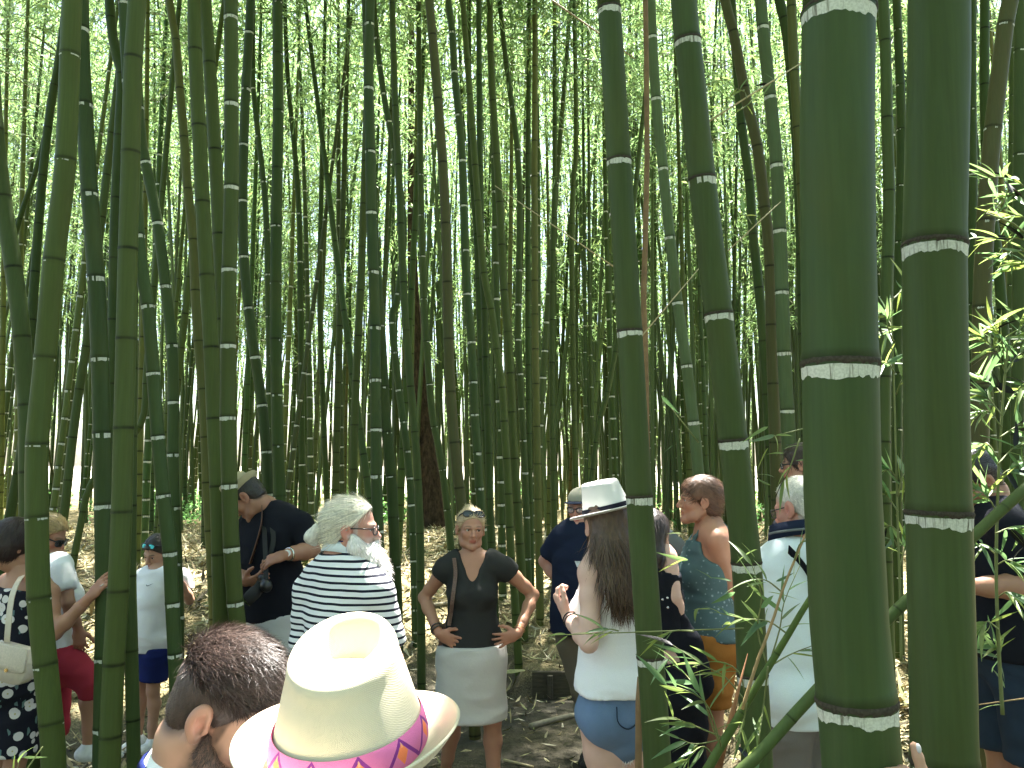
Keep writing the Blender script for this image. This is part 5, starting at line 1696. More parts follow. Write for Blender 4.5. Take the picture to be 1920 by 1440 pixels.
def torus_geo(c, R, rx, ry, r, n=28, m=8):
    a = np.linspace(0, 2 * PI, n + 1)
    pts = np.array([c + R[0] * rx * math.cos(t) + R[1] * ry * math.sin(t) for t in a])
    v, q, _ = tube_geo(pts, r, m, False)
    return v, q

def drape(v, ob, off=0.004, rad=0.022):
    """move strap vertices along the view depth onto the camera-facing cloth"""
    me = ob.data
    co = np.empty(len(me.vertices) * 3); me.vertices.foreach_get('co', co); co = co.reshape(-1, 3) + np.array(ob.parent.location)
    out = v.copy()
    mid = v.reshape(-1, 4, 3).mean(1) if len(v) % 4 == 0 else v
    ys = []
    for p in mid:
        d = np.hypot(co[:, 0] - p[0], co[:, 2] - p[2])
        nr = co[d < rad]
        ys.append(nr[:, 1].min() - off if len(nr) else np.nan)
    ys = np.array(ys)
    ok = ~np.isnan(ys)
    if ok.sum() < 2: return v
    ys = np.interp(np.arange(len(ys)), np.where(ok)[0], ys[ok])
    for _ in range(2): ys[1:-1] = np.minimum(ys[1:-1], 0.25 * ys[:-2] + 0.5 * ys[1:-1] + 0.25 * ys[2:])
    dy = ys - mid[:, 1]
    out[:, 1] += np.repeat(dy, 4) if len(v) % 4 == 0 else dy
    return out

# ------------------------------------------------------------------ hats
def fedora(c, R, rx, ry, H, brim, taper=0.72, slope=0.2, dent=0.028, curl=0.02, n=96, bandh=0.036, pinch=0.0):
    """c = centre of the head opening; R rows right/forward/up. -> hat shell, band verts (with u,v colours)"""
    ph = np.linspace(0, 2 * PI, n, endpoint=False)
    cx, sy = np.cos(ph), np.sin(ph)
    rows = []
    def crown_r(h):
        return 1 - (1 - taper) * (h / H) ** 1.15
    def topz(x, y):
        xr, yr = x / (rx * taper), y / (ry * taper)
        z = H * (1 + slope * yr * 0.5)
        # teardrop hollow, wide at the front, narrowing to the back
        wv = 0.84 * np.clip(0.74 + 0.40 * yr, 0.12, 1.0)
        e = np.sqrt((xr / wv) ** 2 + ((yr - 0.03) / 0.80) ** 2)
        z = z - dent * (1 - sstep(0.66, 1.08, e)) * np.clip(0.75 + 0.4 * yr, 0.3, 1.1)
        return z
    for rho in (0.02, 0.12, 0.22, 0.3, 0.36, 0.42, 0.47, 0.52, 0.57, 0.62, 0.67, 0.72, 0.78, 0.84, 0.9):
        x, y = rx * taper * rho * cx, ry * taper * rho * sy
        rows.append(np.stack([x, y, topz(x, y)], -1))
    et = topz(rx * taper * cx, ry * taper * sy)
    for k, (f, dz) in enumerate([(0.945, -0.0015), (0.985, -0.006), (1.015, -0.014), (1.03, -0.022)]):
        rows.append(np.stack([rx * taper * f * cx, ry * taper * f * sy, et + dz], -1))
    for f in np.linspace(0.9, 0.0, 14):
        hh = (et - 0.022) * f
        rr = 1 - (1 - taper * 1.03) * f ** 1.15
        rows.append(np.stack([rx * rr * cx, ry * rr * sy, hh], -1))
    for f in np.linspace(0.08, 1, 10):
        e = brim * f
        z = curl * f * f * (0.35 + 0.65 * np.abs(cx) ** 1.5) - 0.012 * f * np.clip(sy, 0, 1) + curl * 0.5 * f * f * np.clip(-sy, 0, 1)
        rows.append(np.stack([(rx + e) * cx, (ry + e) * sy, z], -1))
    last = rows[-1].copy()
    rows.append(last + np.stack([0.002 * cx, 0.002 * sy, 0 * cx - 0.003], -1))
    for f in np.linspace(1, 0.02, 8):
        e = brim * f
        z = curl * f * f * (0.35 + 0.65 * np.abs(cx) ** 1.5) - 0.012 * f * np.clip(sy, 0, 1) + curl * 0.5 * f * f * np.clip(-sy, 0, 1) - 0.005
        rows.append(np.stack([(rx + e) * cx, (ry + e) * sy, z], -1))
    V = np.array(rows)
    m = len(rows)
    v = V.reshape(-1, 3) @ R + c
    i, j = np.meshgrid(np.arange(m - 1), np.arange(n), indexing='ij')
    a = i * n + j; b = i * n + (j + 1) % n
    q = np.stack([a, a + n, b + n, b], -1).reshape(-1, 4)
    v = np.concatenate([v, [np.array([0, 0, topz(0.0, 0.0)]) @ R + c]])
    tr = np.array([[m * n, k, (k + 1) % n] for k in range(n)])
    # band
    ph2 = np.linspace(0, 2 * PI, n + 1)
    bv, bc = [], []
    hs = np.linspace(0.003, bandh, 5)
    for k, h in enumerate(hs):
        rr = crown_r(h) + 0.0
        o = 0.0025 + (0.0008 if 0 < k < 4 else -0.0012)
        for t in ph2:
            bv.append([(rx * rr + o) * math.cos(t), (ry * rr + o) * math.sin(t), h])
            bc.append([t / (2 * PI), h / bandh, 0])
    bv = np.array(bv) @ R + c
    i, j = np.meshgrid(np.arange(4), np.arange(n), indexing='ij')
    a = i * (n + 1) + j
    bq = np.stack([a, a + 1, a + n + 2, a + n + 1], -1).reshape(-1, 4)
    return v, q, tr, bv, bq, np.array(bc)

def mat_straw(name, c, scale=230):
    t = NT(name)
    oc = t.oc()
    def wave(rot):
        w = t.n('TexWave', wave_type='BANDS', bands_direction='X', wave_profile='SIN')
        t.l(t.map(oc, (1, 1, 1), (0, 0, 0), rot), w.inputs['Vector'])
        w.inputs['Scale'].default_value = scale; w.inputs['Distortion'].default_value = 1.2; w.inputs['Detail'].default_value = 1.0; w.inputs['Detail Scale'].default_value = 0.4
        return w.outputs['Fac']
    w = t.math('MULTIPLY', wave((0.3, 0.75, 0.5)), wave((-0.3, -0.75, 0.7)))
    n = t.noise(oc, 18, 3)
    f = t.math('ADD', t.math('MULTIPLY', w, 0.16), t.math('MULTIPLY_ADD', n, 0.14, 0.82))
    col = t.mix(1.0, c, f, 'MULTIPLY')
    t.bump(w, 0.35, 0.0015)
    return t.base(col, 0.8, 0.25)

def mat_hatband():
    """pink ribbon with orange blocks and purple zigzags, drawn along the ribbon"""
    t = NT('pink_ribbon')
    at = t.n('Attribute', attribute_name='Col')
    sx = t.n('SeparateColor'); t.l(at.outputs['Color'], sx.inputs[0])
    u, v = sx.outputs[0], sx.outputs[1]
    k = t.math('MULTIPLY', u, 11.0)
    fr = t.math('FRACT', k)
    zz = t.math('ABSOLUTE', t.math('SUBTRACT', fr, 0.5))                       # 0..0.5 tent
    tri = t.math('SUBTRACT', v, t.math('MULTIPLY', zz, 1.6))
    purple = t.math('LESS_THAN', t.math('ABSOLUTE', t.math('SUBTRACT', tri, 0.12)), 0.085)
    fr2 = t.math('FRACT', t.math('ADD', k, 0.5))
    zz2 = t.math('ABSOLUTE', t.math('SUBTRACT', fr2, 0.5))
    orange = t.math('LESS_THAN', t.math('ADD', t.math('MULTIPLY', zz2, 2.2), t.math('ABSOLUTE', t.math('SUBTRACT', v, 0.55))), 0.34)
    comb = t.math('MULTIPLY', t.math('GREATER_THAN', v, 0.72), t.math('LESS_THAN', t.math('FRACT', t.math('MULTIPLY', u, 120.0)), 0.5))
    c = t.mix(orange, (0.62, 0.16, 0.36), (0.85, 0.22, 0.09))
    c = t.mix(purple, c, (0.20, 0.03, 0.22))
    c = t.mix(t.math('MULTIPLY', comb, t.math('MULTIPLY', orange, 0.6)), c, (0.9, 0.4, 0.25))
    t.bump(t.noise(t.oc(), 700, 2), 0.3, 0.002)
    return t.base(c, 0.7, 0.2)

def put_hat(parent_person, c, R, label, straw, band, name='hat', **kw):
    v, q, tr, bv, bq, bc = fedora(c, R, **kw)
    o = obj(name, mesh_np(name, v - c, [q, tr], True, [straw]), None, c)
    tag(o, label, 'hat', 'hats worn on the path')
    if band is not None:
        obj('hat_band', mesh_np('hat_band', bv - c, bq, True, [band], None, bc), o)
    return o
# ------------------------------------------------------------------ the people on the path
STRAW_CREAM = mat_straw('cream_straw', (0.70, 0.62, 0.46))
STRAW_WHITE = mat_straw('white_straw', (0.74, 0.72, 0.68))
STRAW_TAN = mat_straw('tan_straw', (0.42, 0.37, 0.22), 150)
RIBBON = mat_hatband()
BLACKBAND = mat_cloth('black_ribbon', (0.01, 0.01, 0.018))
YELLOWBAND = mat_cloth('yellow_trim', (0.5, 0.42, 0.08))

def woman_in_grey():
    p = Person('woman in charcoal V-neck shirt and pale skirt with hands on hips', 885, 954, 4.5, 180, (-14, -3, 3), 'f', 'tan', 0.93, seed=3)
    p.j['neck'] = p.px(887, 1047)
    p.j['sR'], p.j['sL'] = p.px(836, 1066), p.px(945, 1064)
    p.j['eR'], p.j['wR'] = p.px(795, 1120, 0.08), p.px(823, 1188, -0.10)
    p.j['eL'], p.j['wL'] = p.px(1000, 1115, 0.08), p.px(971, 1188, -0.10)
    p.j['hR'] = p.px(868, 1210); p.j['hL'] = p.px(912, 1208)
    p.j['kL'] = p.px(923, 1352); p.j['aL'] = p.px(926, 1485)
    p.j['kR'] = p.px(850, 1350, 0.15); p.j['aR'] = p.px(835, 1478, 0.3)
    p.j['aL'][2] = float(g(p.j['aL'][0], p.j['aL'][1])) + 0.075; p.j['aR'][2] = float(g(p.j['aR'][0], p.j['aR'][1])) + 0.075
    p.hands = {'R': dict(d=(0.82, -0.12, -0.42), n=(0.25, 1, 0.1), curl=0.16, spread=1.3), 'L': dict(d=(-0.85, -0.12, -0.3), n=(-0.25, 1, 0.1), curl=0.2, spread=1.8, thumb=1.2)}
    p.headopt = dict(brow=(0.16, 0.09, 0.05), gaze=(-0.35, 0), blush=0.5)
    o = p.build()
    p.shirt(CL['charcoal'], hem=0.02, sleeve=0.22, neck='v', loose=0.004, amp=0.005, flare=0.06)
    p.skirt(CL['skirt'], 0.035, 0.345, (0.152, 0.118), (0.192, 0.150), shift=(0.005, -0.03, 0), amp=0.010)
    p.shoes(M['leather'])
    def bun(F, W, R, q): F.ell(W(0, -0.075, 0.098), 0.040 * q, None, 0.02)
    p.hair((0.42, 0.32, 0.19), 0.007, front=(0.086, 0.085), ear=(0.022, -0.005), nape=-0.05, extra=bun, strands=900, length=0.05, lift=0.08, flow=(0, -1, 0.3), noise=0.004)
    p.glasses(M['blackplastic'], M['lens'], up=0.062, back=0.032, tilt=0.55, name='sunglasses', size=1.12, thick=0.004)
    # braided strap and small bag
    a = [p.px(848, 1046, 0.05), p.px(852, 1046, -0.06), p.px(853, 1080, -0.14), p.px(848, 1130, -0.13), p.px(842, 1172, -0.08)]
    b = obj('shoulder_bag', None)
    c = p.px(842, 1195, -0.02)
    b.location = tuple(c)
    tag(b, 'small brown bag on a braided strap at the grey shirt hip', 'bag')
    sh = [ch for ch in p.o.children if ch.name.startswith('shirt')][0]
    v, q = strap_geo(a[1:], 0.02, 0.007, 30); v = drape(v, sh, 0.006); obj('strap', mesh_np('strap', v - c, q, False, [M['braid']]), b)
    F = Fld(c - 0.15, c + 0.15, 0.008); F.tube([c + [0, 0, 0.045], c - [0, 0, 0.05]], [(0.05, 0.03), (0.06, 0.035)], 0.02, (1, 0.2, 0)); v, q = F.mesh()
    obj('pouch', mesh_np('pouch', v - c, q, True, [M['leather']]), b)
    # bracelets
    for sd, dz, rr in (('R', 0.028, 0.006), ('R', 0.045, 0.004), ('L', 0.03, 0.002)):
        ax = unit(p.j['e' + sd] - p.j['w' + sd])
        Rb = np.array([unit(np.cross(ax, [0, 1, 0.2])), [0, 0, 0], ax]); Rb[1] = np.cross(ax, Rb[0])
        v, q = torus_geo(p.j['w' + sd] + ax * dz, Rb, 0.031, 0.031, rr, 28, 6)
        if rr > 0.003: v += 0.0025 * np.stack([vnoise(v * 160), vnoise(v * 160 + 7), vnoise(v * 160 + 19)], -1)
        p.child('bracelet', v, q, M['beads'] if rr > 0.003 else M['gold'])
woman_in_grey()

def bearded_man():
    p = Person('white bearded man in navy striped shirt with ponytail and glasses', 664, 936, 3.3, 32, (57, -2, 0), 'm', 'rosy', 1.05, 0.03, seed=4)
    p.j['neck'] = p.px(640, 1056, 0.0)
    p.j['sL'], p.j['sR'] = p.px(585, 1108, 0.08), p.px(703, 1112, -0.08)
    p.j['eL'], p.j['wL'] = p.px(572, 1240, 0.08), p.px(600, 1330, 0.2)
    p.j['eR'], p.j['wR'] = p.px(735, 1235, -0.05), p.px(745, 1320, 0.1)
    p.headopt = dict(brow=(0.5, 0.45, 0.4), blush=1.0, stubble=(0.5, 0.45, 0.42), stubble_w=0.8)
    p.build()
    p.shirt(CL['stripes'], hem=0.12, sleeve=0.8, neck='crew', amp=0.006, loose=0.018)
    p.pants(CL['taupe']); p.shoes(M['blackrubber'])
    R, c, q = p.hr, p.hc, p.hs
    W = lambda x, y, z: c + (R[0] * x + R[1] * y + R[2] * z) * q
    p.hair((0.68, 0.64, 0.52), 0.012, front=(0.080, 0.088), ear=(0.002, 0.002), nape=-0.075, strands=2600, length=0.08, lift=0.02, jit=0.08, flow=lambda l: np.stack([-l[:, 0] * 3, -np.ones(len(l)), -0.35 - 0 * l[:, 1]], -1), noise=0.0015, wid=0.0012)
    # ponytail knot
    F = Fld(W(0, -0.12, -0.03) - 0.1, W(0, -0.12, -0.03) + 0.1, 0.005)
    F.tube([W(0, -0.095, -0.02), W(0.008, -0.14, -0.015), W(0.01, -0.165, -0.04), W(0.0, -0.15, -0.065)], [0.014 * q, 0.026 * q, 0.024 * q, 0.012 * q], 0.02)
    v, f = F.mesh(); v = v + vnormals(v, f) * (0.004 * fbm(v * 70))[:, None]
    p.child('ponytail', v, f, M['hair'], True, np.array([0.6, 0.57, 0.5]) * (1 + 0.4 * fbm(v * 90))[:, None])
    v, f = torus_geo(W(0, -0.108, -0.018), np.array([R[0], R[2], R[1]]), 0.016, 0.016, 0.005, 18, 6)
    p.child('hair_tie', v, f, M['blackrubber'])
    # beard
    F = Fld(c - 0.3, c + 0.22, 0.006)
    for sg in (1, -1):
        F.tube([W(sg * 0.066, 0.012, -0.03), W(sg * 0.058, 0.03, -0.07), W(sg * 0.03, 0.075, -0.115), W(0, 0.095, -0.17)], [0.016 * q, 0.034 * q, 0.048 * q, 0.050 * q], 0.02)
        F.tube([W(sg * 0.004, 0.104, -0.047), W(sg * 0.03, 0.088, -0.062)], [0.009 * q, 0.008 * q], 0.008)
    F.tube([W(0, 0.085, -0.10), W(0, 0.110, -0.17), W(0, 0.122, -0.245)], [0.044 * q, 0.052 * q, 0.024 * q], 0.02)
    v, f = F.mesh(); nn = vnormals(v, f)
    l = ((v - c) @ R.T) / q
    v2 = v + nn * (0.006 * fbm(l * np.array([60, 60, 20])))[:, None]
    rng = np.random.default_rng(8)
    mb = MB(); mb.add(v2, f); base = np.array([0.74, 0.70, 0.66]); mb.c[-1] = base * (1 + 0.25 * fbm(l * np.array([80, 80, 20])))[:, None]
    k = rng.integers(0, len(v), 2600)
    d = unit_rows(nn[k] * 0.45 + np.array(R[1]) * 0.35 - np.array(R[2]) * 0.9 + rng.normal(size=(2600, 3)) * 0.2)
    Ln = rng.uniform(0.012, 0.034, 2600)[:, None]
    sd = unit_rows(np.cross(d, nn[k])) * 0.0010
    a = v2[k]; e = a + d * Ln
    i3 = np.arange(2600) * 3
    mb.add(np.stack([a - sd, a + sd, e], 1).reshape(-1, 3), None, np.stack([i3, i3 + 1, i3 + 2], -1)); mb.c[-1] = np.repeat(base * rng.uniform(0.7, 1.3, 2600)[:, None], 3, axis=0)
    obj('beard', mb.mesh('beard', [M['hair']], True, p.base), p.o)
    p.glasses(M['blackplastic'], glass_mat(), name='glasses', size=0.95, thick=0.0024)
    p.collar(CL['paleblue'], 0.080, 0.060, 0.05, 0.25)
    p.collar(CL['royal'], 0.080, 0.079, 0.005, 0.25, name='collar_piping', off=0.002)

def glass_mat():
    if 'clearglass' not in M:
        t = NT('clear_glass')
        t.base((0.9, 0.95, 0.95), 0.03, 0.5)
        t.b.inputs['Alpha'].default_value = 0.22
        M['clearglass'] = t.m
    return M['clearglass']
bearded_man()

def cameraman():
    p = Person('stooping man in black T-shirt looking down at the camera on his chest', 478, 897, 4.7, -128, (38, -48, 0), 'm', 'brown', 1.08, 0.03, H=1.86, lean=(-0.13, -0.05), seed=5)
    p.hc = p.px(463, 933, -0.05)
    p.base[2] = float(g(p.base[0], p.base[1]))
    p.j['neck'] = p.px(497, 958, 0.0)
    p.j['sR'], p.j['sL'] = p.px(474, 985, 0.14), p.px(562, 985, -0.06)
    p.j['eR'], p.j['wR'] = p.px(448, 1070, 0.05), p.px(461, 1090, -0.20)
    p.j['eL'], p.j['wL'] = p.px(585, 1031, -0.08), p.px(537, 1040, -0.26)
    p.j['hip'] = p.px(520, 1160, 0.05)
    for sd, k in (('R', 1), ('L', -1)):
        p.j['h' + sd] = p.j['hip'] + p.r * k * 0.09
        p.j['k' + sd] = p.j['h' + sd] + np.array([0, 0, -0.43]) + p.r * k * 0.03 + p.f * 0.02
        p.j['a' + sd] = p.j['k' + sd] + np.array([0, 0, -0.40]) - p.f * 0.03
        p.j['a' + sd][2] = float(g(p.j['a' + sd][0], p.j['a' + sd][1])) + 0.08
    p.hands = {'L': dict(d=(-0.9, -0.1, -0.28), n=(-0.1, 0.55, -0.8), curl=0.4, spread=0.7, thumb=0.7), 'R': dict(d=(0.8, -0.5, 0.1), n=(0.4, 0.5, 0.75), curl=0.55, spread=0.6)}
    p.headopt = dict(brow=(0.06, 0.04, 0.03), scalp=(0.035, 0.025, 0.02), blush=0.8)
    p.build()
    sh = p.shirt(CL['black'], hem=-0.02, sleeve=0.78, amp=0.008, loose=0.02)
    p.pants(CL['greylinen'], off=0.026, amp=0.010); p.shoes(M['leather'])
    p.hair((0.03, 0.024, 0.02), 0.006, nape=-0.06, strands=500, length=0.02)
    R = p.hr
    hat = put_hat(p, p.hc + R[2] * 0.055 - R[1] * 0.01, R, 'small straw hat with yellow trim on the stooping cameraman', STRAW_TAN, YELLOWBAND, rx=0.084, ry=0.104, H=0.09, brim=0.03, taper=0.8, curl=0.03, n=48, bandh=0.022)
    # watch
    ax = unit(p.j['eL'] - p.j['wL'])
    Rb = np.array([unit(np.cross(ax, [0, 1, 0.2])), [0, 0, 0], ax]); Rb[1] = np.cross(ax, Rb[0])
    v, q = torus_geo(p.j['wL'] + ax * 0.02, Rb, 0.034, 0.034, 0.006, 28, 6)
    w = p.child('wristwatch', v, q, M['steel'])
    fc = p.j['wL'] + ax * 0.02 + unit(np.array([0.0, -1.0, 0.25])) * 0.035
    dn = unit(np.array([0.0, -1.0, 0.25]))
    v, q, t_ = tube_geo([fc - dn * 0.004, fc + dn * 0.005], 0.019, 20)
    obj('watch_face', mesh_np('watch_face', v - p.base, [q, t_], False, [M['whiterubber']]), w)
    # straps
    v, q = strap_geo([p.px(508, 944, 0.1), p.px(500, 950, -0.02), p.px(488, 985, -0.17), p.px(474, 1025, -0.22), p.px(463, 1060, -0.22)], 0.03, 0.004, 26)
    p.child('leather_strap', drape(v, sh), q, M['leather'])
    # camera hanging on its neck strap
    cc = p.px(494, 1095, -0.28)
    cam_o = obj('camera_body', None); cam_o.location = tuple(cc)
    tag(cam_o, 'black camera held at the chest of the man in the black T-shirt', 'camera', None)
    fx = unit(np.array([-0.75, -0.6, -0.25])); rx_ = unit(np.cross(fx, [0, 0, 1])); uz = np.cross(rx_, fx)
    F = Fld(cc - 0.13, cc + 0.13, 0.005)
    for a, b, rad in (((-0.05, 0, 0), (0.05, 0, 0), (0.036, 0.024)), ((-0.058, 0.008, -0.002), (-0.052, 0.008, -0.002), (0.034, 0.03)), ((-0.012, 0, 0.04), (0.012, 0, 0.04), (0.016, 0.02))):
        F.tube([cc + rx_ * a[0] + fx * a[1] + uz * a[2], cc + rx_ * b[0] + fx * b[1] + uz * b[2]], [rad, rad], 0.008, uz)
    v, q = F.mesh(); obj('housing', mesh_np('housing', v - cc, q, True, [M['blackplastic']]), cam_o)
    dl = unit(fx + np.array([0, 0, -0.6]))
    v, q, t_ = tube_geo([cc + dl * 0.01, cc + dl * 0.05, cc + dl * 0.052, cc + dl * 0.10, cc + dl * 0.102, cc + dl * 0.128], [0.033, 0.033, 0.036, 0.036, 0.034, 0.034], 24)
    ln = obj('lens_barrel', mesh_np('lens_barrel', v - cc, [q, t_], True, [M['blackrubber']]), cam_o)
    v, q, t_ = tube_geo([cc + dl * 0.1285, cc + dl * 0.130], [0.029, 0.029], 24)
    obj('front_glass', mesh_np('front_glass', v - cc, [q, t_], False, [M['lens']]), ln)
    for kx in (-0.055, 0.055):
        v, q = strap_geo([cc + rx_ * kx + uz * 0.03, p.px(497 if kx < 0 else 512, 1020, -0.2), p.px(494 if kx < 0 else 505, 960, -0.08), p.px(505, 945, 0.08)], 0.026, 0.003, 20)
        obj('neck_strap', mesh_np('neck_strap', v - cc, q, False, [M['blackrubber']]), cam_o)
cameraman()

def boy():
    p = Person('boy in white T-shirt and dark blue shorts with blue sunglasses on his hair', 289, 1008, 5.2, -150, (-8, -22, 4), 'm', 'mid', 0.80, seed=6, hs=0.98)
    p.j['neck'] = p.px(297, 1076)
    p.j['sR'], p.j['sL'] = p.px(268, 1084, 0.06), p.px(338, 1084, -0.05)
    p.j['eR'], p.j['wR'] = p.px(257, 1140, 0.04), p.px(254, 1190, 0.0)
    p.j['eL'], p.j['wL'] = p.px(355, 1125, -0.05), p.px(336, 1088, -0.16)
    p.hands = {'R': dict(d=(0, 0, -1), n=(0.8, 0.3, 0), curl=0.35)}
    p.headopt = dict(brow=(0.05, 0.03, 0.02))
    p.bust = 0
    p.build()
    p.shirt(CL['white'], hem=0.07, sleeve=0.62, loose=0.022, amp=0.008)
    p.pants(CL['royal'], 0.80, off=0.028, flare=0.008, name='shorts'); p.shoes(M['whiterubber'])
    p.hair((0.025, 0.018, 0.014), 0.014, front=(0.088, 0.072), ear=(0.012, -0.005), strands=700, length=0.035, lift=0.15)
    p.glasses(M['blackplastic'], M['bluelens'], up=0.060, back=0.022, tilt=0.45, name='sunglasses', thick=0.0035)
    # small black tick on the chest
    sec = p.sections()[4]
    c = p.px(276, 1098, -0.13)
    s_ = 0.001 * 34
    up, ri = np.array([0, 0, 1.0]), np.array([1.0, 0.1, 0])
    out = [(-0.50, 0.02), (-0.42, -0.16), (-0.30, -0.22), (-0.1, -0.16), (0.95, 0.34), (-0.02, -0.02), (-0.26, -0.10), (-0.40, -0.02), (-0.44, 0.1)]
    # lay it on the cloth: push the outline back until it meets the chest
    sh = [ch for ch in p.o.children if ch.name.startswith('shirt')][0]
    me = sh.data
    co = np.empty(len(me.vertices) * 3); me.vertices.foreach_get('co', co); co = co.reshape(-1, 3) + p.base
    pts = []
    for (a, b) in out:
        q = c + ri * a * s_ + up * b * s_
        d = np.hypot(co[:, 0] - q[0], co[:, 2] - q[2])
        near = co[d < 0.022]
        if len(near): q[1] = near[:, 1].min() - 0.004
        pts.append(q)
    pts = np.array(pts)
    yy = pts[:, 1].min(); pts[:, 1] = np.minimum(pts[:, 1], yy + 0.01)
    n = len(pts)
    vv = np.concatenate([pts, pts + np.array([0, 0.0015, 0])])
    tris = [[0, 1, 8], [1, 7, 8], [1, 2, 7], [2, 6, 7], [2, 3, 6], [3, 5, 6], [3, 4, 5]]
    back = [[a + n, c_ + n, b + n] for a, b, c_ in tris]
    sides = [[i, (i + 1) % n, (i + 1) % n + n, i + n] for i in range(n)]
    obj('chest_logo', mesh_np('chest_logo', vv - p.base, [np.array(tris + back), np.array(sides)], False, [CL['black']]), sh)
boy()

def floral_woman():
    p = Person('woman with dark bob in black floral dress reaching for a culm', 40, 978, 3.9, 38, (6, -8, 0), 'f', 'tan', 1.02, seed=7)
    p.j['neck'] = p.px(46, 1082)
    p.j['sL'], p.j['sR'] = p.px(-8, 1110, 0.10), p.px(92, 1112, -0.06)
    p.j['eR'], p.j['wR'] = p.px(102, 1188, -0.1), p.px(170, 1118, -0.10)
    p.hands = {'R': dict(d=(0.62, -0.06, 0.72), n=(0.45, 0.85, -0.2), curl=0.22, spread=0.9, thumb=0.5)}
    p.headopt = dict(brow=(0.04, 0.02, 0.02))
    p.build()
    p.shirt(CL['floral'], hem=0.33, sleeve=0, neck='strapless', loose=0.022, amp=0.008, name='dress', drop=-0.02)
    p.shoes(M['leather'])
    def bob(F, W, R, q):
        F.ell(W(0, -0.035, -0.01), np.array([0.088, 0.085, 0.085]) * q, R, 0.02)
        F.ell(W(0, 0.095, -0.03), np.array([0.062, 0.075, 0.14]) * q, R, 0.015, sub=True)
    p.hair((0.030, 0.015, 0.013), 0.022, front=(0.100, 0.06), ear=(0.055, -0.07), nape=-0.085, extra=bob, strands=1200, length=0.06, lift=0.03, flow=(0, -0.3, -1), noise=0.003, ears_out=False)
    # ring on the reaching hand
    v, q = torus_geo(p.j['wR'] + np.array([0.055, -0.012, 0.055]), rot_head(45, 40), 0.010, 0.010, 0.0022, 16, 5)
    p.child('ring', v, q, M['steel'])
    # handbag with flap
    c = p.px(38, 1240, -0.22)
    b = obj('handbag', None); b.location = tuple(c)
    tag(b, 'cream leather handbag with flap hanging against the floral dress', 'bag')
    ex, ez, ey = unit(np.array([1, -0.35, -0.12])), np.array([0.1, 0, 1.0]), unit(np.array([-0.35, -1, 0]))
    def slab(name, outline, y0, y1, mat):
        o_ = np.array(outline); n = len(o_)
        rows = [(1.0 - 0.05, y0), (1.0, y0 + 0.2 * (y1 - y0)), (1.0, y1 - 0.2 * (y1 - y0)), (0.95, y1)]
        vv = np.concatenate([c + ex * (o_[:, :1] * k) + ez * (o_[:, 1:] * k) + ey * yy for k, yy in rows] + [[c + ey * y0, c + ey * y1]])
        i, j = np.meshgrid(np.arange(3), np.arange(n), indexing='ij')
        A = i * n + j; B = i * n + (j + 1) % n
        qd = np.stack([A, B, B + n, A + n], -1).reshape(-1, 4)
        tr = [[4 * n, (k + 1) % n, k] for k in range(n)] + [[4 * n + 1, 3 * n + k, 3 * n + (k + 1) % n] for k in range(n)]
        return obj(name, mesh_np(name, vv - c, [qd, np.array(tr)], True, [mat]), b)
    def dee(w, h0, h1):
        pts = [(-w, h0), (w, h0)]
        for a_ in np.linspace(0, PI, 15): pts.append((w * math.copysign(abs(math.cos(a_)) ** 0.6, math.cos(a_)), h1 * 0.25 + (h1 * 0.75) * math.sin(a_) ** 0.7))
        return pts
    slab('pouch', dee(0.095, 0.075, -0.085), -0.005, 0.055, M['cream'])
    slab('flap', dee(0.097, 0.080, -0.030), 0.050, 0.062, mat_plain('cream_flap', (0.56, 0.47, 0.36), 0.5, nscale=120, namp=0.25))
    v, q, t_ = tube_geo([c + ey * 0.061 - ez * 0.024, c + ey * 0.068 - ez * 0.024], 0.008, 14); obj('clasp', mesh_np('clasp', v - c, [q, t_], False, [M['gold']]), b)
    v, q = strap_geo([c + [-0.075, 0.02, 0.05], p.px(14, 1190, -0.24), p.px(22, 1120, -0.20), p.px(38, 1084, -0.09), p.px(48, 1078, 0.0), p.px(56, 1090, 0.1)], 0.026, 0.004, 30)
    obj('strap', mesh_np('strap', v - c, q, False, [M['cream']]), b)
floral_woman()

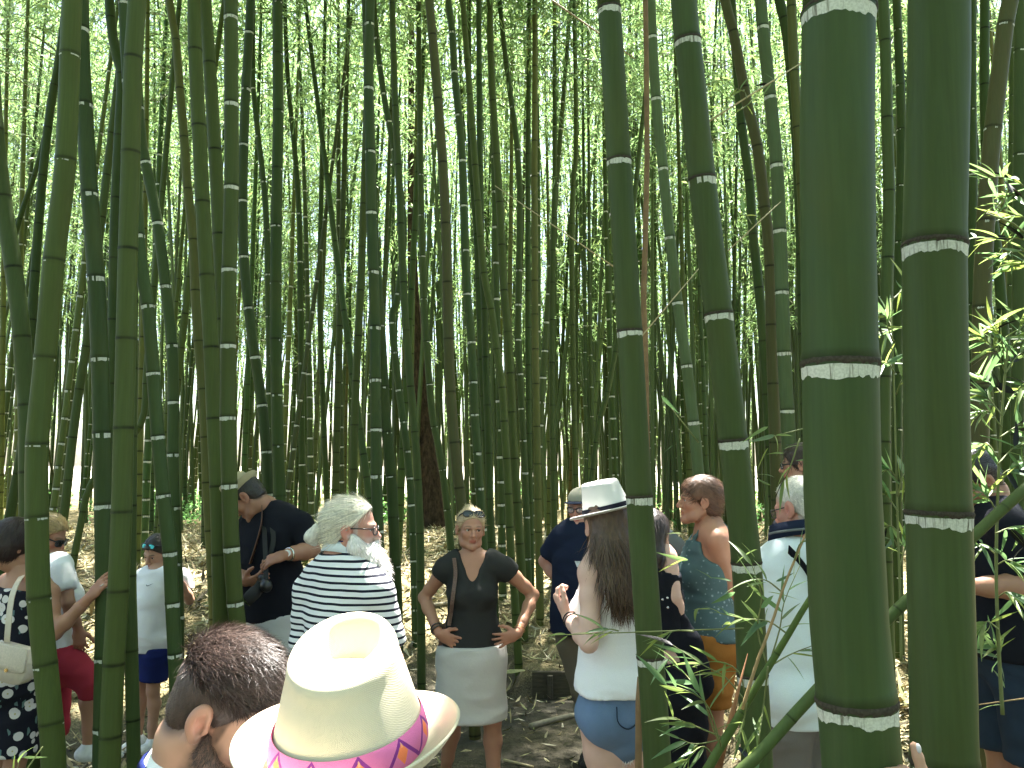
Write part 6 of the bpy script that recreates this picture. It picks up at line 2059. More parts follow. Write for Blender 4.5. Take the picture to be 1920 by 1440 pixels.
def red_capri_woman():
    p = Person('blonde woman in white T-shirt and raspberry capri trousers stepping up', 108, 970, 4.35, 80, (10, -24, 0), 'f', 'tan', 1.05, seed=8)
    p.j['neck'] = p.px(104, 1052)
    p.j['sR'], p.j['sL'] = p.px(114, 1072, -0.14), p.px(98, 1072, 0.16)
    p.j['eR'], p.j['wR'] = p.px(128, 1130, -0.18), p.px(147, 1180, -0.10)
    p.j['eL'], p.j['wL'] = p.px(92, 1135, 0.16), p.px(98, 1082, -0.05)
    p.j['hR'] = p.px(112, 1236, -0.08); p.j['hL'] = p.px(100, 1232, 0.1); p.j['hip'] = p.px(106, 1230, 0.0)
    p.j['kR'] = p.px(176, 1282, -0.12); p.j['aR'] = p.px(166, 1402, -0.12)
    p.j['kL'] = p.px(104, 1355, 0.1); p.j['aL'] = p.px(98, 1455, 0.14)
    p.hands = {'R': dict(d=(0.15, 0, -1), n=(-0.2, 1, 0), curl=0.5)}
    p.headopt = dict(brow=(0.2, 0.13, 0.06), blush=1.0)
    p.build()
    p.shirt(CL['white'], hem=-0.04, sleeve=0.65, loose=0.01)
    p.pants(CL['red'], 1.22, off=0.016, name='capri_trousers'); p.shoes(M['whiterubber'])
    p.hair((0.36, 0.25, 0.11), 0.014, nape=-0.045, strands=800, length=0.04, lift=0.2)
    p.glasses(M['blackplastic'], M['lens'], name='sunglasses', size=1.2, thick=0.004)
    c = p.px(106, 1084, -0.12)
    ph_ = obj('phone', None); ph_.location = tuple(c)
    tag(ph_, 'dark phone held up by the blonde woman beside the dress', 'phone')
    v, q = strap_geo([c + [-0.02, 0, 0.07], c + [0.035, 0, -0.06]], 0.07, 0.009, 4)
    obj('case', mesh_np('case', v - c, q, False, [M['blackplastic']]), ph_)
    v, q = strap_geo([c + [-0.014, -0.0055, 0.056], c + [0.029, -0.0055, -0.046]], 0.05, 0.002, 4)
    obj('back_panel', mesh_np('back_panel', v - c, q, False, [mat_plain('printed_case', (0.10, 0.14, 0.15), 0.4, nscale=60, namp=0.9)]), ph_)
red_capri_woman()

def girl_in_hat():
    p = Person('long haired girl in white tank top and frayed denim shorts', 1133, 926, 3.0, -22, (4, -6, 0), 'f', 'pale', 0.74, seed=9)
    p.j['neck'] = p.px(1150, 1044)
    p.j['sL'], p.j['sR'] = p.px(1110, 1074, -0.09), p.px(1197, 1074, 0.06)
    p.j['eL'], p.j['wL'] = p.px(1104, 1206, -0.16), p.px(1066, 1156, 0.02)
    p.j['eR'], p.j['wR'] = p.px(1215, 1200, 0.1), p.px(1215, 1290, 0.2)
    p.j['hip'] = p.px(1155, 1335, 0.02)
    for sd, k in (('R', 1), ('L', -1)):
        p.j['h' + sd] = p.j['hip'] + p.r * k * 0.072
    p.j['kL'] = p.px(1152, 1545, 0.0); p.j['kR'] = p.px(1196, 1545, 0.06)
    p.j['aL'] = p.px(1160, 1740, -0.02); p.j['aR'] = p.px(1200, 1740, 0.06)
    for sd in 'RL': p.j['a' + sd][2] = float(g(p.j['a' + sd][0], p.j['a' + sd][1])) + 0.075
    p.hands = {'L': dict(d=(-0.42, 0.30, 0.62), n=(0.75, 0.2, 0.5), curl=0.85, spread=0.3, thumb=0.6)}
    p.headopt = dict(brow=(0.1, 0.06, 0.03))
    p.build(h=0.0105)
    p.shirt(CL['white'], hem=-0.085, sleeve=0, neck='tank', loose=0.012, amp=0.010, name='tank_top', drop=-0.01)
    sh = p.pants(CL['denim'], 0.05, off=0.008, flare=0.02, name='denim_shorts', rise=0.12)
    # frayed hem threads
    rng = np.random.default_rng(4)
    me = sh.data
    co = np.empty(len(me.vertices) * 3); me.vertices.foreach_get('co', co); co = co.reshape(-1, 3)
    low = co[co[:, 2] < np.sort(co[:, 2])[int(len(co) * 0.075)]]
    k = rng.integers(0, len(low), 420)
    a = low[k]; d = np.stack([rng.normal(size=420) * 0.35, rng.normal(size=420) * 0.35, -np.ones(420)], -1)
    e = a + unit_rows(d) * rng.uniform(0.006, 0.02, 420)[:, None]
    sd = np.stack([np.full(420, 0.0011), np.zeros(420), np.zeros(420)], -1)
    i3 = np.arange(420) * 3
    fr = obj('frayed_hem', mesh_np('frayed_hem', np.stack([a - sd, a + sd, e], 1).reshape(-1, 3), np.stack([i3, i3 + 1, i3 + 2], -1), False, [CL['white']]), sh)
    pk = strap_geo([p.px(1148, 1306), p.px(1150, 1332), p.px(1170, 1346), p.px(1190, 1332), p.px(1192, 1306)], 0.004, 0.003, 24)
    obj('pocket_seam', mesh_np('pocket_seam', drape(pk[0], sh, 0.001, 0.014) - p.base, pk[1], False, [CL['jeans']]), sh)
    p.shoes(M['whiterubber'])
    def longhair(F, W, R, q):
        F.tube([W(0, -0.05, 0.02), W(-0.005, -0.085, -0.07), W(0.0, -0.105, -0.16), W(0.005, -0.11, -0.235)], [(0.085 * q, 0.06 * q), (0.088 * q, 0.05 * q), (0.080 * q, 0.042 * q), (0.062 * q, 0.03 * q)], 0.02, R[0])
    hr = p.hair((0.085, 0.048, 0.026), 0.012, front=(0.09, 0.07), ear=(0.04, -0.04), nape=-0.34, extra=longhair, zmax=0.02, strands=3200, length=0.13, lift=0.02, flow=(0, -0.05, -1), noise=0.006, wid=0.0013, ears_out=False)
    Rh = rot_head(-18, -7, 12)
    put_hat(p, p.hc + p.hr[2] * 0.052 - p.hr[1] * 0.012, Rh, 'white trilby with black band on the long haired girl', STRAW_WHITE, BLACKBAND, rx=0.086, ry=0.103, H=0.108, brim=0.050, taper=0.78, slope=0.12, dent=0.02, curl=0.006, n=72, bandh=0.020)
    ax = unit(p.j['eL'] - p.j['wL'])
    Rb = np.array([unit(np.cross(ax, [0, 1, 0.2])), [0, 0, 0], ax]); Rb[1] = np.cross(ax, Rb[0])
    for dz in (0.02, 0.036):
        v, q = torus_geo(p.j['wL'] + ax * dz, Rb, 0.029, 0.029, 0.0022, 24, 5)
        p.child('bracelet', v, q, M['blackrubber'])
girl_in_hat()

def cap_man():
    p = Person('man in navy polo and khaki shorts with hand on hip', 1088, 918, 5.2, 206, (0, -4, 0), 'm', 'rosy', 1.05, 0.03, seed=10)
    p.j['neck'] = p.px(1094, 988)
    p.j['sR'], p.j['sL'] = p.px(1054, 1006, 0.0), p.px(1135, 1006, 0.0)
    p.j['eR'], p.j['wR'] = p.px(1022, 1052, 0.1), p.px(1062, 1108, 0.02)
    p.j['kR'] = p.px(1098, 1300, -0.02); p.j['aR'] = p.px(1112, 1385, 0.0)
    for sd in 'RL': p.j['a' + sd][2] = float(g(p.j['a' + sd][0], p.j['a' + sd][1])) + 0.075
    p.hands = {'R': dict(d=(0.6, -0.1, -0.75), n=(0.3, 0.9, 0), curl=0.3)}
    p.headopt = dict(brow=(0.2, 0.14, 0.1), blush=1.0, scalp=(0.25, 0.2, 0.17))
    p.build()
    sh = p.shirt(CL['navy'], hem=0.10, sleeve=0.75, loose=0.02)
    p.pants(CL['khaki'], 1.32, off=0.024, name='long_shorts'); p.shoes(M['blackrubber'], 'sandal')
    p.glasses(M['blackplastic'], glass_mat(), thick=0.003)
    # pale fan-shaped crest on the chest
    c = p.px(1084, 1052, -0.19)
    for k in range(5):
        a = c + np.array([(k - 2) * 0.009, -0.002, 0.0]); b = c + np.array([(k - 2) * 0.0025, 0, -0.036])
        v, q = strap_geo([a, b], 0.006, 0.0015, 3); obj('chest_emblem', mesh_np('chest_emblem', v - p.base, q, False, [CL['paleblue']]), sh)
    # flat cap: beige crown, navy peak
    R, hc, q = p.hr, p.hc, p.hs
    W = lambda x, y, z: hc + (R[0] * x + R[1] * y + R[2] * z) * q
    cp = obj('baseball_cap', None); cp.location = tuple(hc)
    tag(cp, 'beige cap with navy peak on the man in navy polo', 'cap', 'hats worn on the path')
    F = Fld(hc - 0.2, hc + 0.2, 0.006)
    F.ell(W(0, -0.008, 0.05), np.array([0.086, 0.106, 0.085]) * q, R, 0.01); F.plane(W(0, 0, 0.048), -R[2])
    v, f = F.mesh(); obj('cap_crown', mesh_np('cap_crown', v - hc, f, True, [mat_cloth('beige_cap', (0.33, 0.31, 0.24))]), cp)
    F = Fld(hc - 0.2, hc + 0.25, 0.005)
    F.ell(W(0, 0.095, 0.044), np.array([0.076, 0.075, 0.008]) * q, R, 0.005)
    v, f = F.mesh(); obj('peak', mesh_np('peak', v - hc, f, True, [CL['navy']]), cp)
cap_man()

def short_haired_woman():
    p = Person('short haired woman in teal print camisole and ochre shorts', 1312, 895, 4.0, -88, (0, 2, 0), 'f', 'tan', 0.95, seed=11)
    p.j['neck'] = p.px(1330, 988)
    p.j['sL'], p.j['sR'] = p.px(1345, 1014, -0.15), p.px(1330, 1014, 0.17)
    p.j['eL'], p.j['wL'] = p.px(1372, 1100, -0.10), p.px(1380, 1170, 0.08)
    p.j['eR'], p.j['wR'] = p.px(1365, 1100, 0.2), p.px(1382, 1175, 0.12)
    p.j['hip'] = p.px(1330, 1215, 0); p.j['hL'] = p.px(1332, 1215, -0.09); p.j['hR'] = p.px(1328, 1215, 0.09)
    p.hands = {}
    p.headopt = dict(brow=(0.09, 0.05, 0.03), blush=0.6)
    p.build()
    p.shirt(CL['teal'], hem=-0.06, sleeve=0, neck='strap', loose=0.012, name='camisole', amp=0.006, drop=-0.01)
    p.pants(CL['mustard'], 0.55, off=0.02, name='shorts', amp=0.01); p.shoes(M['leather'])
    p.hair((0.12, 0.055, 0.03), 0.014, front=(0.088, 0.066), ear=(0.022, -0.01), nape=-0.078, strands=1500, length=0.05, lift=0.12, flow=lambda l: np.stack([l[:, 0] * 0, np.where(l[:, 1] > 0.02, 0.8, -0.8), -0.5 + 0 * l[:, 0]], -1), noise=0.006)
short_haired_woman()

def white_haired_man():
    p = Person('white haired man in pale polo with dark collar and black strap', 1484, 898, 3.4, -22, (-14, -14, 0), 'm', 'rosy', 1.12, 0.05, seed=12, hs=1.04)
    p.j['neck'] = p.px(1497, 1026, -0.055)
    p.j['sL'], p.j['sR'] = p.px(1440, 1066, 0.0), p.px(1572, 1066, 0.12)
    p.j['eL'], p.j['wL'] = p.px(1432, 1190, 0.12), p.px(1450, 1210, 0.4)
    p.headopt = dict(brow=(0.4, 0.38, 0.35), scalp=(0.45, 0.39, 0.33), blush=1.0)
    p.build()
    sh = p.shirt(CL['paleblue'], hem=0.12, sleeve=0.7, loose=0.022, amp=0.007, name='polo_shirt')
    p.pants(CL['taupe'], off=0.026, amp=0.01); p.shoes(M['leather'])
    p.hair((0.60, 0.57, 0.50), 0.006, front=(0.070, 0.10), ear=(-0.005, 0.01), nape=-0.055, strands=2600, length=0.016, lift=0.35, flow=(0, -0.8, -0.6), noise=0.002, wid=0.0010)
    p.glasses(M['blackplastic'], glass_mat())
    R, c, q = p.hr, p.hc, p.hs
    nk = p.j['neck']
    p.collar(CL['navy'], 0.103, 0.068, 0.062, 0.25)
    p.collar(CL['grey'], 0.103, 0.063, 0.010, 0.2, name='collar_stripe', off=0.004)
    v, f = strap_geo([p.px(1466, 1026, -0.09), p.px(1490, 1044, -0.165), p.px(1520, 1080, -0.20), p.px(1545, 1130, -0.215), p.px(1570, 1190, -0.20)], 0.035, 0.004, 30)
    p.child('bag_strap', drape(v, sh), f, CL['black'])
white_haired_man()

def glasses_woman():
    p = Person('dark haired woman with glasses peeping between leaves above the white hair', 1494, 834, 4.6, -72, (0, -4, 0), 'f', 'mid', 1.0, seed=13)
    p.headopt = dict(brow=(0.04, 0.025, 0.02))
    p.build()
    p.shirt(CL['black'], hem=0.05, sleeve=0.6)
    p.pants(CL['jeans']); p.shoes(M['leather'])
    def lng(F, W, R, q):
        F.tube([W(0, -0.05, 0.0), W(0, -0.07, -0.1), W(0, -0.07, -0.17)], [(0.08 * q, 0.055 * q), (0.085 * q, 0.05 * q), (0.07 * q, 0.035 * q)], 0.02, R[0])
    p.hair((0.05, 0.032, 0.024), 0.012, front=(0.09, 0.075), ear=(0.028, -0.02), nape=-0.2, extra=lng, strands=900, length=0.08, lift=0.05, flow=(0, -0.3, -1), ears_out=False)
    p.glasses(M['blackplastic'], glass_mat(), thick=0.0034)
glasses_woman()

def dark_shirt_man():
    p = Person('bent man in black T-shirt and dark jeans behind the leafy spray', 1838, 858, 3.2, -96, (0, -42, 0), 'm', 'brown', 1.12, 0.04, H=1.72, lean=(-0.10, 0), seed=14)
    p.hc = p.px(1822, 902, 0.0)
    p.j['neck'] = p.px(1862, 962)
    p.j['sL'], p.j['sR'] = p.px(1884, 990, -0.18), p.px(1878, 990, 0.18)
    p.j['eL'], p.j['wL'] = p.px(1930, 1100, -0.22), p.px(1822, 1100, -0.24)
    p.j['eR'], p.j['wR'] = p.px(1905, 1110, 0.2), p.px(1810, 1110, 0.1)
    p.hands = {'L': dict(d=(-1, 0, 0.05), n=(0, 0.3, 1), curl=0.6)}
    p.headopt = dict(scalp=(0.02, 0.015, 0.012))
    p.build()
    p.shirt(CL['black'], hem=0.04, sleeve=0.75, loose=0.024)
    p.pants(CL['jeans'], 1.02, off=0.024, amp=0.008, name='denim_shorts'); p.shoes(M['blackrubber'])
    p.hair((0.02, 0.014, 0.012), 0.012, strands=600, length=0.03)
dark_shirt_man()

def black_dress_woman():
    p = Person('woman in black cropped top and wide black trousers half hidden by the ringed culm', 1222, 958, 3.7, 28, (0, -5, 0), 'f', 'pale', 0.95, seed=15)
    p.j['neck'] = p.px(1214, 1026)
    p.j['sR'], p.j['sL'] = p.px(1248, 1046, -0.04), p.px(1178, 1046, 0.1)
    p.j['eR'], p.j['wR'] = p.px(1263, 1120, -0.08), p.px(1276, 1178, 0.0)
    p.hands = {'R': dict(d=(0.1, 0.2, -1), n=(-0.9, 0, 0), curl=0.4)}
    p.headopt = dict(brow=(0.03, 0.02, 0.02))
    p.build()
    p.shirt(CL['black'], hem=-0.19, sleeve=0, neck='tank', loose=0.008, name='crop_top')
    p.pants(CL['black'], off=0.05, flare=0.03, amp=0.012, rise=0.13, name='wide_trousers'); p.shoes(M['blackrubber'])
    def lng(F, W, R, q):
        F.tube([W(0, -0.05, 0.0), W(0, -0.07, -0.1), W(0, -0.07, -0.15)], [(0.08 * q, 0.055 * q), (0.085 * q, 0.05 * q), (0.07 * q, 0.035 * q)], 0.02, R[0])
    p.hair((0.03, 0.02, 0.018), 0.012, nape=-0.18, extra=lng, strands=700, length=0.07, lift=0.03, flow=(0, -0.2, -1), ears_out=False)
    for (u, v_) in ((1242, 1124), (1251, 1121), (1252, 1139)):
        c = p.px(u, v_, -0.152)
        c = drape(np.tile(c, (4, 1)) + np.zeros((4, 3)), wt, 0.001)[0] if False else c
        v, q, t_ = tube_geo([c, c + np.array([0, -0.006, 0])], [0.006, 0.005], 12); obj('button', mesh_np('button', v - p.base, [q, t_], True, [M['steel']]), p.o)
    # black tote at her side
    c = p.px(1290, 1222, -0.05)
    b = obj('tote_bag', None); b.location = tuple(c)
    tag(b, 'slack black tote bag hanging beside the wide black trousers', 'bag')
    F = Fld(c - 0.3, c + 0.3, 0.009)
    F.tube([c + [-0.05, 0, 0.17], c + [-0.02, 0, 0.02], c + [0.02, 0, -0.15]], [(0.035, 0.025), (0.085, 0.05), (0.10, 0.05)], 0.02, (1, 0.2, 0))
    v, q = F.mesh(); v = wrinkle(v, q, 0.008, 3.0); obj('sack', mesh_np('sack', v - c, q, True, [CL['black']]), b)
    v, q = strap_geo([c + [-0.05, 0, 0.16], c + [-0.06, -0.02, 0.26], c + [-0.04, 0.02, 0.25], c + [-0.03, 0.02, 0.15]], 0.025, 0.004, 20)
    obj('handle', mesh_np('handle', v - c, q, False, [CL['black']]), b)
black_dress_woman()

def grey_shirt_person():
    p = Person('person in grey shirt behind the black cropped top', 1196, 925, 4.6, 20, (0, -5, 0), 'm', 'mid', 1.0, seed=16)
    p.j['neck'] = p.px(1216, 1000)
    p.j['sR'], p.j['sL'] = p.px(1262, 1030, -0.02), p.px(1180, 1030, 0.1)
    p.j['eR'], p.j['wR'] = p.px(1280, 1095, 0.0), p.px(1276, 1160, -0.1)
    p.hands = {'R': dict(d=(-0.1, -0.2, -1), n=(-0.9, 0, 0), curl=0.4)}
    p.build()
    p.shirt(CL['grey'], hem=0.1, sleeve=1.55, loose=0.02)
    p.pants(CL['jeans']); p.shoes(M['blackrubber'])
    p.hair((0.04, 0.03, 0.02), 0.008, strands=300, length=0.02)
    R, hc, q = p.hr, p.hc, p.hs
    W = lambda x, y, z: hc + (R[0] * x + R[1] * y + R[2] * z) * q
    cp = obj('knitted_cap', None); cp.location = tuple(hc)
    tag(cp, 'navy cap showing between the white trilby and the ringed culm', 'cap', 'hats worn on the path')
    F = Fld(hc - 0.2, hc + 0.2, 0.006)
    F.ell(W(0, -0.01, 0.05), np.array([0.088, 0.108, 0.086]) * q, R, 0.01); F.plane(W(0, 0, 0.03), -R[2])
    v, f = F.mesh(); obj('cap_crown', mesh_np('cap_crown', v - hc, f, True, [mat_stripes('navy_rib', (0.02, 0.03, 0.09), (0.2, 0.22, 0.35), 0.012, 0.2)]), cp)
    v, f = torus_geo(W(0, -0.01, 0.032), np.array([R[0], R[1], R[2]]), 0.087 * q, 0.107 * q, 0.008, 40, 8)
    obj('cap_rim', mesh_np('cap_rim', v - hc, f, True, [CL['navy']]), cp)
grey_shirt_person()

def foreground_man():
    p = Person('spiky brown haired bearded man close by, head bowed', 345, 1170, 1.47, 78, (0, 0, 0), 'm', 'mid', 1.05, H=1.56, seed=17)
    p.hr = rot_head(97, -33, 0)
    R = p.hr; q = p.hs = 0.97
    ear = P(372, 1356, 1.39)
    p.hc = ear - (R[0] * 0.080 - R[1] * 0.012 - R[2] * 0.006) * q
    p.j['neck'] = p.hc - R[2] * 0.19 - R[1] * 0.09 + np.array([0.09, 0, -0.085])
    n = p.j['neck']
    p.j['sR'], p.j['sL'] = n + p.r * 0.18 + np.array([0, 0, -0.085]), n - p.r * 0.18 + np.array([0, 0, -0.085])
    for sd in 'RL':
        p.j['e' + sd] = p.j['s' + sd] + np.array([0, 0, -0.29]) + p.f * 0.02
        p.j['w' + sd] = p.j['e' + sd] + np.array([0, 0, -0.2]) + p.f * 0.14
    p.headopt = dict(brow=(0.05, 0.03, 0.02), scalp=(0.10, 0.058, 0.042), stubble=(0.045, 0.028, 0.02), stubble_w=0.85, blush=0.8)
    p.build(h=0.0105, hh=0.0026)
    p.shirt(CL['paleblue'], hem=0.1, sleeve=0.6, h=0.009, neck='high', off=0.018)
    p.pants(CL['jeans']); p.shoes(M['whiterubber'])
    W = lambda x, y, z: p.hc + (R[0] * x + R[1] * y + R[2] * z) * q
    # short sides, long spiky top
    def flow(l):
        return np.stack([l[:, 0] * 1.5, 0.75 + 0 * l[:, 0], 0.35 + 0 * l[:, 0]], -1)
    hcol = (0.060, 0.036, 0.028)
    def nothing(F, W_, R_, q_): pass
    p.hair(hcol, 0.0035, front=(0.072, 0.080), ear=(0.014, -0.004), nape=-0.062, strands=15000, length=0.011, lift=0.5, flow=(0, -0.5, -0.9), noise=0.0012, h=0.004, wid=0.00042)
    def topmask(F, W_, R_, q_):
        F.plane(W_(0, 0, 0.055), -R_[2])
    p.hair(hcol, 0.010, front=(0.074, 0.098), ear=(0.02, 0.04), nape=-0.03, extra=topmask, strands=12000, length=0.040, lift=0.85, jit=0.3, flow=flow, noise=0.007, h=0.004, wid=0.00050)
    # beard hairs
    F = Fld(p.hc - 0.19, p.hc + 0.16, 0.004)
    for sg in (1, -1):
        F.tube([W(sg * 0.068, 0.012, -0.02), W(sg * 0.057, 0.018, -0.055), W(sg * 0.044, 0.035, -0.088), W(0, 0.074, -0.108)], [0.007, 0.016, 0.021, 0.023], 0.012)
        F.tube([W(sg * 0.060, 0.030, -0.042), W(sg * 0.046, 0.060, -0.064)], [0.010, 0.012], 0.01)
        F.tube([W(sg * 0.002, 0.098, -0.048), W(sg * 0.028, 0.083, -0.06), W(sg * 0.03, 0.076, -0.085)], [0.006, 0.006, 0.012], 0.008)
    v, f = F.mesh(); nn = vnormals(v, f)
    rng = np.random.default_rng(6)
    K = 12000
    k = rng.integers(0, len(v), K)
    d = unit_rows(nn[k] * 0.55 + R[1] * 0.2 - R[2] * 0.8 + rng.normal(size=(K, 3)) * 0.3)
    Ln = rng.uniform(0.006, 0.013, K)[:, None]
    sd = unit_rows(np.cross(d, nn[k])) * 0.0004
    a = v[k] - nn[k] * 0.003; e = a + d * Ln
    i3 = np.arange(K) * 3
    obj('beard', mesh_np('beard', np.stack([a - sd, a + sd, e], 1).reshape(-1, 3) - p.base, np.stack([i3, i3 + 1, i3 + 2], -1), False, [M['hair']], None, np.repeat(np.array([0.05, 0.03, 0.022]) * rng.uniform(0.6, 1.7, K)[:, None], 3, axis=0)), p.o)
    p.collar(CL['white'], 0.088, 0.080, 0.050, 0.3)
    p.collar(CL['royal'], 0.088, 0.086, 0.012, 0.3, name='collar_stripe', off=0.004)
foreground_man()

def hat_wearer():
    p = Person('person under the cream trilby standing right before the camera', 652, 1262, 1.06, 2, (0, 6, 0), 'f', 'mid', 1.0, H=1.585, seed=18)
    p.build()
    p.shirt(CL['white'], hem=0.1, sleeve=0.5)
    p.pants(CL['jeans']); p.shoes(M['whiterubber'])
    p.hair((0.33, 0.23, 0.12), 0.006, nape=-0.08, strands=2500, zmax=-0.03, length=0.06, lift=0.3, flow=(0, -0.3, -1), wid=0.0006, ears_out=False)
    Rh = rot_head(4, 10, 3)
    c = P(657, 1398, 1.05)
    put_hat(p, c, Rh, 'cream straw trilby with pink patterned ribbon close to the camera', STRAW_CREAM, RIBBON, rx=0.097, ry=0.112, H=0.128, brim=0.041, taper=0.70, slope=0.30, dent=0.042, curl=0.030, n=160, bandh=0.038)
hat_wearer()

def gripping_hand():
    """hand that holds the thickest culm from behind, at the bottom edge"""
    w = P(1752, 1592, 1.22)
    tip = P(1716, 1400, 1.24)
    d = unit(tip - w); n = unit(np.array([-0.9, 0.25, 0.1])); n = unit(n - d * np.dot(n, d))
    F_el = w + np.array([0.14, -0.18, -0.22])
    sv = np.cross(d, n)
    v, q = hand_mesh(w, d, n, sv, 0.95, [0.06, 0.95, 1.05, 1.1], 0.1, 0.3, 0.0036, F_el)
    mb = MB(); mb.add(v, q); mb.c[-1] = np.tile(np.array([0.42, 0.24, 0.16]), (len(v), 1))
    av, aq, at_ = tube_geo(poly_sample([w + (F_el - w) * 0.1, (w + F_el) / 2, F_el, F_el + np.array([0.08, -0.05, -0.25])], 12), np.linspace(0.028, 0.045, 12), 16)
    mb.add(av, aq, at_); mb.c[-1] = np.tile(np.array([0.42, 0.24, 0.16]), (len(av), 1))
    o = obj('hand', mb.mesh('hand', [M['skin']], True, w), None, w)
    tag(o, 'fingertip reaching up beside the thickest culm at the bottom edge', 'hand')
    rel = v - w
    tipv = v[np.argmax(rel @ d)]
    nv, nq = Fld(tipv - 0.03, tipv + 0.03, 0.002), None
    nv.ell(tipv - d * 0.009 - n * 0.0045 + np.array([0, -0.003, 0]), np.array([0.0062, 0.0042, 0.008]), np.array([sv, n, d]), 0.002)
    a, b = nv.mesh()
    obj('fingernail', mesh_np('fingernail', a - w, b, True, [mat_plain('nail_varnish', (0.5, 0.48, 0.5), 0.2, 0.6, namp=0.1)]), o)
gripping_hand()

# ------------------------------------------------------------------ spots chosen to be sunlit, the canopy is carved open above them
for (u, v, y, r) in ((640, 1230, 1.06, 0.24), (480, 1370, 1.05, 0.1), (820, 1340, 1.06, 0.1), (715, 1065, 3.3, 0.10), (735, 1130, 3.22, 0.14), (1058, 1150, 3.15, 0.14), (955, 1195, 4.4, 0.06), (898, 962, 4.5, 0.045),
                     (140, 1405, 3.85, 0.09), (1128, 915, 3.0, 0.13), (1247, 1035, 3.66, 0.07), (450, 1195, 1.45, 0.07), (1352, 998, 3.9, 0.04), (770, 1085, 8.0, 0.28), (730, 1085, 8.0, 0.2), (300, 1040, 9.5, 0.3), (345, 1180, 6.2, 0.25), (1020, 1420, 4.9, 0.12), (1310, 893, 4.0, 0.05), (1880, 700, 2.35, 0.2), (1890, 400, 2.5, 0.15), (1466, 838, 2.2, 0.05), (1320, 1250, 1.95, 0.12), (1660, 600, 2.2, 0.1), (560, 960, 18, 0.8), (990, 960, 16, 0.6), (280, 1130, 7.5, 0.25), (230, 1230, 5.8, 0.2), (150, 1170, 6.5, 0.3), (300, 1340, 4.9, 0.12), (760, 1050, 8.8, 0.35), (1010, 1040, 9.2, 0.3), (1290, 1010, 8.0, 0.25), (380, 1090, 8.0, 0.3), (40, 1000, 10, 0.4), (215, 1060, 9.0, 0.35)):
    GAPS.append((P(u, v, y), r))
# ------------------------------------------------------------------ leafy bamboo branches near the camera
def blade(seed, w=0.16):
    """one leaf of unit length along +X, folded on its midrib and drooping"""
    rng = np.random.default_rng(seed)
    n = 9
    t = np.linspace(0, 1, n)
    half = w * 0.5 * np.sin(PI * t ** 0.62) ** 0.9 * (1 - 0.15 * t)
    half[0], half[-1] = 0.008, 0.002
    z = -rng.uniform(0.05, 0.32) * t ** 2
    y = rng.uniform(-0.08, 0.08) * t ** 2
    v = []
    for k in range(n):
        for sgn in (-1, 0, 1):
            v.append([t[k], y[k] + sgn * half[k], z[k] + abs(sgn) * half[k] * 0.35])
    i, j = np.meshgrid(np.arange(n - 1), np.arange(2), indexing='ij')
    a = i * 3 + j
    return np.array(v), np.stack([a, a + 3, a + 4, a + 1], -1).reshape(-1, 4)

LEAVES = []
for k_ in range(6):
    v_, q_ = blade(900 + k_, [0.11, 0.13, 0.15, 0.10, 0.165, 0.12][k_])
    rng_ = np.random.default_rng(k_)
    c_ = np.array([[1.0, 1.0, 1.0], [1.25, 1.1, 0.8], [0.8, 0.95, 1.0], [1.5, 1.25, 0.8], [0.75, 0.9, 0.95], [1.1, 1.05, 0.9]][k_])
    LEAVES.append(mesh_np('leaf', v_, q_, True, [M['nearleaf']], None, np.tile(c_, (len(v_), 1))))
DRYLEAF = mesh_np('dry_leaf', *blade(950, 0.2), True, [mat_leaf('dry_leaf', (0.36, 0.17, 0.07), (0.3, 0.14, 0.05), 0.3)])
N_LEAF = 0

def leaf_at(parent, origin, base, tip, rng, dry=False):
    global N_LEAF
    N_LEAF += 1
    d = tip - base; L = np.linalg.norm(d); x = d / L
    roll = rng.normal() * 0.9
    upv = np.array([0, 0, 1.0]) if abs(x[2]) < 0.9 else np.array([0, 1.0, 0])
    y = unit(np.cross(upv, x)); z = np.cross(x, y)
    y2 = y * math.cos(roll) + z * math.sin(roll); z2 = -y * math.sin(roll) + z * math.cos(roll)
    o = obj('leaf', DRYLEAF if dry else LEAVES[int(rng.integers(0, 6))], parent)
    m = Matrix(((x[0] * L, y2[0] * L, z2[0] * L, base[0] - origin[0]), (x[1] * L, y2[1] * L, z2[1] * L, base[1] - origin[1]), (x[2] * L, y2[2] * L, z2[2] * L, base[2] - origin[2]), (0, 0, 0, 1)))
    o.matrix_basis = m
    return o

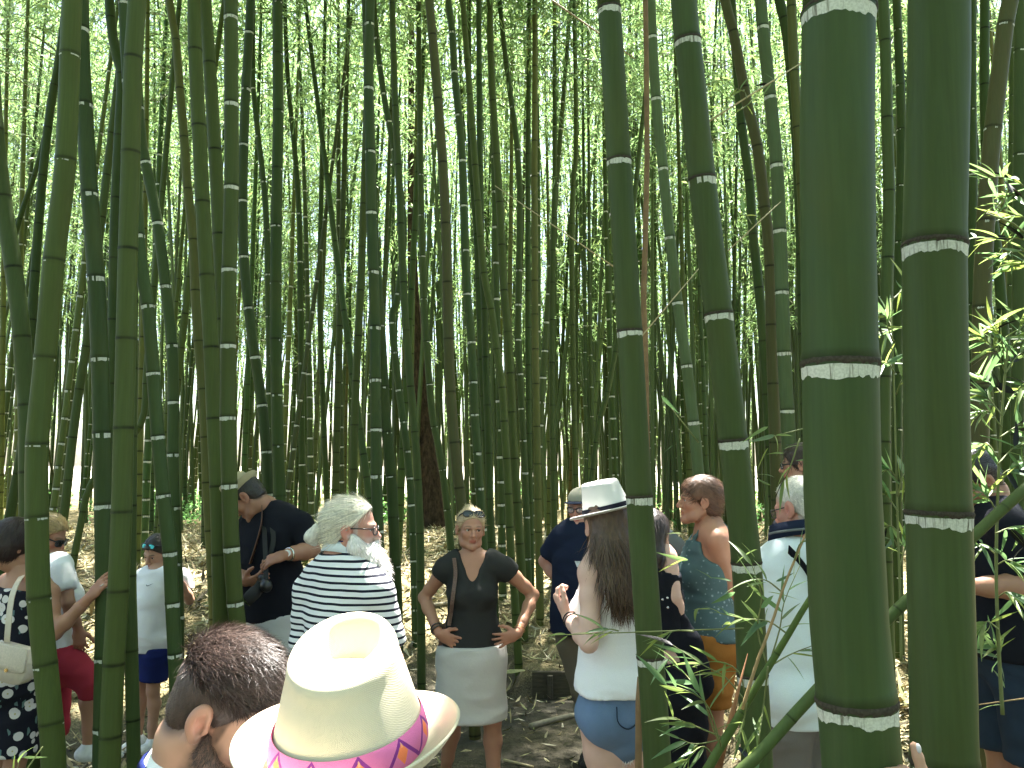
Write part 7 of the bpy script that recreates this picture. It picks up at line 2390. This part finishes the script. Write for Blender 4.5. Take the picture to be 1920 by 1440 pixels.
def branch(label, stem, y, w, twigs=(), leaves=(), mat='twig', tw_mat='twig', seed=0, dens=1.0, llen=(0.06, 0.105), y1=None, nodes=True, name='bamboo_branch', droop=0.5):
    """stem: photo pixels root to tip; twigs: lists of photo pixels with leaves along them; leaves: (base px, tip px)"""
    rng = np.random.default_rng(seed)
    y1 = y if y1 is None else y1
    pts = np.array([P(u, v, y + (y1 - y) * k / max(1, len(stem) - 1)) for k, (u, v) in enumerate(stem)])
    base = pts[0]
    r = 0.5 * w / FPX * y
    dense = poly_sample(pts, max(8, len(pts) * 5))
    mb = MB()
    L = np.linalg.norm(np.diff(dense, axis=0), axis=1).sum()
    ns = list(np.arange(0.07, L, 0.16)) if nodes else []
    culm_profile(dense, ns, lambda s: r * (1 - (0.93 if mat == 'sheath' else 0.45) * s / L), 14 if w > 10 else 7, 2 * r, mb)
    o = obj(name, mb.mesh('stem', [M[mat]], True, base), None, base)
    o.color = (0.075, 0.115, 0.028, 1)
    tag(o, label, 'bamboo branch', 'leafy bamboo branches near the camera')
    for k, tw in enumerate(twigs):
        yy = y + rng.normal() * 0.07
        tp = np.array([P(u, v, yy + rng.normal() * 0.02) for (u, v) in tw])
        td = poly_sample(tp, 10)
        v, q, t = tube_geo(td, np.linspace(0.0024, 0.0009, 10), 5, True)
        obj('twig', mesh_np('twig', v - base, [q, t], True, [M[tw_mat]]), o)
        n = max(1, int(len(tw) * 1.6 * dens))
        for m in range(n):
            s = 0.35 + 0.65 * (m + 1) / n
            b = td[min(9, int(s * 9))]
            d = unit(td[-1] - td[0]) * 0.8 + rng.normal(size=3) * np.array([0.55, 0.5, 0.45]) + np.array([0, 0, -droop * rng.random()])
            leaf_at(o, base, b, b + unit(d) * rng.uniform(*llen), rng, rng.random() < 0.05)
    for (b, e) in leaves:
        yy = y + rng.normal() * 0.05
        leaf_at(o, base, P(b[0], b[1], yy), P(e[0], e[1], yy + rng.normal() * 0.03), rng)
    return o

# green culm leaning across behind the two thickest ones
def leaning_culm():
    pix = [(1330, 1512), (1400, 1440), (1470, 1362), (1535, 1290), (1600, 1226), (1660, 1165), (1740, 1088), (1820, 1010), (1920, 918), (2020, 830)]
    pts = np.array([P(u, v, 1.78) for u, v in pix])
    pts = np.concatenate([[pts[0] + np.array([-0.35, 0.05, -0.42])], [pts[0] + np.array([-0.62, 0.08, -0.95])][::-1] and [], pts]) if False else pts
    low = pts[0] + np.array([-0.55, 0.1, -(pts[0][2])])
    pts = np.concatenate([[low], [(low + pts[0]) / 2 + np.array([-0.03, 0, -0.03])], pts])
    dense = poly_sample(pts, 60)
    L = np.linalg.norm(np.diff(dense, axis=0), axis=1).sum()
    mb = MB(); r = 0.0135
    culm_profile(dense, list(np.arange(0.2, L, 0.33)), lambda s: r * (1.1 - 0.25 * s / L), 20, 2 * r, mb)
    o = obj('leaning_culm', mb.mesh('leaning_culm', [M['culm']], True, low), None, low)
    o.color = (0.07, 0.105, 0.032, 1)
    tag(o, 'slim green culm leaning diagonally behind the two thickest culms', 'bamboo')
leaning_culm()

branch('knobbly green stem with fanned leafy twigs before the pale polo', [(1300, 1500), (1330, 1436), (1365, 1378), (1400, 1318), (1440, 1252), (1478, 1190), (1510, 1136), (1534, 1100)], 1.95, 18, mat='culm', seed=2, dens=1.15,
       twigs=[[(1352, 1400), (1335, 1360), (1318, 1310), (1290, 1270), (1255, 1235)], [(1352, 1400), (1330, 1330), (1300, 1300), (1250, 1285)], [(1400, 1318), (1360, 1270), (1320, 1248), (1262, 1210)],
              [(1400, 1318), (1385, 1260), (1345, 1240), (1300, 1250)], [(1440, 1252), (1420, 1180), (1428, 1120), (1410, 1060)], [(1440, 1252), (1462, 1180), (1470, 1130), (1500, 1060)], [(1360, 1385), (1300, 1360), (1262, 1345)],
              [(1360, 1385), (1305, 1395), (1275, 1385)], [(1440, 1252), (1480, 1228), (1530, 1208)], [(1478, 1190), (1440, 1165), (1395, 1160), (1350, 1150)], [(1340, 1420), (1320, 1400), (1300, 1410), (1282, 1432)],
              [(1440, 1250), (1432, 1320), (1424, 1380), (1420, 1430)], [(1400, 1318), (1395, 1350), (1380, 1400)]],
       leaves=[((1335, 1085), (1307, 1065)), ((1372, 1090), (1330, 1078)), ((1378, 1110), (1330, 1135)), ((1312, 1140), (1292, 1150)), ((1332, 1142), (1300, 1140)), ((1420, 1030), (1375, 1045)), ((1415, 1045), (1392, 1015)), ((1400, 1100), (1440, 1085)), ((1395, 1130), (1425, 1105)),
               ((1440, 1110), (1500, 1120)), ((1440, 1140), (1428, 1165)), ((1455, 1090), (1490, 1075)), ((1430, 1190), (1415, 1150)), ((1370, 1170), (1340, 1165))])
branch('horizontal thin twig crossing before the short haired woman', [(1395, 1178), (1330, 1182), (1260, 1186), (1190, 1180), (1120, 1186), (1062, 1190)], 2.15, 3.2, seed=4, nodes=False,
       twigs=[[(1300, 1184), (1270, 1182), (1244, 1188)], [(1160, 1183), (1140, 1180), (1122, 1192)]], leaves=[((1062, 1190), (1022, 1184)), ((1064, 1192), (1036, 1212)), ((1150, 1183), (1105, 1206)), ((1290, 1050), (1232, 1042)), ((1285, 1048), (1232, 1070)), ((1278, 1000), (1250, 998))])
branch('tan dry twig standing up across the pale polo', [(1392, 1330), (1420, 1240), (1447, 1170), (1466, 1110), (1490, 1050), (1516, 990)], 1.92, 7, mat='drytwig', seed=6, twigs=[[(1466, 1110), (1440, 1090), (1420, 1085)], [(1490, 1050), (1500, 1020), (1520, 1010)]], dens=0.8)
branch('papery orange sheath strip hanging from the knobbly stem', [(1345, 1446), (1368, 1380), (1386, 1320), (1398, 1260), (1402, 1225)], 1.99, 15, mat='sheath', seed=7, nodes=False)
branch('leaf tuft in front of the woman with glasses', [(1520, 800), (1500, 822), (1470, 822), (1452, 818)], 2.2, 3, seed=8, nodes=False, twigs=[[(1500, 822), (1480, 880), (1470, 900)]],
       leaves=[((1452, 816), (1470, 856)), ((1452, 816), (1408, 832)), ((1455, 816), (1492, 812)), ((1440, 840), (1412, 892)), ((1470, 850), (1440, 846)), ((1440, 800), (1398, 820)), ((1446, 910), (1406, 896)), ((1470, 842), (1505, 825)), ((1515, 862), (1490, 862)), ((1452, 895), (1420, 880))])
branch('leaf pair hanging beside the leaning ringed culm', [(1310, 830), (1285, 790), (1262, 770), (1240, 742)], 2.6, 3, seed=9, nodes=False, leaves=[((1240, 742), (1272, 775)), ((1262, 835), (1240, 850))])
# the dense spray at the right
branch('upper leafy spray reaching in from the right picture edge', [(1990, 520), (1950, 470), (1915, 430), (1880, 410), (1850, 400)], 2.5, 6, seed=11, dens=2.2, droop=0.2, llen=(0.06, 0.11),
       twigs=[[(1950, 380), (1915, 345), (1880, 332), (1840, 335)], [(1950, 400), (1915, 372), (1890, 366), (1866, 392)], [(1950, 430), (1915, 405), (1880, 408)], [(1950, 470), (1920, 450), (1890, 446), (1830, 446)], [(1950, 480), (1910, 470), (1870, 480)], [(1960, 500), (1920, 495), (1890, 492)]])
branch('dense leafy bamboo shoot filling the gap right of the second thickest culm', [(1880, 1340), (1872, 1200), (1868, 1060), (1872, 900), (1880, 760), (1890, 640)], 2.3, 7, seed=12, dens=3.0, llen=(0.06, 0.115),
       twigs=[[(1885, 700), (1870, 660), (1850, 640), (1830, 622)], [(1885, 700), (1905, 670), (1930, 650)], [(1880, 740), (1860, 720), (1830, 712)], [(1880, 780), (1900, 740), (1925, 720)], [(1878, 800), (1850, 770), (1822, 790)], [(1875, 820), (1905, 800), (1930, 790)],
              [(1872, 860), (1850, 830), (1835, 850), (1815, 880)], [(1872, 870), (1900, 840), (1930, 830)], [(1870, 900), (1895, 880), (1920, 895)], [(1870, 960), (1850, 930), (1830, 915)], [(1868, 1000), (1895, 990), (1925, 1000)], [(1868, 1040), (1840, 1020), (1822, 1030)],
              [(1868, 1060), (1890, 1050), (1915, 1062)], [(1870, 1120), (1890, 1110), (1910, 1130)], [(1872, 1180), (1850, 1165), (1838, 1190)], [(1874, 1260), (1872, 1230), (1866, 1200)], [(1885, 690), (1878, 640), (1860, 600)], [(1885, 690), (1900, 640), (1918, 610)], [(1880, 780), (1858, 752), (1845, 735)]])
branch('leafy shoot in the slot between the two thickest culms', [(1690, 1240), (1688, 1120), (1684, 1000), (1680, 860), (1676, 700), (1670, 560)], 2.2, 5, seed=13, dens=2.2, llen=(0.06, 0.11),
       twigs=[[(1676, 620), (1660, 590), (1644, 570)], [(1676, 640), (1662, 620), (1645, 640)], [(1678, 700), (1665, 680), (1650, 690)], [(1680, 740), (1690, 715), (1700, 700)], [(1682, 900), (1668, 880), (1652, 890)], [(1684, 930), (1690, 900), (1700, 880)], [(1684, 960), (1664, 930), (1650, 925)],
              [(1686, 1000), (1668, 985), (1652, 1000)], [(1686, 1030), (1672, 1010), (1656, 1040)], [(1688, 1060), (1696, 1030), (1704, 1010)], [(1676, 560), (1690, 545), (1700, 530)], [(1674, 640), (1664, 610), (1660, 580)]])
branch('two dry blades low beside the dark denim shorts', [(1990, 1300), (1920, 1325), (1880, 1325), (1830, 1322)], 2.4, 3.5, mat='drytwig', seed=14, nodes=False, leaves=[((1884, 1290), (1866, 1250)), ((1880, 1322), (1826, 1320))])
branch('young leaf shoot in the bottom corner below the floral dress', [(10, 1500), (24, 1440), (44, 1416), (80, 1400)], 1.6, 3.5, seed=15, nodes=False, leaves=[((34, 1430), (52, 1386)), ((36, 1430), (30, 1446)), ((44, 1420), (86, 1418)), ((24, 1446), (28, 1410))])
# thin twigs higher up
branch('pale thin twig slanting across the middle culms', [(1180, 520), (1150, 425), (1060, 385), (1000, 365), (928, 348)], 6.0, 3, mat='strawtwig', seed=16, nodes=False, twigs=[[(1000, 365), (1020, 340), (1040, 335)]], dens=1.0)
branch('tan twig crossing the leaning near culm', [(1325, 230), (1370, 200), (1420, 172), (1470, 140), (1502, 118)], 3.2, 4, mat='strawtwig', seed=17, nodes=False, twigs=[[(1420, 172), (1440, 160), (1452, 150)], [(1400, 185), (1396, 172), (1378, 165)], [(1370, 200), (1390, 205), (1408, 190)]], dens=1.3, llen=(0.05, 0.09))
branch('thin twig rising left behind the second leaning culm', [(1365, 470), (1395, 440), (1430, 400), (1464, 378)], 3.4, 3, mat='strawtwig', seed=18, nodes=False, twigs=[[(1410, 420), (1400, 405), (1392, 398)]], dens=0.7)
branch('slanting twig behind the tan dead cane', [(1195, 640), (1240, 575), (1285, 530), (1330, 480)], 3.6, 3, mat='strawtwig', seed=19, nodes=False)
branch('dry twig from the top toward the girl culm', [(1020, -10), (1070, 28), (1125, 60), (1190, 110)], 4.5, 4, mat='drytwig', seed=20, nodes=False, twigs=[[(1080, 30), (1060, 40), (1030, 50)], [(1100, 45), (1110, 80), (1090, 132)]], dens=1.2)
added_rear_thicket()
crowns()
